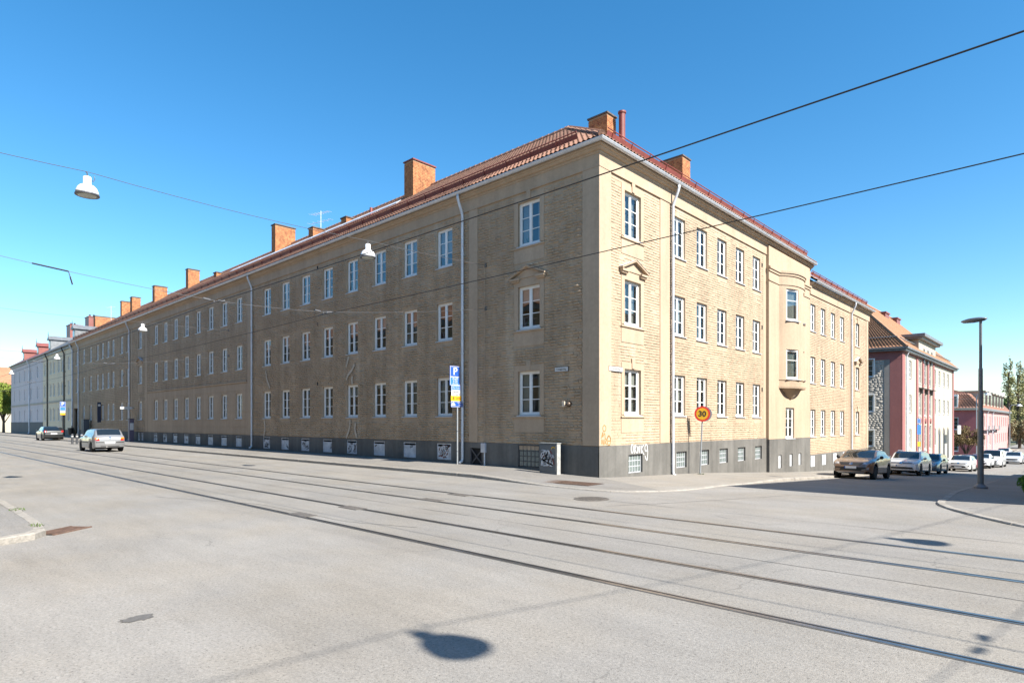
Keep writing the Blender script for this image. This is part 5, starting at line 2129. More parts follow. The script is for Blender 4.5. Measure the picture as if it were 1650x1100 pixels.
for u in (0.6, 9.0, 17):
    obj('downpipe', MB().tube([(u, -0.35, pE), (u, -0.15, pE - 0.5), (u, -0.15, -3.6)], 0.08, 6), M_zinc, pk, PK)

# ---- houses that stand outside the frame: two shade the side street or show in the window panes, the last blocks sky light
op = thing('ochre_house', 'ochre house with orange tiled roof across the tram street, mirrored in the brown facade', 'house', T(-30, -17, 0.1))
OPM = T(-2.6, -17.0, 0, R(180))
owins = []
for k in range(22):
    for (s, h) in ((1.9, 3.5), (5.0, 6.6), (8.0, 9.5)):
        owins.append((2.2 + 2.6 * k, 1.1, s, h))
wall_windows(op, OPM, 0, 60, 0, 10.4, owins, M_ochre, 0.1)
shell(0, 10.4, [(-2.6, -17), (-2.6, -28), (-62.6, -28), (-62.6, -17)], M_ochre, op, skip=(3,))
rr = obj('roof', MB().add([(-2.3, -16.6, 10.4), (-2.3, -28.4, 10.4), (-7.5, -22.5, 14.6), (-63, -22.5, 14.6), (-63, -16.6, 10.4), (-63, -28.4, 10.4)], [(0, 1, 2), (0, 2, 3, 4), (1, 5, 3, 2)]), M_otile, op)
for k in range(4):
    obj('chimney', MB().box(-12.8 - 13 * k, -22.2, 13, -11.8 - 13 * k, -21, 16.0).box(-12.86 - 13 * k, -22.26, 16.0, -11.74 - 13 * k, -20.94, 16.1), M_cbrick, op)
obj('cornice', MB().box(0, -0.3, 10.0, 60, 0.05, 10.39), M_cream, op, OPM)
obj('plinth', MB().box(0, -0.03, -0.1, 60, 0.02, 0.8), M_greyp, op, OPM)

es = thing('yellow_house', 'yellow house on the far side of the side street that shades its roadway', 'house', T(13.6, 20, -1))
ESM = T(13.6, 42, 0, R(-90))
ewins = []
for k in range(14):
    for (s, h) in ((-0.2, 1.4), (2.9, 4.5), (5.6, 7.0)):
        ewins.append((2.0 + 2.8 * k, 1.1, s, h))
wall_windows(es, ESM, 0, 40.4, -3.0, 8.0, ewins, M_ochre, 0.1)
shell(-3, 8.0, [(13.6, 1.6), (25, 1.6), (25, 42), (13.6, 42)], M_ochre, es, skip=(3,))
obj('roof', MB().add([(13.15, 1.2, 8.0), (25.4, 1.2, 8.0), (19.3, 7, 11.9), (19.3, 37, 11.9), (13.15, 42.4, 8.0), (25.4, 42.4, 8.0)], [(0, 1, 2), (0, 2, 3, 4), (1, 5, 3, 2), (4, 3, 5)]), M_otile, es)
obj('cornice', MB().box(0, -0.3, 7.6, 40.4, 0.05, 7.99), M_cream, es, ESM)

sw = thing('ochre_house', 'added unseen ochre house with orange roof, blocking sky light south-east of the junction', 'house', T(28, -22, 0.1))  # unseen block added to cut sky light on the shaded facade
SWM = T(48, -22.0, 0, R(180))
bw = []
for k in range(11):
    for (s, h) in ((1.9, 3.5), (5.0, 6.6), (8.0, 9.5)):
        bw.append((2.2 + 2.8 * k, 1.1, s, h))
wall_windows(sw, SWM, 0, 32, 0, 10.4, bw, M_ochre, 0.1)
shell(0, 10.4, [(16, -22), (16, -34), (48, -34), (48, -22)], M_ochre, sw, skip=(3,))
obj('roof', MB().add([(15.6, -21.6, 10.4), (15.6, -34.4, 10.4), (21, -28, 14.6), (48.4, -28, 14.6), (48.4, -21.6, 10.4), (48.4, -34.4, 10.4)], [(0, 1, 2), (0, 2, 3, 4), (1, 5, 3, 2)]), M_otile, sw)


# ------------------------------------------------------------------ cars
def paint(name, c, metal=0.0, rough=0.32):
    return mat('paint_' + name, c, rough, metal=metal, coat=1.0, spec=0.5, var=0.04, vscale=1.5)


M_cglass = mat('car_glass', (0.012, 0.016, 0.018), 0.03, spec=0.9, coat=0.6)
M_tyre = mat('tyre_rubber', (0.016, 0.016, 0.017), 0.85)
M_rim = mat('alloy_rim', (0.42, 0.43, 0.45), 0.3, metal=0.8)
M_btrim = mat('black_plastic', (0.018, 0.018, 0.019), 0.6)
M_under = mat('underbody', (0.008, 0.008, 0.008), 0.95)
M_hl = mat('headlamp', (0.45, 0.47, 0.50), 0.08, metal=0.35, coat=1.0, var=0.5, vscale=18)
M_tl = mat('tail_lamp', (0.42, 0.012, 0.010), 0.15, coat=1.0)
M_ol = mat('indicator_lamp', (0.62, 0.20, 0.015), 0.15, coat=1.0)
M_plate = mat('number_plate', (0.70, 0.71, 0.72), 0.4)
M_blue = mat('plate_blue', (0.02, 0.07, 0.32), 0.4)
M_chrome = mat('chrome', (0.62, 0.63, 0.65), 0.12, metal=1.0)


def interp(pts, x):
    xs = [p[0] for p in pts]
    return float(np.interp(x, xs, [p[1] for p in pts]))


def smooth_interp(pts, x):
    """monotone-ish smooth curve through the points"""
    xs = [p[0] for p in pts]
    i = int(np.clip(np.searchsorted(xs, x) - 1, 0, len(xs) - 2))
    p0, p1, p2, p3 = pts[max(i - 1, 0)], pts[i], pts[i + 1], pts[min(i + 2, len(pts) - 1)]
    h = p2[0] - p1[0]
    t = (x - p1[0]) / h if h else 0
    m1 = (p2[1] - p0[1]) / max(1e-6, p2[0] - p0[0]) * h
    m2 = (p3[1] - p1[1]) / max(1e-6, p3[0] - p1[0]) * h
    t = min(1, max(0, t))
    lim = abs(p2[1] - p1[1]) * 1.5
    m1, m2 = max(-lim, min(lim, m1)), max(-lim, min(lim, m2))
    return (2 * t ** 3 - 3 * t ** 2 + 1) * p1[1] + (t ** 3 - 2 * t ** 2 + t) * m1 + (-2 * t ** 3 + 3 * t ** 2) * p2[1] + (t ** 3 - t ** 2) * m2


def make_car(label, cat, M, pm, S, group=None, name='car'):
    """S: dict of measures; local frame: nose at +x, wheels on z = 0, centred in y"""
    L, W, H = S['L'], S['W'], S['H']
    fo, wb, wr_ = S['fo'], S['wb'], S.get('wr', 0.32)
    xc, zc, xw, xr, xb, zb = S['xc'], S['zc'], S['xw'], S['xr'], S['xb'], S['zb']
    hf, zt = S['hf'], S['zt']
    sill = S.get('sill', 0.21)
    Ra = wr_ + 0.055
    top = [(0, S.get('nose', 0.62)), (0.05, S.get('nose', 0.62) + 0.06), (0.22, hf), (xc * 0.62, hf + (zc - hf) * 0.68), (xc, zc), (xw - 0.25, H - 0.10 - (0.03 if not S.get('van') else 0)), (xw, H - 0.035),
           ((xw + xr) / 2, H), (xr, H - S.get('rdrop', 0.05)), (xb, zb), (min(xb + 0.3, L - 0.06), zb + (zt - zb) * 0.5) if xb < L - 0.4 else (xb + 0.02, zb - 0.02), (L - 0.03, zt), (L, zt - 0.12)]
    top = sorted(top)
    belt = [(0, S.get('nose', 0.62) - 0.05), (0.22, hf - 0.06), (xc, zc - 0.05), (xc + 0.5, S['belt']), (xb - 0.4, S['belt'] + S.get('rise', 0.05)), (xb, min(zb, S['belt'] + 0.10) - 0.02), (L, min(zt, S['belt'] + 0.08) - 0.14)]

    def wplan(x):
        a = max(0.0, 1 - x / 0.75)
        b = max(0.0, 1 - (L - x) / 0.6)
        return W / 2 * (1 - S.get('nround', 0.17) * a ** 2.2 - 0.10 * b ** 2.2)
    axles = (fo, fo + wb)
    xs = {0, 0.02, 0.05, 0.10, 0.16, 0.22, 0.32, 0.5, xc * 0.62, xc - 0.06, xc, xc + 0.03, xw - 0.25, xw, xr, xb, (xw + xr) / 2, L - 0.3, L - 0.2, L - 0.12, L - 0.06, L - 0.03, L}
    for ax in axles:
        for k in range(-5, 6):
            xs.add(ax + Ra * math.sin(k / 5 * math.pi / 2))
        xs.add(ax - Ra - 0.015)
        xs.add(ax + Ra + 0.015)
    for p in S['pillars']:
        xs.add(p - 0.035)
        xs.add(p + 0.035)
    for k in range(1, 4):
        xs.add(xc + (xw - xc) * k / 4)
        xs.add(xr + (xb - xr) * k / 4)
    xs |= {S['sw0'], S['sw1']}
    xs = sorted(x for x in xs if 0 <= x <= L)
    xs = [x for i, x in enumerate(xs) if i == 0 or x - xs[i - 1] > 0.006]

    def section(x):
        w = wplan(x)
        z1 = smooth_interp(top, x)
        zs = min(smooth_interp(belt, x), z1 - 0.035)
        zl = sill + 0.06 * max(0, 1 - x / 0.3) + 0.09 * max(0, 1 - (L - x) / 0.35)
        for ax in axles:
            d = abs(x - ax)
            if d < Ra:
                zl = max(zl, wr_ + math.sqrt(max(0, Ra * Ra - d * d)))
        zl = min(zl, zs - 0.08)
        k = min(1.0, max(0.0, (z1 - zs - 0.06) / max(0.05, H - 0.05 - S['belt'])))
        wr = (w - 0.14) * (1 - k) + (W / 2 * S.get('tum', 0.74)) * k
        ws = w - 0.035
        zm = zl + (zs - zl) * 0.45
        P = [(w - 0.05, zl), (w - 0.012, zl + 0.05), (w, zm), (w - 0.008, zs - (zs - zm) * 0.35), (ws, zs),
             ((ws * 0.45 + wr * 0.55), zs + (z1 - zs) * 0.50), (wr + 0.03, z1 - max(0.02, (z1 - zs) * 0.13)), (wr - 0.06, z1 - 0.018), (wr * 0.5, z1 - 0.002), (0, z1)]
        return P
    secs = [section(x) for x in xs]
    NC = len(secs[0])
    V, vid = [], {}
    for i, x in enumerate(xs):
        for s in (1, -1):
            for j in range(NC):
                if s == -1 and j == NC - 1:
                    vid[(i, s, j)] = vid[(i, 1, j)]
                    continue
                vid[(i, s, j)] = len(V)
                V.append((L / 2 - x, s * secs[i][j][0], secs[i][j][1]))
    groups = {'body': [], 'windscreen': [], 'rear_window': [], 'side_window': [], 'sill_trim': []}
    for i in range(len(xs) - 1):
        xm = (xs[i] + xs[i + 1]) / 2
        for s in (1, -1):
            for j in range(NC - 1):
                q = [vid[(i, s, j)], vid[(i + 1, s, j)], vid[(i + 1, s, j + 1)], vid[(i, s, j + 1)]]
                if s == -1:
                    q.reverse()
                g = 'body'
                if xc + 0.02 < xm < xw - 0.01 and j >= 7:
                    g = 'windscreen'
                elif xr + 0.03 < xm < xb - 0.05 and j >= 7 and not S.get('solid_rear'):
                    g = 'rear_window'
                elif S['sw0'] < xm < S['sw1'] and j in (4, 5) and not any(abs(xm - p) < 0.03 for p in S['pillars']):
                    g = 'side_window'
                elif j == 0 and S.get('clad'):
                    g = 'sill_trim'
                groups[g].append(q)
    groups['body'].append([vid[(0, 1, j)] for j in range(NC)] + [vid[(0, -1, j)] for j in range(NC - 2, -1, -1)])
    n = len(xs) - 1
    groups['body'].append(([vid[(n, 1, j)] for j in range(NC)] + [vid[(n, -1, j)] for j in range(NC - 2, -1, -1)])[::-1])
    t = thing(name, label, cat, M, group)

    def sub(fs, nm, mt, parent, smooth=True):
        used = sorted({i for f in fs for i in f})
        mp = {o: k for k, o in enumerate(used)}
        return obj(nm, MB().add([V[i] for i in used], [tuple(mp[i] for i in f) for f in fs]), mt, parent, M, smooth=smooth)
    body = sub(groups['body'], 'body', pm, t)
    for nm in ('windscreen', 'rear_window'):
        if groups[nm]:
            sub(groups[nm], nm, M_cglass, t)
    for s in (1, -1):
        side = [f for f in groups['side_window'] if V[f[0]][1] * s > 0]
        if side:
            sub(side, 'side_window', M_cglass, t, False)
    bvh = BVHTree.FromPolygons([Vector(v) for v in V], [f for g in groups.values() for f in g])
    # dark inside of the shell, so that wheel arches read as deep
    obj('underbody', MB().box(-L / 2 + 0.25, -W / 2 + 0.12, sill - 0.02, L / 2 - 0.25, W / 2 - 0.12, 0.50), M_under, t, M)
    # wheels
    for ax in axles:
        for s in (1, -1):
            c = (L / 2 - ax, s * (W / 2 - 0.115), wr_)
            tw = 0.105
            prof = [(wr_ * 0.62, -tw), (wr_ * 0.93, -tw), (wr_, -tw * 0.72), (wr_, tw * 0.72), (wr_ * 0.93, tw), (wr_ * 0.66, tw)]
            wh = obj('wheel', MB().lathe(prof, 26, c, 'y'), M_tyre, t, M, smooth=False)
            rim = MB().lathe([(wr_ * 0.66, s * tw * 0.86), (wr_ * 0.63, s * tw * 0.98), (wr_ * 0.58, s * tw * 0.55), (0.0, s * tw * 0.5)], 24, c, 'y')
            for k in range(S.get('spokes', 5)):
                a = 2 * math.pi * k / S.get('spokes', 5) + 0.3
                d = Vector((math.cos(a), 0, math.sin(a)))
                e = Vector((-math.sin(a), 0, math.cos(a)))
                c0 = Vector(c) + Vector((0, s * tw * 0.80, 0))
                p0, p1 = c0 + d * 0.03, c0 + d * wr_ * 0.63
                y2 = Vector((0, -s * 0.05, 0))
                rim.add([p0 + e * 0.035, p0 - e * 0.035, p1 - e * 0.028, p1 + e * 0.028, p0 + e * 0.035 + y2, p0 - e * 0.035 + y2, p1 - e * 0.028 + y2, p1 + e * 0.028 + y2],
                        [(0, 1, 2, 3), (0, 3, 7, 4), (1, 5, 6, 2)])
            obj('rim', rim, M_rim, wh, M)

    def decal(nm, quad, view, mt, off=0.006, nu=5, nv=3, parent=None, both=False):
        """lay a quad seen in front ('f'), rear ('r') or side ('l','rt') elevation on to the body surface"""
        for sg in ((1, -1) if both else (1,)):
            mb = MB()
            VV, ok = [], True
            for b_ in range(nv + 1):
                for a_ in range(nu + 1):
                    u, v = a_ / nu, b_ / nv
                    p = [(1 - u) * (1 - v) * quad[0][k] + u * (1 - v) * quad[1][k] + u * v * quad[2][k] + (1 - u) * v * quad[3][k] for k in (0, 1)]
                    if view in 'fr':
                        d = Vector((-1, 0, 0)) if view == 'f' else Vector((1, 0, 0))
                        o_ = Vector((3.5 if view == 'f' else -3.5, sg * p[0], p[1]))
                    else:
                        o_ = Vector((p[0], sg * 2.0, p[1]))
                        d = Vector((0, -sg, 0))
                    hit = bvh.ray_cast(o_, d)
                    if hit[0] is None:
                        ok = False
                        hit = (o_ + d * (3.5 - L / 2 + 0.1),)
                    VV.append(hit[0] - d * off)
            F = [(j * (nu + 1) + i, j * (nu + 1) + i + 1, (j + 1) * (nu + 1) + i + 1, (j + 1) * (nu + 1) + i) for j in range(nv) for i in range(nu)]
            obj(nm, mb.add(VV, F), mt, parent or t, M, smooth=True)
    for (nm, quad, view, mt, off, both) in S['decals']:
        decal(nm, quad, view, mt, off, both=both)
    # door shut lines and handles
    for x in S.get('shuts', ()):
        decal('door_gap', [(L / 2 - x - 0.006, sill + 0.12), (L / 2 - x + 0.006, sill + 0.12), (L / 2 - x + 0.006, S['belt'] - 0.05), (L / 2 - x - 0.006, S['belt'] - 0.05)], 's', M_under, 0.003, 1, 6, both=True)
    for x in S.get('handles', ()):
        decal('door_handle', [(L / 2 - x - 0.1, S['belt'] - 0.13), (L / 2 - x + 0.1, S['belt'] - 0.13), (L / 2 - x + 0.1, S['belt'] - 0.10), (L / 2 - x - 0.1, S['belt'] - 0.10)], 's', S.get('handle_mt', pm), 0.025, 3, 1, both=True)
    # mirrors
    for s in (1, -1):
        mx = L / 2 - xc - 0.42
        mb = MB()
        y0 = W / 2 - 0.06
        mb.lathe([(0.0, -0.02), (0.07, 0.0), (0.088, 0.05), (0.075, 0.12), (0.0, 0.14)], 10, (mx, s * (y0 + 0.13), S['belt'] + 0.08), 'x')
        mb.box(mx + 0.02, s * (y0 - 0.05), S['belt'] + 0.0, mx + 0.07, s * (y0 + 0.10), S['belt'] + 0.05)
        obj('mirror', mb, S.get('mirror_mt', pm), t, M, smooth=True)
    if S.get('rails'):
        for s in (1, -1):
            yy = s * (W / 2 * S.get('tum', 0.74) - 0.05)
            obj('roof_rail', MB().tube([(L / 2 - xw - 0.25, yy, H - 0.03), (L / 2 - xw - 0.4, yy, H + 0.03), (L / 2 - xr + 0.1, yy, H + 0.025), (L / 2 - xr, yy, H - 0.05)], 0.018, 6), M_rim, t, M)
    return t


def car_matrix(x, y, face):
    """stand a car on the road at (x, y) with its nose towards 'face' (degrees from +x)"""
    a = R(face)
    d = Vector((math.cos(a), math.sin(a), 0))
    zf, zr_ = gz(x + d.x * 1.3, y + d.y * 1.3), gz(x - d.x * 1.3, y - d.y * 1.3)
    pitch = math.atan2(zf - zr_, 2.6)
    return Matrix.Translation((x, y, (zf + zr_) / 2 + 0.004)) @ Matrix.Rotation(a, 4, 'Z') @ Matrix.Rotation(-pitch, 4, 'Y')


def base(L, W, H, **k):
    d = dict(L=L, W=W, H=H, fo=0.88, wb=2.62, xc=1.22, zc=0.99, xw=2.0, xr=L - 0.85, xb=L - 0.14, zb=1.02, hf=0.80, zt=0.92, belt=0.94, sw0=1.5, sw1=L - 0.7, pillars=[2.35, 3.25], shuts=(1.35, 2.35, 3.3), handles=(2.15, 3.1))
    d.update(k)
    return d


# compact crossover hatchback, copper-brown
S1 = base(4.37, 1.80, 1.46, fo=0.87, wb=2.65, wr=0.335, xc=1.25, zc=1.02, xw=2.05, xr=3.35, xb=4.18, zb=1.05, hf=0.83, zt=0.95, belt=0.98, rise=0.10, sw0=1.62, sw1=3.55, pillars=[2.38, 3.2], clad=True, sill=0.26, nose=0.66, mirror_mt=M_btrim, nround=0.24)
S1['decals'] = [
    ('grille', [(-0.42, 0.66), (0.42, 0.66), (0.52, 0.80), (-0.52, 0.80)], 'f', M_btrim, 0.006, False),
    ('emblem', [(-0.07, 0.68), (0.07, 0.68), (0.07, 0.80), (-0.07, 0.80)], 'f', M_chrome, 0.016, False),
    ('lower_intake', [(-0.80, 0.40), (0.80, 0.40), (0.62, 0.58), (-0.62, 0.58)], 'f', M_btrim, 0.006, False),
    ('skid_plate', [(-0.55, 0.28), (0.55, 0.28), (0.6, 0.34), (-0.6, 0.34)], 'f', M_rim, 0.010, False),
    ('headlight', [(0.50, 0.72), (0.82, 0.74), (0.84, 0.90), (0.56, 0.82)], 'f', M_hl, 0.006, True),
    ('fog_light', [(0.68, 0.46), (0.76, 0.46), (0.76, 0.58), (0.70, 0.58)], 'f', M_hl, 0.014, True),
    ('number_plate', [(-0.26, 0.50), (0.26, 0.50), (0.26, 0.615), (-0.26, 0.615)], 'f', M_plate, 0.03, False),
    ('plate_band', [(-0.26, 0.50), (-0.215, 0.50), (-0.215, 0.615), (-0.26, 0.615)], 'f', M_blue, 0.034, False),
    ('tail_light', [(0.70, 0.75), (0.86, 0.75), (0.72, 1.2), (0.62, 1.2)], 'r', M_tl, 0.008, True)]
# estate
S2 = base(4.77, 1.82, 1.53, fo=0.92, wb=2.71, wr=0.335, xc=1.32, zc=1.04, xw=2.08, xr=4.15, xb=4.64, zb=1.08, hf=0.86, zt=1.0, belt=1.00, rise=0.04, sw0=1.68, sw1=4.28, pillars=[2.5, 3.45, 4.0], clad=True, sill=0.25, nose=0.72, rails=True, mirror_mt=M_chrome, nround=0.12)
S2['decals'] = [
    ('grille', [(-0.60, 0.70), (0.60, 0.70), (0.62, 0.82), (-0.62, 0.82)], 'f', M_rim, 0.006, False),
    ('grille_slot', [(-0.58, 0.745), (0.58, 0.745), (0.58, 0.765), (-0.58, 0.765)], 'f', M_btrim, 0.010, False),
    ('grille_slot', [(-0.58, 0.785), (0.58, 0.785), (0.58, 0.80), (-0.58, 0.80)], 'f', M_btrim, 0.010, False),
    ('emblem', [(-0.07, 0.70), (0.07, 0.70), (0.07, 0.83), (-0.07, 0.83)], 'f', M_chrome, 0.018, False),
    ('headlight', [(0.62, 0.70), (0.85, 0.72), (0.86, 0.90), (0.60, 0.84)], 'f', M_hl, 0.006, True),
    ('lower_intake', [(-0.66, 0.40), (0.66, 0.40), (0.60, 0.52), (-0.60, 0.52)], 'f', M_btrim, 0.006, False),
    ('lip', [(-0.7, 0.30), (0.7, 0.30), (0.7, 0.36), (-0.7, 0.36)], 'f', M_rim, 0.008, False),
    ('number_plate', [(-0.26, 0.54), (0.26, 0.54), (0.26, 0.65), (-0.26, 0.65)], 'f', M_plate, 0.02, False),
    ('plate_band', [(-0.26, 0.54), (-0.215, 0.54), (-0.215, 0.65), (-0.26, 0.65)], 'f', M_blue, 0.024, False)]
# boxier older estate
S3 = base(4.71, 1.80, 1.46, fo=0.95, wb=2.76, wr=0.315, xc=1.45, zc=0.98, xw=2.12, xr=4.05, xb=4.60, zb=1.02, hf=0.80, zt=0.95, belt=0.93, rise=0.02, sw0=1.8, sw1=4.2, pillars=[2.6, 3.5, 4.05], sill=0.20, nose=0.68, nround=0.15, tum=0.78)
S3['decals'] = [
    ('grille', [(-0.32, 0.60), (0.32, 0.60), (0.36, 0.76), (-0.36, 0.76)], 'f', M_btrim, 0.006, False),
    ('headlight', [(0.44, 0.60), (0.78, 0.60), (0.80, 0.76), (0.44, 0.76)], 'f', M_hl, 0.006, True),
    ('bumper_strip', [(-0.78, 0.46), (0.78, 0.46), (0.78, 0.52), (-0.78, 0.52)], 'f', M_btrim, 0.008, False),
    ('number_plate', [(-0.26, 0.40), (0.26, 0.40), (0.26, 0.50), (-0.26, 0.50)], 'f', M_plate, 0.02, False)]
# supermini
S4 = base(4.05, 1.79, 1.44, fo=0.84, wb=2.58, wr=0.315, xc=1.15, zc=0.99, xw=1.95, xr=3.25, xb=3.92, zb=1.06, hf=0.82, zt=0.95, belt=0.96, rise=0.10, sw0=1.5, sw1=3.4, pillars=[2.25, 3.0], nose=0.68, nround=0.2)
S4['decals'] = [
    ('grille', [(-0.50, 0.66), (0.50, 0.66), (0.56, 0.76), (-0.56, 0.76)], 'f', M_btrim, 0.006, False),
    ('emblem', [(-0.06, 0.64), (0.06, 0.64), (0.06, 0.80), (-0.06, 0.80)], 'f', M_chrome, 0.016, False),
    ('headlight', [(0.56, 0.68), (0.84, 0.72), (0.84, 0.84), (0.56, 0.78)], 'f', M_hl, 0.006, True),
    ('lower_intake', [(-0.64, 0.34), (0.64, 0.34), (0.44, 0.50), (-0.44, 0.50)], 'f', M_btrim, 0.006, False),
    ('fog_surround', [(0.66, 0.42), (0.80, 0.42), (0.80, 0.56), (0.70, 0.56)], 'f', M_btrim, 0.006, True),
    ('number_plate', [(-0.26, 0.36), (0.26, 0.36), (0.26, 0.45), (-0.26, 0.45)], 'f', M_plate, 0.02, False)]
# small van
S5 = base(4.25, 1.83, 1.82, fo=0.90, wb=2.70, wr=0.32, xc=0.98, zc=1.12, xw=1.62, xr=4.02, xb=4.18, zb=1.1, hf=0.92, zt=1.0, belt=1.10, rise=0.0, sw0=1.35, sw1=2.1, pillars=[], nose=0.74, van=True, tum=0.82, rdrop=0.04, solid_rear=True, nround=0.16)
S5['decals'] = [
    ('grille', [(-0.50, 0.52), (0.50, 0.52), (0.54, 0.70), (-0.54, 0.70)], 'f', M_btrim, 0.006, False),
    ('headlight', [(0.52, 0.74), (0.84, 0.76), (0.84, 1.0), (0.60, 0.92)], 'f', M_hl, 0.006, True),
    ('bumper', [(-0.82, 0.32), (0.82, 0.32), (0.82, 0.46), (-0.82, 0.46)], 'f', M_btrim, 0.008, False)]
# saloon
S6 = base(4.75, 1.84, 1.44, fo=0.88, wb=2.80, wr=0.33, xc=1.30, zc=0.98, xw=2.10, xr=3.45, xb=4.25, zb=1.05, hf=0.80, zt=0.98, belt=0.95, rise=0.05, sw0=1.7, sw1=3.8, pillars=[2.55, 3.4], nose=0.66)
S6['decals'] = [
    ('grille', [(-0.50, 0.50), (0.50, 0.50), (0.55, 0.64), (-0.55, 0.64)], 'f', M_btrim, 0.006, False),
    ('headlight', [(0.55, 0.66), (0.84, 0.68), (0.84, 0.78), (0.55, 0.76)], 'f', M_hl, 0.006, True)]
# four-door hatchback seen from behind, silver
S7 = base(4.15, 1.735, 1.44, fo=0.86, wb=2.51, wr=0.305, xc=1.20, zc=0.98, xw=1.90, xr=3.58, xb=4.02, zb=0.98, hf=0.80, zt=0.90, belt=0.92, rise=0.02, sw0=1.55, sw1=3.45, pillars=[2.30, 3.05], sill=0.21, nose=0.66, tum=0.74, rdrop=0.045, handle_mt=M_btrim)
S7['decals'] = [
    ('tail_light', [(0.56, 0.70), (0.835, 0.70), (0.83, 0.80), (0.56, 0.80)], 'r', M_tl, 0.008, True),
    ('indicator', [(0.56, 0.80), (0.83, 0.80), (0.815, 0.89), (0.58, 0.89)], 'r', M_ol, 0.008, True),
    ('number_plate', [(-0.26, 0.52), (0.26, 0.52), (0.26, 0.63), (-0.26, 0.63)], 'r', M_plate, 0.012, False),
    ('bumper_strip', [(0.32, 0.585), (0.84, 0.585), (0.84, 0.63), (0.32, 0.63)], 'r', M_btrim, 0.010, True),
    ('rear_valance', [(-0.78, 0.26), (0.78, 0.26), (0.80, 0.37), (-0.80, 0.37)], 'r', M_btrim, 0.006, False),
    ('emblem', [(-0.055, 0.82), (0.055, 0.82), (0.055, 0.92), (-0.055, 0.92)], 'r', M_chrome, 0.012, False),
    ('side_strip', [(-1.35, 0.56), (1.3, 0.56), (1.3, 0.61), (-1.35, 0.61)], 's', M_btrim, 0.008, True)]
# dark hatchback, parked
S8 = base(4.25, 1.80, 1.46, fo=0.88, wb=2.62, wr=0.32, xc=1.20, zc=1.0, xw=2.0, xr=3.5, xb=4.14, zb=1.05, hf=0.82, zt=0.95, belt=0.96, rise=0.08, sw0=1.6, sw1=3.5, pillars=[2.35, 3.15], nose=0.68)
S8['decals'] = [
    ('tail_light', [(0.58, 0.86), (0.86, 0.86), (0.80, 1.02), (0.62, 1.02)], 'r', M_tl, 0.008, True),
    ('tailgate_panel', [(-0.70, 0.62), (0.70, 0.62), (0.74, 0.78), (-0.74, 0.78)], 'r', mat('silver_trim', (0.16, 0.165, 0.17), 0.35, metal=0.5), 0.008, False),
    ('number_plate', [(-0.26, 0.65), (0.26, 0.65), (0.26, 0.76), (-0.26, 0.76)], 'r', M_plate, 0.018, False)]

P_copper = paint('copper', (0.20, 0.135, 0.10), 0.6, 0.3)
P_white = paint('white', (0.62, 0.62, 0.615))
P_grey = paint('blue_grey', (0.14, 0.19, 0.225), 0.55, 0.3)
P_red = paint('red', (0.30, 0.03, 0.04))
P_silver = paint('silver', (0.27, 0.275, 0.285), 0.45, 0.34)
P_dgrey = paint('dark_grey', (0.018, 0.021, 0.022), 0.3, 0.3)
P_dblue = paint('dark_blue', (0.03, 0.06, 0.14), 0.4, 0.3)
GP = 'cars parked along the side street'
XP = 3.35
for (lab, P, S, x, y, f) in (
        ('copper-brown crossover hatchback, first in the row parked beside the cream facade', P_copper, S1, XP, 18.2, -90),
        ('white estate car with roof rails parked behind the copper-brown car', P_white, S2, XP - 0.02, 29.7, -90.5),
        ('blue-grey older estate car parked between two white cars', P_grey, S3, XP + 0.0, 36.6, -90),
        ('white supermini with black V-shaped grille parked beside the red house', P_white, S4, XP + 0.15, 51.6, -91),
        ('dark red hatchback half hidden behind the white supermini', P_red, S8, XP + 0.1, 57.2, -90),
        ('white crossover parked between the dark red hatchback and the white van', P_white, S1, XP + 0.55, 62.4, -91),
        ('white small van with raised roof at the end of the parked row', P_white, S5, XP + 1.1, 67.0, -92),
        ('white saloon car standing where the side street widens near the pink house', P_white, S6, 5.3, 81.0, -92),
        ('dark blue car waiting beyond the white saloon', P_dblue, S6, 7.6, 90.0, -90),
        ('white car at the far end of the side street by the trees', P_white, S8, 2.6, 104.0, -90)):
    make_car(lab, 'car', car_matrix(x, y, f), P, S, GP)
make_car('silver hatchback driving away along the tram rails', 'car', car_matrix(-34.5, -5.95, 180), P_silver, S7)
make_car('dark grey hatchback standing at the kerb by the beige house', 'car', car_matrix(-66.6, -3.2, 180), P_dgrey, S8)


# ------------------------------------------------------------------ overhead wires and hanging lamps
M_wire = mat('black_wire', (0.012, 0.012, 0.013), 0.6)
M_cable = mat('galvanised_cable', (0.10, 0.10, 0.105), 0.5, metal=0.3)
M_lampw = mat('white_lamp_enamel', (0.80, 0.80, 0.79), 0.35, coat=0.3)
M_lampg = mat('frosted_lamp_glass', (0.45, 0.47, 0.42), 0.25, var=0.15, vscale=6)
M_lampr = mat('lamp_rim', (0.10, 0.10, 0.11), 0.4, metal=0.4)
SPANS = (18.0, -5.5, -29.3, -52.9, -76.5)


def sagging(a, b, sag, n=10):
    a, b = Vector(a), Vector(b)
    return [a + (b - a) * (k / n) - Vector((0, 0, sag * 4 * (k / n) * (1 - k / n))) for k in range(n + 1)]


for (y, z, lab) in ((-9.965, 5.02, 'black tram contact wire above the track farther from the brown building'), (-6.745, 5.12, 'black tram contact wire above the track nearer the brown building')):
    xs = [70, 41] + list(SPANS) + [-100, -125, -160]
    pts = []
    for a, b in zip(xs, xs[1:]):
        pts += sagging((a, y, z), (b, y, z), 0.06, 6)[:-1]
    pts.append(Vector((xs[-1], y, z)))
    tag(obj('contact_wire', MB().tube(pts, 0.0085, 6), M_wire), lab, 'overhead wire')


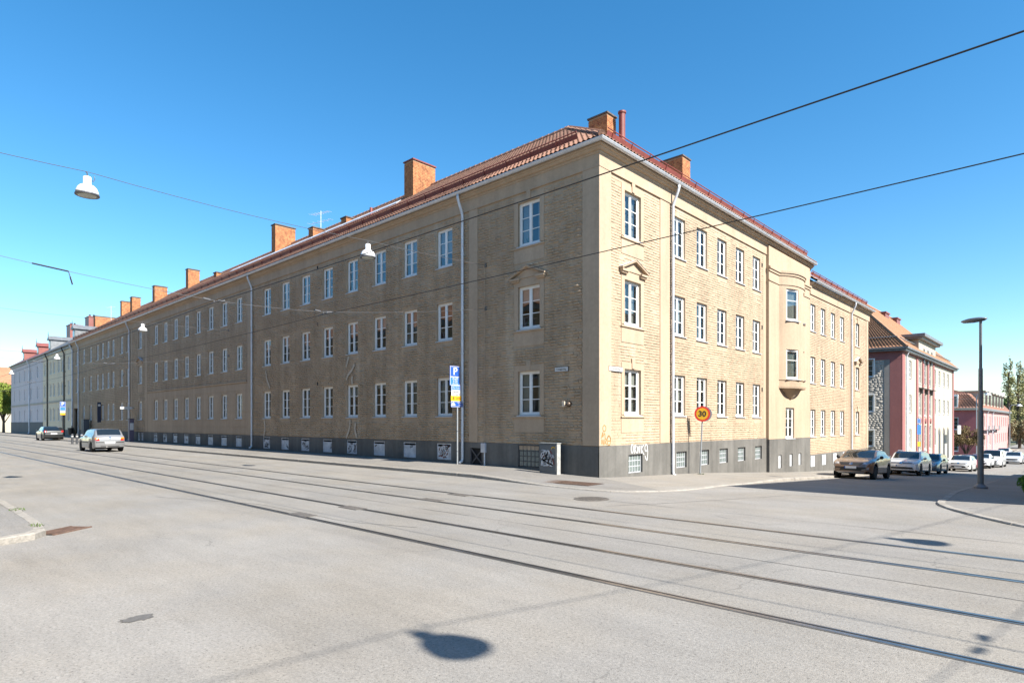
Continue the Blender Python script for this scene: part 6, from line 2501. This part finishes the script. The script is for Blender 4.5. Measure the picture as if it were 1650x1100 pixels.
def hanging_lamp(M, label):
    t = thing('hanging_lamp', label, 'street lamp', M, 'white lamps hung over the tram street')
    prof = [(0.085, 0.0), (0.085, -0.17), (0.10, -0.185), (0.16, -0.215), (0.205, -0.27), (0.236, -0.35), (0.246, -0.42)]
    obj('shade', MB().lathe([(0.0, 0.02), (0.06, 0.015)] + prof, 26), M_lampw, t, M, smooth=True)
    obj('rim', MB().lathe([(0.246, -0.415), (0.256, -0.42), (0.256, -0.445), (0.235, -0.45)], 26), M_lampr, t, M)
    obj('lens', MB().lathe([(0.235, -0.44), (0.17, -0.462), (0.0, -0.47)], 26), M_lampg, t, M, smooth=True)
    obj('hook', MB().tube([(0, 0, 0.0), (0, 0, 0.10), (-0.03, 0, 0.12)], 0.014, 6).tube([(0.06, 0, -0.02), (0.13, 0.05, -0.06), (0.18, 0.10, 0.02), (0.17, 0.12, 0.1)], 0.008, 5), M_cable, t, M)
    return t


def place_lamp(x, y, z, label):
    # turn the hook along the span wire, which runs along y
    return hanging_lamp(T(x, y, z, R(90)), label)


for i, x in enumerate(SPANS):
    wlab = {18.0: 'over the junction carrying the lamps that shadow the foreground road', -5.5: 'carrying the two nearest lamps', -29.3: 'carrying the third lamp along the brown facade', -52.9: 'carrying the lamp by the end of the brown building', -76.5: 'carrying the lamp in front of the lilac house'}[x]
    clab = {18.0: 'over the junction past the building corner', -5.5: 'below the wire of the two nearest lamps', -29.3: 'below the third lamp on the brown facade', -52.9: 'at the end of the brown building', -76.5: 'in front of the lilac house'}[x]
    zw = 7.85
    xs_ = x + (0.25 if x == -5.5 else 0)
    l1, l2 = (x - 0.55, -12.7, 7.86), (x - 0.30, -4.95, 7.84)
    if x == 18.0:
        l1, l2 = (15.95, -12.85, 7.60), (17.9, -5.15, 7.60)
    n_end = (xs_, -0.02, zw) if x < 0 else (19.2, 1.58, 7.7)
    s_end = (x - 0.8, -17.0, 7.9) if x < 0 else (15.6, -20.0, 8.0)
    pts = sagging(s_end, l1, 0.05, 6)[:-1] + sagging(l1, l2, 0.10, 8)[:-1] + sagging(l2, n_end, 0.04, 6)
    tag(obj('span_wire', MB().tube(pts, 0.0078, 5), M_cable), 'grey span wire ' + wlab, 'span wire')
    names = {-5.5: ('white hanging lamp over the road on the side away from the brown building', 'white hanging lamp in front of the top-floor windows of the brown facade'),
             -29.3: (None, 'white hanging lamp in front of the brown facade between second and third downpipe'),
             -52.9: (None, 'white hanging lamp in front of the beige house'), -76.5: (None, 'white hanging lamp at the roof edge of the lilac house'),
             18.0: ('white hanging lamp above the junction that throws the round shadow on the foreground road', 'white hanging lamp above the junction that throws its shadow beyond the tram rails')}[x]
    for nm, p in zip(names, (l1, l2)):
        if nm:
            place_lamp(p[0], p[1], p[2] - 0.13, nm)
    # catenary span carrying the two contact wires
    a = (xs_, -0.02, 6.18) if x < 0 else (18.6, 1.58, 6.1)
    c1, c2 = (x, -6.745, 5.20), (x, -9.965, 5.08)
    if x == 18.0:
        c1, c2 = (17.2, -6.745, 5.2), (16.75, -9.965, 5.08)
    e = (x - 0.1, -17.0, 5.75) if x < 0 else (15.8, -20.0, 5.9)
    t = thing('catenary_span', 'insulated span wire holding the contact wires ' + clab, 'span wire', Matrix.Translation((c1[0], c1[1], c1[2])))
    pts = sagging(a, c1, 0.06, 8)[:-1] + sagging(c1, c2, 0.03, 4)[:-1] + sagging(c2, e, 0.10, 10)
    obj('cable', MB().tube(pts, 0.006, 5), M_cable, t)
    for c in (c1, c2):
        mb = MB().tube([Vector(c) + Vector((0, 0.28, 0.03)), Vector(c) + Vector((0, 0.10, 0.0))], 0.03, 7).tube([Vector(c) + Vector((0, -0.10, 0.0)), Vector(c) + Vector((0, -0.28, 0.02))], 0.03, 7)
        mb.tube([Vector(c), Vector(c) - Vector((0, 0, 0.07))], 0.015, 6).tube([Vector(c) + Vector((-0.22, 0, -0.06)), Vector(c) + Vector((0.22, 0, -0.06))], 0.012, 5)
        obj('insulator', mb, M_cable, t)
    q = sagging(c2, e, 0.10, 10)
    p0, p1 = q[4] + (q[5] - q[4]) * 0.55, q[5] + (q[6] - q[5]) * 0.5
    obj('insulator_rod', MB().tube([p0, p1], 0.018, 6), M_wire, t)
    obj('tag_plate', MB().box(-0.02, -0.005, -0.20, 0.02, 0.005, 0.0).box(-0.05, -0.004, -0.30, 0.05, 0.004, -0.12), M_lampr, t, Matrix.Translation(p0) @ Matrix.Rotation(0.25, 4, 'X'))
    if x < 0:
        mb = MB().box(xs_ - 0.05, -0.05, 6.10, xs_ + 0.05, 0.01, 6.26).box(xs_ - 0.04, -0.05, zw - 0.08, xs_ + 0.04, 0.01, zw + 0.08)
        obj('wall_anchor', mb, M_iron, t)

# ------------------------------------------------------------------ column lamp on the right
M_pole = mat('blue_grey_pole', (0.16, 0.18, 0.20), 0.45, metal=0.3, var=0.12, vscale=3)
pz0 = pz(8.99, 9.3)
PM = T(8.99, 9.3, pz0)
sl_ = thing('column_lamp', 'grey stepped column lamp with flat disc head on the right pavement', 'street lamp', PM)
obj('column', MB().lathe([(0.16, 0.0), (0.16, 0.03), (0.092, 0.05), (0.084, 2.55), (0.068, 2.62), (0.062, 4.0), (0.046, 4.06), (0.040, 5.62)], 16), M_pole, sl_, PM)
obj('base_flange', MB().lathe([(0.20, 0.0), (0.20, 0.06), (0.13, 0.12), (0.10, 0.16)], 12), M_pole, sl_, PM)
hd = MB()
V, n = [], 24
for (sc, z) in ((0.10, 5.60), (0.8, 5.63), (1.0, 5.68), (0.96, 5.71), (0.55, 5.755), (0.05, 5.765)):
    for k in range(n):
        a = 2 * math.pi * k / n
        V.append((-0.22 + 0.43 * sc * math.cos(a), 0.20 * sc * math.sin(a), z))
hd.add(V, [(i * n + k, i * n + (k + 1) % n, (i + 1) * n + (k + 1) % n, (i + 1) * n + k) for i in range(5) for k in range(n)] + [tuple(range(n))])
obj('lamp_head', hd, M_pole, sl_, PM @ Matrix.Rotation(R(-30), 4, 'Z'), smooth=True)

# ------------------------------------------------------------------ signs
M_sblue = mat('sign_blue', (0.012, 0.075, 0.36), 0.45)
M_slb = mat('sign_light_blue', (0.03, 0.16, 0.55), 0.45)
M_syel = mat('sign_yellow', (0.66, 0.36, 0.012), 0.45)
M_swht = mat('sign_white', (0.55, 0.55, 0.54), 0.45)
M_sred = mat('sign_red', (0.62, 0.035, 0.02), 0.45)
M_sblk = mat('sign_black', (0.012, 0.012, 0.012), 0.5)
M_galv = mat('galvanised_pole', (0.34, 0.36, 0.38), 0.45, metal=0.4, var=0.1, vscale=4)


def letters(parent, s, size, mt, M, x, y, z, bold=0.0):
    """lettering standing on a plate that faces local -Y"""
    return obj('lettering', text_mesh(s, size, mt, bold=bold), None, parent, M @ T(x, y, z) @ UPR)


def sign_plate(parent, M, w, h, zc, mt, xo=0.0, border=None, name='plate'):
    p = obj(name, MB().box(xo - w / 2, -0.045, zc - h / 2, xo + w / 2, -0.033, zc + h / 2), mt, parent, M, bevel=0.003)
    if border:
        b = MB()
        t, m = 0.016, 0.014
        x0, x1, z0, z1 = xo - w / 2 + m, xo + w / 2 - m, zc - h / 2 + m, zc + h / 2 - m
        b.box(x0, -0.0485, z0, x1, -0.0455, z0 + t).box(x0, -0.0485, z1 - t, x1, -0.0455, z1).box(x0, -0.0485, z0 + t, x0 + t, -0.0455, z1 - t).box(x1 - t, -0.0485, z0 + t, x1, -0.0455, z1 - t)
        obj('border', b, border, p, M)
    return p


p = on_g(737.5, 746, 0.17)
sx, sy = p.x, min(p.y, -0.35)
sx = on_y(737, 700, sy).x
SM = T(sx, sy, pz(sx, sy), R(90 - 6))
ps = thing('parking_sign', 'stack of blue, white and yellow parking plates on a grey pole by the brown facade', 'sign', SM)
cd_ = (Vector((sx, sy, 0)) - Vector((CAM.x, CAM.y, 0))).dot(FWD)
zpx = lambda py: CAM.z + (HYP - py) * cd_ / FP - SM.translation.z
ztop = zpx(591)
obj('pole', MB().tube([(0, 0, 0), (0, 0, ztop - 0.05)], 0.030, 10), M_galv, ps, SM)
y_ = -0.050
pl_ = sign_plate(ps, SM, 0.50, 0.44, (zpx(591) + zpx(607)) / 2, M_sblue, -0.14, M_swht)
letters(pl_, 'P', 0.40, M_swht, SM, -0.14, y_, (zpx(591) + zpx(607)) / 2, 0.006)
pl_ = sign_plate(ps, SM, 0.50, 0.345, (zpx(608) + zpx(620.5)) / 2, M_slb, -0.14, M_swht)
zc_ = (zpx(608) + zpx(620.5)) / 2
letters(pl_, 'Avgift', 0.115, M_swht, SM, -0.14, y_, zc_ + 0.09)
letters(pl_, '9-20', 0.115, M_swht, SM, -0.14, y_, zc_ - 0.01)
letters(pl_, '(9-15)', 0.105, M_swht, SM, -0.14, y_, zc_ - 0.105)
pl_ = sign_plate(ps, SM, 0.46, 0.20, (zpx(621.2) + zpx(628.7)) / 2, M_slb, -0.10, M_swht)
letters(pl_, 'Max 4 tim', 0.085, M_swht, SM, -0.10, y_, (zpx(621.2) + zpx(628.7)) / 2)
pl_ = sign_plate(ps, SM, 0.44, 0.215, (zpx(629.3) + zpx(637.5)) / 2, M_swht, -0.10)
letters(pl_, 'Boende', 0.085, M_sblk, SM, -0.10, y_, (zpx(629.3) + zpx(637.5)) / 2 + 0.045)
letters(pl_, 'Område S', 0.085, M_sblk, SM, -0.10, y_, (zpx(629.3) + zpx(637.5)) / 2 - 0.05)
pl_ = sign_plate(ps, SM, 0.50, 0.215, (zpx(637.8) + zpx(646)) / 2, M_syel, -0.09)
zc_ = (zpx(637.8) + zpx(646)) / 2
letters(pl_, '8', 0.17, M_sblk, SM, -0.22, y_, zc_)
letters(pl_, 'ZON', 0.10, M_sred, SM, 0.02, y_, zc_)
zc_ = (zpx(646.3) + zpx(655.5)) / 2
pl_ = sign_plate(ps, SM, 0.60, 0.245, zc_, M_sblue, -0.04, M_swht)
letters(pl_, 'Betala här', 0.062, M_swht, SM, 0.10, y_, zc_ + 0.05)
letters(pl_, 'Taxa 2', 0.062, M_swht, SM, 0.10, y_, zc_ - 0.03)
obj('car_symbol', MB().prism([(-0.30, zc_ - 0.06), (-0.14, zc_ - 0.06), (-0.14, zc_ + 0.0), (-0.18, zc_ + 0.02), (-0.20, zc_ + 0.07), (-0.26, zc_ + 0.07), (-0.28, zc_ + 0.01), (-0.30, zc_)], 'y', -0.0505, -0.0455), M_swht, pl_, SM)
for z in (0.5, 1.3):
    obj('pole_band', MB().lathe([(0.033, z), (0.033, z + 0.02)], 10), M_darkp, ps, SM)

# speed sign
p = on_g(1128, 766, 0.06)
SM = T(p.x, p.y, pz(p.x, p.y), R(17)) @ Matrix.Rotation(R(2.2), 4, 'Y')
cd_ = (Vector((p.x, p.y, 0)) - Vector((CAM.x, CAM.y, 0))).dot(FWD)
zc_ = CAM.z + (HYP - 666.5) * cd_ / FP - SM.translation.z
ss_ = thing('speed_sign', 'round yellow speed sign with red rim on a leaning grey pole', 'sign', SM)
obj('pole', MB().tube([(0, 0, 0), (0, 0, zc_ + 0.22)], 0.03, 10), M_galv, ss_, SM)
RD = 0.30
pl_ = obj('disc', MB().lathe([(0.0, -0.048), (RD, -0.048), (RD, -0.033), (0.0, -0.033)], 36, (0, 0, zc_), 'y'), M_sred, ss_, SM)
obj('yellow_field', MB().lathe([(0.0, -0.051), (RD * 0.76, -0.051), (RD * 0.76, -0.0485)], 36, (0, 0, zc_), 'y'), M_syel, pl_, SM)
obj('lettering', text_mesh('30', 0.30, M_sblk, bold=0.008), None, pl_, SM @ T(0, -0.0535, zc_ - 0.005) @ UPR)
obj('disc', MB().lathe([(0.0, 0.033), (RD, 0.033), (RD, 0.046), (0.0, 0.046)], 36, (0.05, 0, zc_), 'y'), M_galv, ss_, SM @ T(0, 0.03, 0))
tuft((p.x + 0.03, p.y, pz(p.x, p.y)), 40, 0.14, 0.06, 'small weeds at the foot of the speed sign pole')


def name_sign(px0, px1, py0, py1, M, txt, label, left):
    a, b = (on_y(px0, py0, -0.06), on_y(px1, py1, -0.06)) if left else (on_x(px0, py0, 0.06), on_x(px1, py1, 0.06))
    u0, u1 = (a.x, b.x) if left else (a.y, b.y)
    zm = (a.z + b.z) / 2
    z0, z1 = zm - 0.085, zm + 0.085
    t = thing('street_name_sign', label, 'sign', M @ T((u0 + u1) / 2, -0.034, (z0 + z1) / 2))
    obj('plate', MB().box(u0, -0.055, z0, u1, -0.034, z1), M_sblk, t, M, bevel=0.004)
    f = obj('face', MB().box(u0 + 0.012, -0.0575, z0 + 0.012, u1 - 0.012, -0.0555, z1 - 0.012), M_swht, t, M)
    w = u1 - u0
    obj('lettering', text_mesh(txt, (z1 - z0) * 0.55, M_sblk), None, f, M @ T((u0 + u1) / 2, -0.0585, (z0 + z1) / 2) @ UPR)


name_sign(893.5, 915.5, 595.0, 594.3, FL, 'Trädgårdsg.', 'small white street name sign on the shaded brown wall near the corner', True)
name_sign(981.5, 1004, 592.5, 596, FR, 'Norralundsg.', 'small white street name sign on the sunlit wall near the corner', False)

# ------------------------------------------------------------------ cabinets, machines, bollards
M_cab = mat('grey_cabinet', (0.13, 0.137, 0.14), 0.6, var=0.15, vscale=4, dirt=0.3, dscale=2)
M_cabw = mat('pale_cabinet_side', (0.34, 0.34, 0.325), 0.6, var=0.12, vscale=8, dirt=0.35, dscale=5)  # paler than the housing, for the side panel and lid
zb_ = pz(-1.7, -0.4)
CM = T(-1.74, -0.38, zb_)
cb = thing('utility_cabinet', 'grey utility cabinet with graffiti against the dark plinth near the corner', 'cabinet', CM)
obj('housing', MB().box(-0.39, -0.12, -0.06, 0.372, 0.06, 1.02), M_cab, cb, CM, bevel=0.008)
obj('side_panel', MB().box(0.374, -0.125, -0.05, 0.392, 0.065, 1.025), M_cabw, cb, CM)
dr_ = obj('door', MB().box(-0.36, -0.132, 0.10, 0.345, -0.121, 0.97), M_cab, cb, CM, bevel=0.004)
obj('lid', MB().box(-0.41, -0.14, 1.026, 0.41, 0.08, 1.05), M_cabw, cb, CM)
hr = random.Random(9)
for mt_, n_, w_ in ((M_gw, 7, 0.035), (M_gm, 4, 0.05), (mat('silver_spray', (0.45, 0.46, 0.5), 0.4), 6, 0.03)):
    scribble([[(hr.uniform(-0.28, 0.28), hr.uniform(0.25, 0.8)) for _ in range(5)] for _ in range(n_)], w_, CM, mt_, y=-0.134 - 0.001 * n_, parent=dr_)
scribble([circ(0.24, 0.86, 0.07, 0.05, 8, 0.2, 3.4)], 0.03, CM, M_syel, y=-0.138, parent=dr_)

q = on_y(211, 700, -0.55)
CM = T(q.x, -0.55, pz(q.x, -0.55))
tm = thing('ticket_machine', 'tall purple-grey ticket machine by the third downpipe', 'ticket machine', CM)
obj('housing', MB().box(-0.22, -0.18, 0, 0.22, 0.18, 1.95), mat('purple_grey_paint', (0.10, 0.085, 0.13), 0.5, var=0.1), tm, CM, bevel=0.02)
obj('panel', MB().box(0.222, -0.14, 1.0, 0.23, 0.14, 1.6), M_swht, tm, CM)
obj('hood', MB().box(-0.25, -0.21, 1.951, 0.25, 0.21, 2.0), M_darkp, tm, CM)
q = on_y(137.5, 700, -0.5)
CM = T(q.x, -0.5, pz(q.x, -0.5))
bc = thing('switch_cabinet', 'dark blue-grey switch cabinet beside the far gateway', 'cabinet', CM)
obj('housing', MB().box(-0.5, -0.25, 0, 0.5, 0.25, 1.95), mat('blue_grey_cabinet', (0.05, 0.065, 0.085), 0.55, var=0.15), bc, CM, bevel=0.02)
obj('roof', MB().box(-0.54, -0.29, 1.951, 0.54, 0.29, 2.0), M_darkp, bc, CM)
obj('door_seam', MB().box(-0.01, -0.256, 0.1, 0.01, -0.25, 1.85), M_under, bc, CM)
q = on_y(114, 695, -0.5)
CM = T(q.x, -0.5, pz(q.x, -0.5))
bn = thing('litter_bin', 'black litter bin beside the beige house', 'bin', CM)
obj('drum', MB().lathe([(0.24, 0.25), (0.29, 1.0), (0.31, 1.02), (0.31, 1.06), (0.27, 1.06)], 14), M_blk, bn, CM)
obj('post', MB().tube([(0, 0.1, 0), (0, 0.1, 1.3)], 0.04, 8), M_blk, bn, CM)
for i, px in enumerate((116.5, 124.0)):
    q = on_g(px, 713, 0.12)
    CM = T(q.x, q.y, pz(q.x, q.y))
    bo = thing('bollard', ('steel bollard at the kerb behind the dark grey hatchback', 'steel bollard at the kerb nearer the silver hatchback')[i], 'bollard', CM, 'bollards at the kerb')
    obj('post', MB().lathe([(0.10, 0.0), (0.10, 0.02), (0.085, 0.03), (0.085, 0.80), (0.07, 0.86), (0.0, 0.88)], 14), M_darkp, bo, CM)
    obj('band', MB().lathe([(0.088, 0.62), (0.088, 0.70)], 14), M_swht, bo, CM)
# second parking sign, wall signs far down the street
q = on_y(101, 700, -1.9)
SM = T(q.x, q.y, pz(q.x, q.y), R(88))
p2 = thing('parking_sign', 'blue parking sign with yellow plate in front of the beige house', 'sign', SM)
obj('pole', MB().tube([(0, 0, 0), (0, 0, 3.9)], 0.035, 8), M_blk, p2, SM)
pl_ = sign_plate(p2, SM, 0.50, 0.52, 3.65, M_sblue, 0, M_swht)
letters(pl_, 'P', 0.5, M_swht, SM, 0, y_, 3.65, 0.01)
sign_plate(p2, SM, 0.50, 0.40, 3.16, M_slb, 0, M_swht)
sign_plate(p2, SM, 0.46, 0.2, 2.83, M_swht)
sign_plate(p2, SM, 0.44, 0.2, 2.60, M_syel)
q = on_y(157, 664, -0.5)
bs = thing('banner_sign', 'narrow dark blue banner sign projecting from the brown facade', 'sign', T(q.x, 0, q.z))
obj('board', MB().box(q.x - 0.04, -0.52, q.z - 1.0, q.x + 0.04, -0.20, q.z + 1.0), mat('navy_banner', (0.008, 0.016, 0.045), 0.5), bs)
obj('bracket', MB().box(q.x - 0.02, -0.2, q.z + 0.7, q.x + 0.02, 0.02, q.z + 0.76).box(q.x - 0.02, -0.2, q.z - 0.76, q.x + 0.02, 0.02, q.z - 0.7), M_blk, bs)
obj('symbol', MB().lathe([(0.0, 0.042), (0.12, 0.042), (0.12, 0.046), (0.0, 0.046)], 12, (q.x, -0.36, q.z + 0.7), 'x'), M_swht, bs)
q = on_y(203, 657, -0.6)
ws = thing('pointer_sign', 'white pointer sign projecting from the third downpipe', 'sign', T(q.x, 0, q.z))
obj('board', MB().box(q.x - 0.02, -1.05, q.z - 0.10, q.x + 0.02, -0.15, q.z + 0.10), M_swht, ws)
obj('bracket', MB().box(q.x - 0.03, -0.16, q.z - 0.05, q.x + 0.03, 0.02, q.z + 0.05), M_galv, ws)
# side street: parking sign, thin lamp posts, small hanging lamp
q = on_x(1480, 720, 1.6)
SM = T(q.x, q.y, pz(q.x, q.y), R(62))
p3 = thing('parking_sign', 'blue and yellow parking sign in front of the red house', 'sign', SM)
obj('pole', MB().tube([(0, 0, 0), (0, 0, 4.2)], 0.035, 8), M_galv, p3, SM)
sign_plate(p3, SM, 0.42, 0.42, 3.9, mat('faded_sign_blue', (0.05, 0.13, 0.33), 0.5), 0, M_swht)
sign_plate(p3, SM, 0.40, 0.8, 3.2, M_slb)
sign_plate(p3, SM, 0.34, 0.4, 2.0, M_syel)
for (px, y, h, lab) in ((1573.5, 92, 9.0, 'thin grey lamp post in front of the pink house corner'), (1627, 118, 8.0, 'thin grey lamp post at the end of the pink house')):
    q = on_x(px, 700, 1.8)
    d_ = ray(px, 700)
    tt = (y - CAM.y) / d_.y
    q = CAM + d_ * tt
    SM = T(q.x, q.y, gz(q.x, q.y))
    lp = thing('lamp_post', lab, 'street lamp', SM)
    obj('post', MB().tube([(0, 0, 0), (0, 0, h), (0.25, 0, h + 0.35), (1.2, 0, h + 0.5)], 0.06, 8), M_galv, lp, SM)
    obj('lamp_head', MB().lathe([(0.0, 0.1), (0.12, 0.08), (0.42, -0.22), (0.40, -0.25), (0.0, -0.24)], 14, (1.3, 0, h + 0.42)), M_lampw, lp, SM)
q0, q1 = on_x(1505, 617, 0.2), on_x(1640, 636, 6.0)
tag(obj('street_wire', MB().tube(sagging((0.0, 72, 4.6), (14.5, 84, 6.8), 0.5, 10), 0.02, 5), M_wire), 'thin black wire crossing the side street from the red house', 'span wire')
# porch canopy sign, orange beacon near the small tree
# dark ragged patch in the foreground road
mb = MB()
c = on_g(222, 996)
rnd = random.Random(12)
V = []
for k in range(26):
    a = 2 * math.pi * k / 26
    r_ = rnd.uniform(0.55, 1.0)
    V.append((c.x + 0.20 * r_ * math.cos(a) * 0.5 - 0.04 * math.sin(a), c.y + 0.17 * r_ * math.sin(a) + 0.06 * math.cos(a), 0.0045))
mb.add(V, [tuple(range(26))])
tag(obj('dark_patch', mb, M_tar), 'small dark ragged patch in the foreground road', 'tar patch')


# ------------------------------------------------------------------ trees and shrubs
def leaf_mat(name, c, c2):
    m = mat(name, c, 0.7, c2=c2, vscale=1.2, spec=0.25)
    return m


M_bark = mat('bark', (0.10, 0.075, 0.055), 0.95, var=0.3, vscale=6, bump=0.6, bscale=12)


def leaves(name, clumps, n, size, mt, parent, M, seed=1, flat=0.0, droop=0.0):
    g = np.random.default_rng(seed)
    C = np.array([c[:3] for c in clumps])
    Rr = np.array([c[3:6] for c in clumps])
    wts = np.prod(Rr, axis=1) ** 0.7
    idx = g.choice(len(C), n, p=wts / wts.sum())
    d = g.normal(size=(n, 3))
    d /= np.linalg.norm(d, axis=1)[:, None]
    r = g.random(n) ** 0.42
    P = C[idx] + d * r[:, None] * Rr[idx]
    a = g.normal(size=(n, 3))
    a[:, 2] *= (1 - flat)
    if droop:
        a[:, 2] -= droop
    a /= np.linalg.norm(a, axis=1)[:, None]
    b = np.cross(a, g.normal(size=(n, 3)))
    b /= np.linalg.norm(b, axis=1)[:, None]
    s = size * g.uniform(0.6, 1.3, n)[:, None]
    V = np.stack([P - a * s, P + b * s * 0.45, P + a * s, P - b * s * 0.45], 1).reshape(-1, 3)
    F = np.arange(n * 4).reshape(-1, 4)
    return obj(name, np_mesh(name, V, F, mt), None, parent, M)


def tree(name, label, M, trunk_h, tr_r, limbs, clumps, n, size, mt, seed, cat='tree', droop=0.0, group=None):
    t = thing(name, label, cat, M, group)
    g = random.Random(seed)
    mb = MB().tube([(0, 0, -0.2), (0.02, 0.0, trunk_h * 0.5), (0.0, 0.03, trunk_h)], tr_r, 8, True, tr_r * 0.55)
    for k in range(limbs):
        c = clumps[g.randrange(len(clumps))]
        z0 = trunk_h * g.uniform(0.45, 1.0)
        e = Vector(c[:3])
        m_ = Vector((e.x * 0.5 + g.uniform(-.2, .2), e.y * 0.5 + g.uniform(-.2, .2), z0 + (e.z - z0) * 0.6))
        mb.tube([(0, 0, z0), m_, e], tr_r * 0.42, 5, False, tr_r * 0.08)
    obj('trunk', mb, M_bark, t, M)
    leaves('crown', clumps, n, size, mt, t, M, seed, droop=droop)
    return t


def ball_clumps(n, cx, cy, cz, rx, ry, rz, s, seed):
    g = random.Random(seed)
    out = []
    for _ in range(n):
        u, v = g.uniform(0, 6.283), g.uniform(-0.8, 1)
        rr = g.uniform(0.45, 0.95)
        k = math.sqrt(max(0, 1 - v * v))
        q = s * g.uniform(0.7, 1.25)
        out.append((cx + rx * rr * k * math.cos(u), cy + ry * rr * k * math.sin(u), cz + rz * rr * v, q, q, q * 0.8))
    return out


L_spring = leaf_mat('spring_leaf', (0.13, 0.19, 0.030), (0.22, 0.26, 0.05))
L_dark = leaf_mat('dark_leaf', (0.045, 0.085, 0.022), (0.09, 0.14, 0.035))
L_pop = leaf_mat('poplar_leaf', (0.22, 0.22, 0.09), (0.32, 0.30, 0.14))
L_red = leaf_mat('bronze_leaf', (0.13, 0.085, 0.045), (0.20, 0.15, 0.06))
L_wil = leaf_mat('willow_twig', (0.20, 0.19, 0.10), (0.30, 0.26, 0.15))
L_con = leaf_mat('conifer_needle', (0.09, 0.20, 0.03), (0.18, 0.32, 0.05))
# tree at the end of the tram street
q = on_y(4, 690, 2.0)
tree('maple_tree', 'light green young tree at the far end of the tram street', T(-121.5, -0.2, 0), 3.5, 0.22, 14, ball_clumps(26, 0, 0, 5.6, 2.7, 2.7, 3.2, 1.1, 2), 9000, 0.20, L_spring, 2)
tree('background_tree', 'dark tree behind the distant orange roof', T(-190, 8.0, 0), 6, 0.4, 8, ball_clumps(22, 0, 0, 10.5, 8, 8, 4.5, 2.2, 3), 7000, 0.5, L_dark, 3)


def at_depth(px, py, d):
    return CAM + ray(px, py) * d


# poplars beyond the pink house
for (px, d, h, w, lab, sd) in ((1625, 150, 21.0, 1.8, 'tall narrow poplar beside the end of the pink house', 4), (1640, 152, 20.5, 2.0, 'tall narrow poplar standing behind the willow', 5), (1654, 158, 19, 2.3, 'tall narrow poplar at the end of the poplar row', 6)):
    q = at_depth(px, 700, d)
    g = random.Random(sd)
    cl = []
    for k in range(34):
        t = k / 33
        ww = w * (0.35 + 0.75 * math.sin(math.pi * min(1, 0.12 + 0.86 * t)) ** 0.8)
        a = g.uniform(0, 6.28)
        cl.append((ww * 0.55 * math.cos(a), ww * 0.55 * math.sin(a), h * (0.14 + 0.84 * t), ww * 0.42, ww * 0.42, 1.5))
    tree('poplar_tree', lab, T(q.x, q.y, -3.6), h * 0.85, 0.35, 12, cl, 2200, 0.26, L_pop, sd, group='poplars at the end of the side street')
q = at_depth(1643, 700, 128)
cl = []
g = random.Random(8)
for k in range(26):
    a, rr = g.uniform(0, 6.28), g.uniform(0.5, 3.6)
    cl.append((rr * math.cos(a), rr * math.sin(a), 5.2 - 0.42 * rr + g.uniform(-.4, .4) - 1.0, 0.7, 0.7, 2.0))
tree('willow_tree', 'pale weeping willow with hanging twigs at the end of the side street', T(q.x, q.y, -3.5), 4.5, 0.3, 14, cl, 6500, 0.28, L_wil, 8, droop=1.6)
for (px, d, h, sd, lab, mt_) in ((1612, 185, 13, 11, 'bushy green tree behind the end of the pink house', L_dark), (1634, 190, 14, 12, 'bushy tree filling the gap behind the poplars', L_pop), (1655, 175, 12, 13, 'bushy green tree closing the view behind the willow', L_dark), (1685, 165, 14, 14, 'bushy green tree beyond the willow, outside the poplar row', L_dark)):
    q = at_depth(px, 700, d)
    tree('background_tree', lab, T(q.x, q.y, -3.6), h * 0.4, 0.35, 8, ball_clumps(22, 0, 0, h * 0.55, h * 0.42, h * 0.42, h * 0.4, 2.0, sd), 5000, 0.45, mt_, sd, group='trees closing the side street')
# bronze-leaved small tree between the red and pink houses
q = at_depth(1556, 700, 78)
zg = gz(q.x, q.y) + 0.1
tree('ornamental_tree', 'small bronze-leaved tree between the red house and the pink house', T(q.x, q.y, zg), 1.3, 0.10, 16, ball_clumps(26, 0, 0, 3.1, 1.75, 1.75, 1.25, 0.62, 9), 5200, 0.10, L_red, 9)
hd_ = thing('clipped_hedge', 'low yellow-green hedge under the bronze-leaved tree', 'hedge', T(q.x, q.y, zg))
leaves('foliage', [(-3.0 + 0.4 * k, -0.6, 0.45, 0.45, 0.45, 0.42) for k in range(16)], 5000, 0.09, L_spring, hd_, T(q.x, q.y, zg), 10)
# evergreen shrub at the right edge
SMx = T(10.92, 3.6, pz(10.92, 3.6))
sh = thing('evergreen_shrub', 'bright green evergreen shrub on the right pavement', 'shrub', SMx)
leaves('foliage', ball_clumps(40, 0, 0, 0.45, 0.5, 0.5, 0.42, 0.18, 15), 16000, 0.035, L_con, sh, SMx, 15)
obj('stem', MB().tube([(0, 0, -0.05), (0.02, 0, 0.5)], 0.04, 6, True, 0.02), M_bark, sh, SMx)
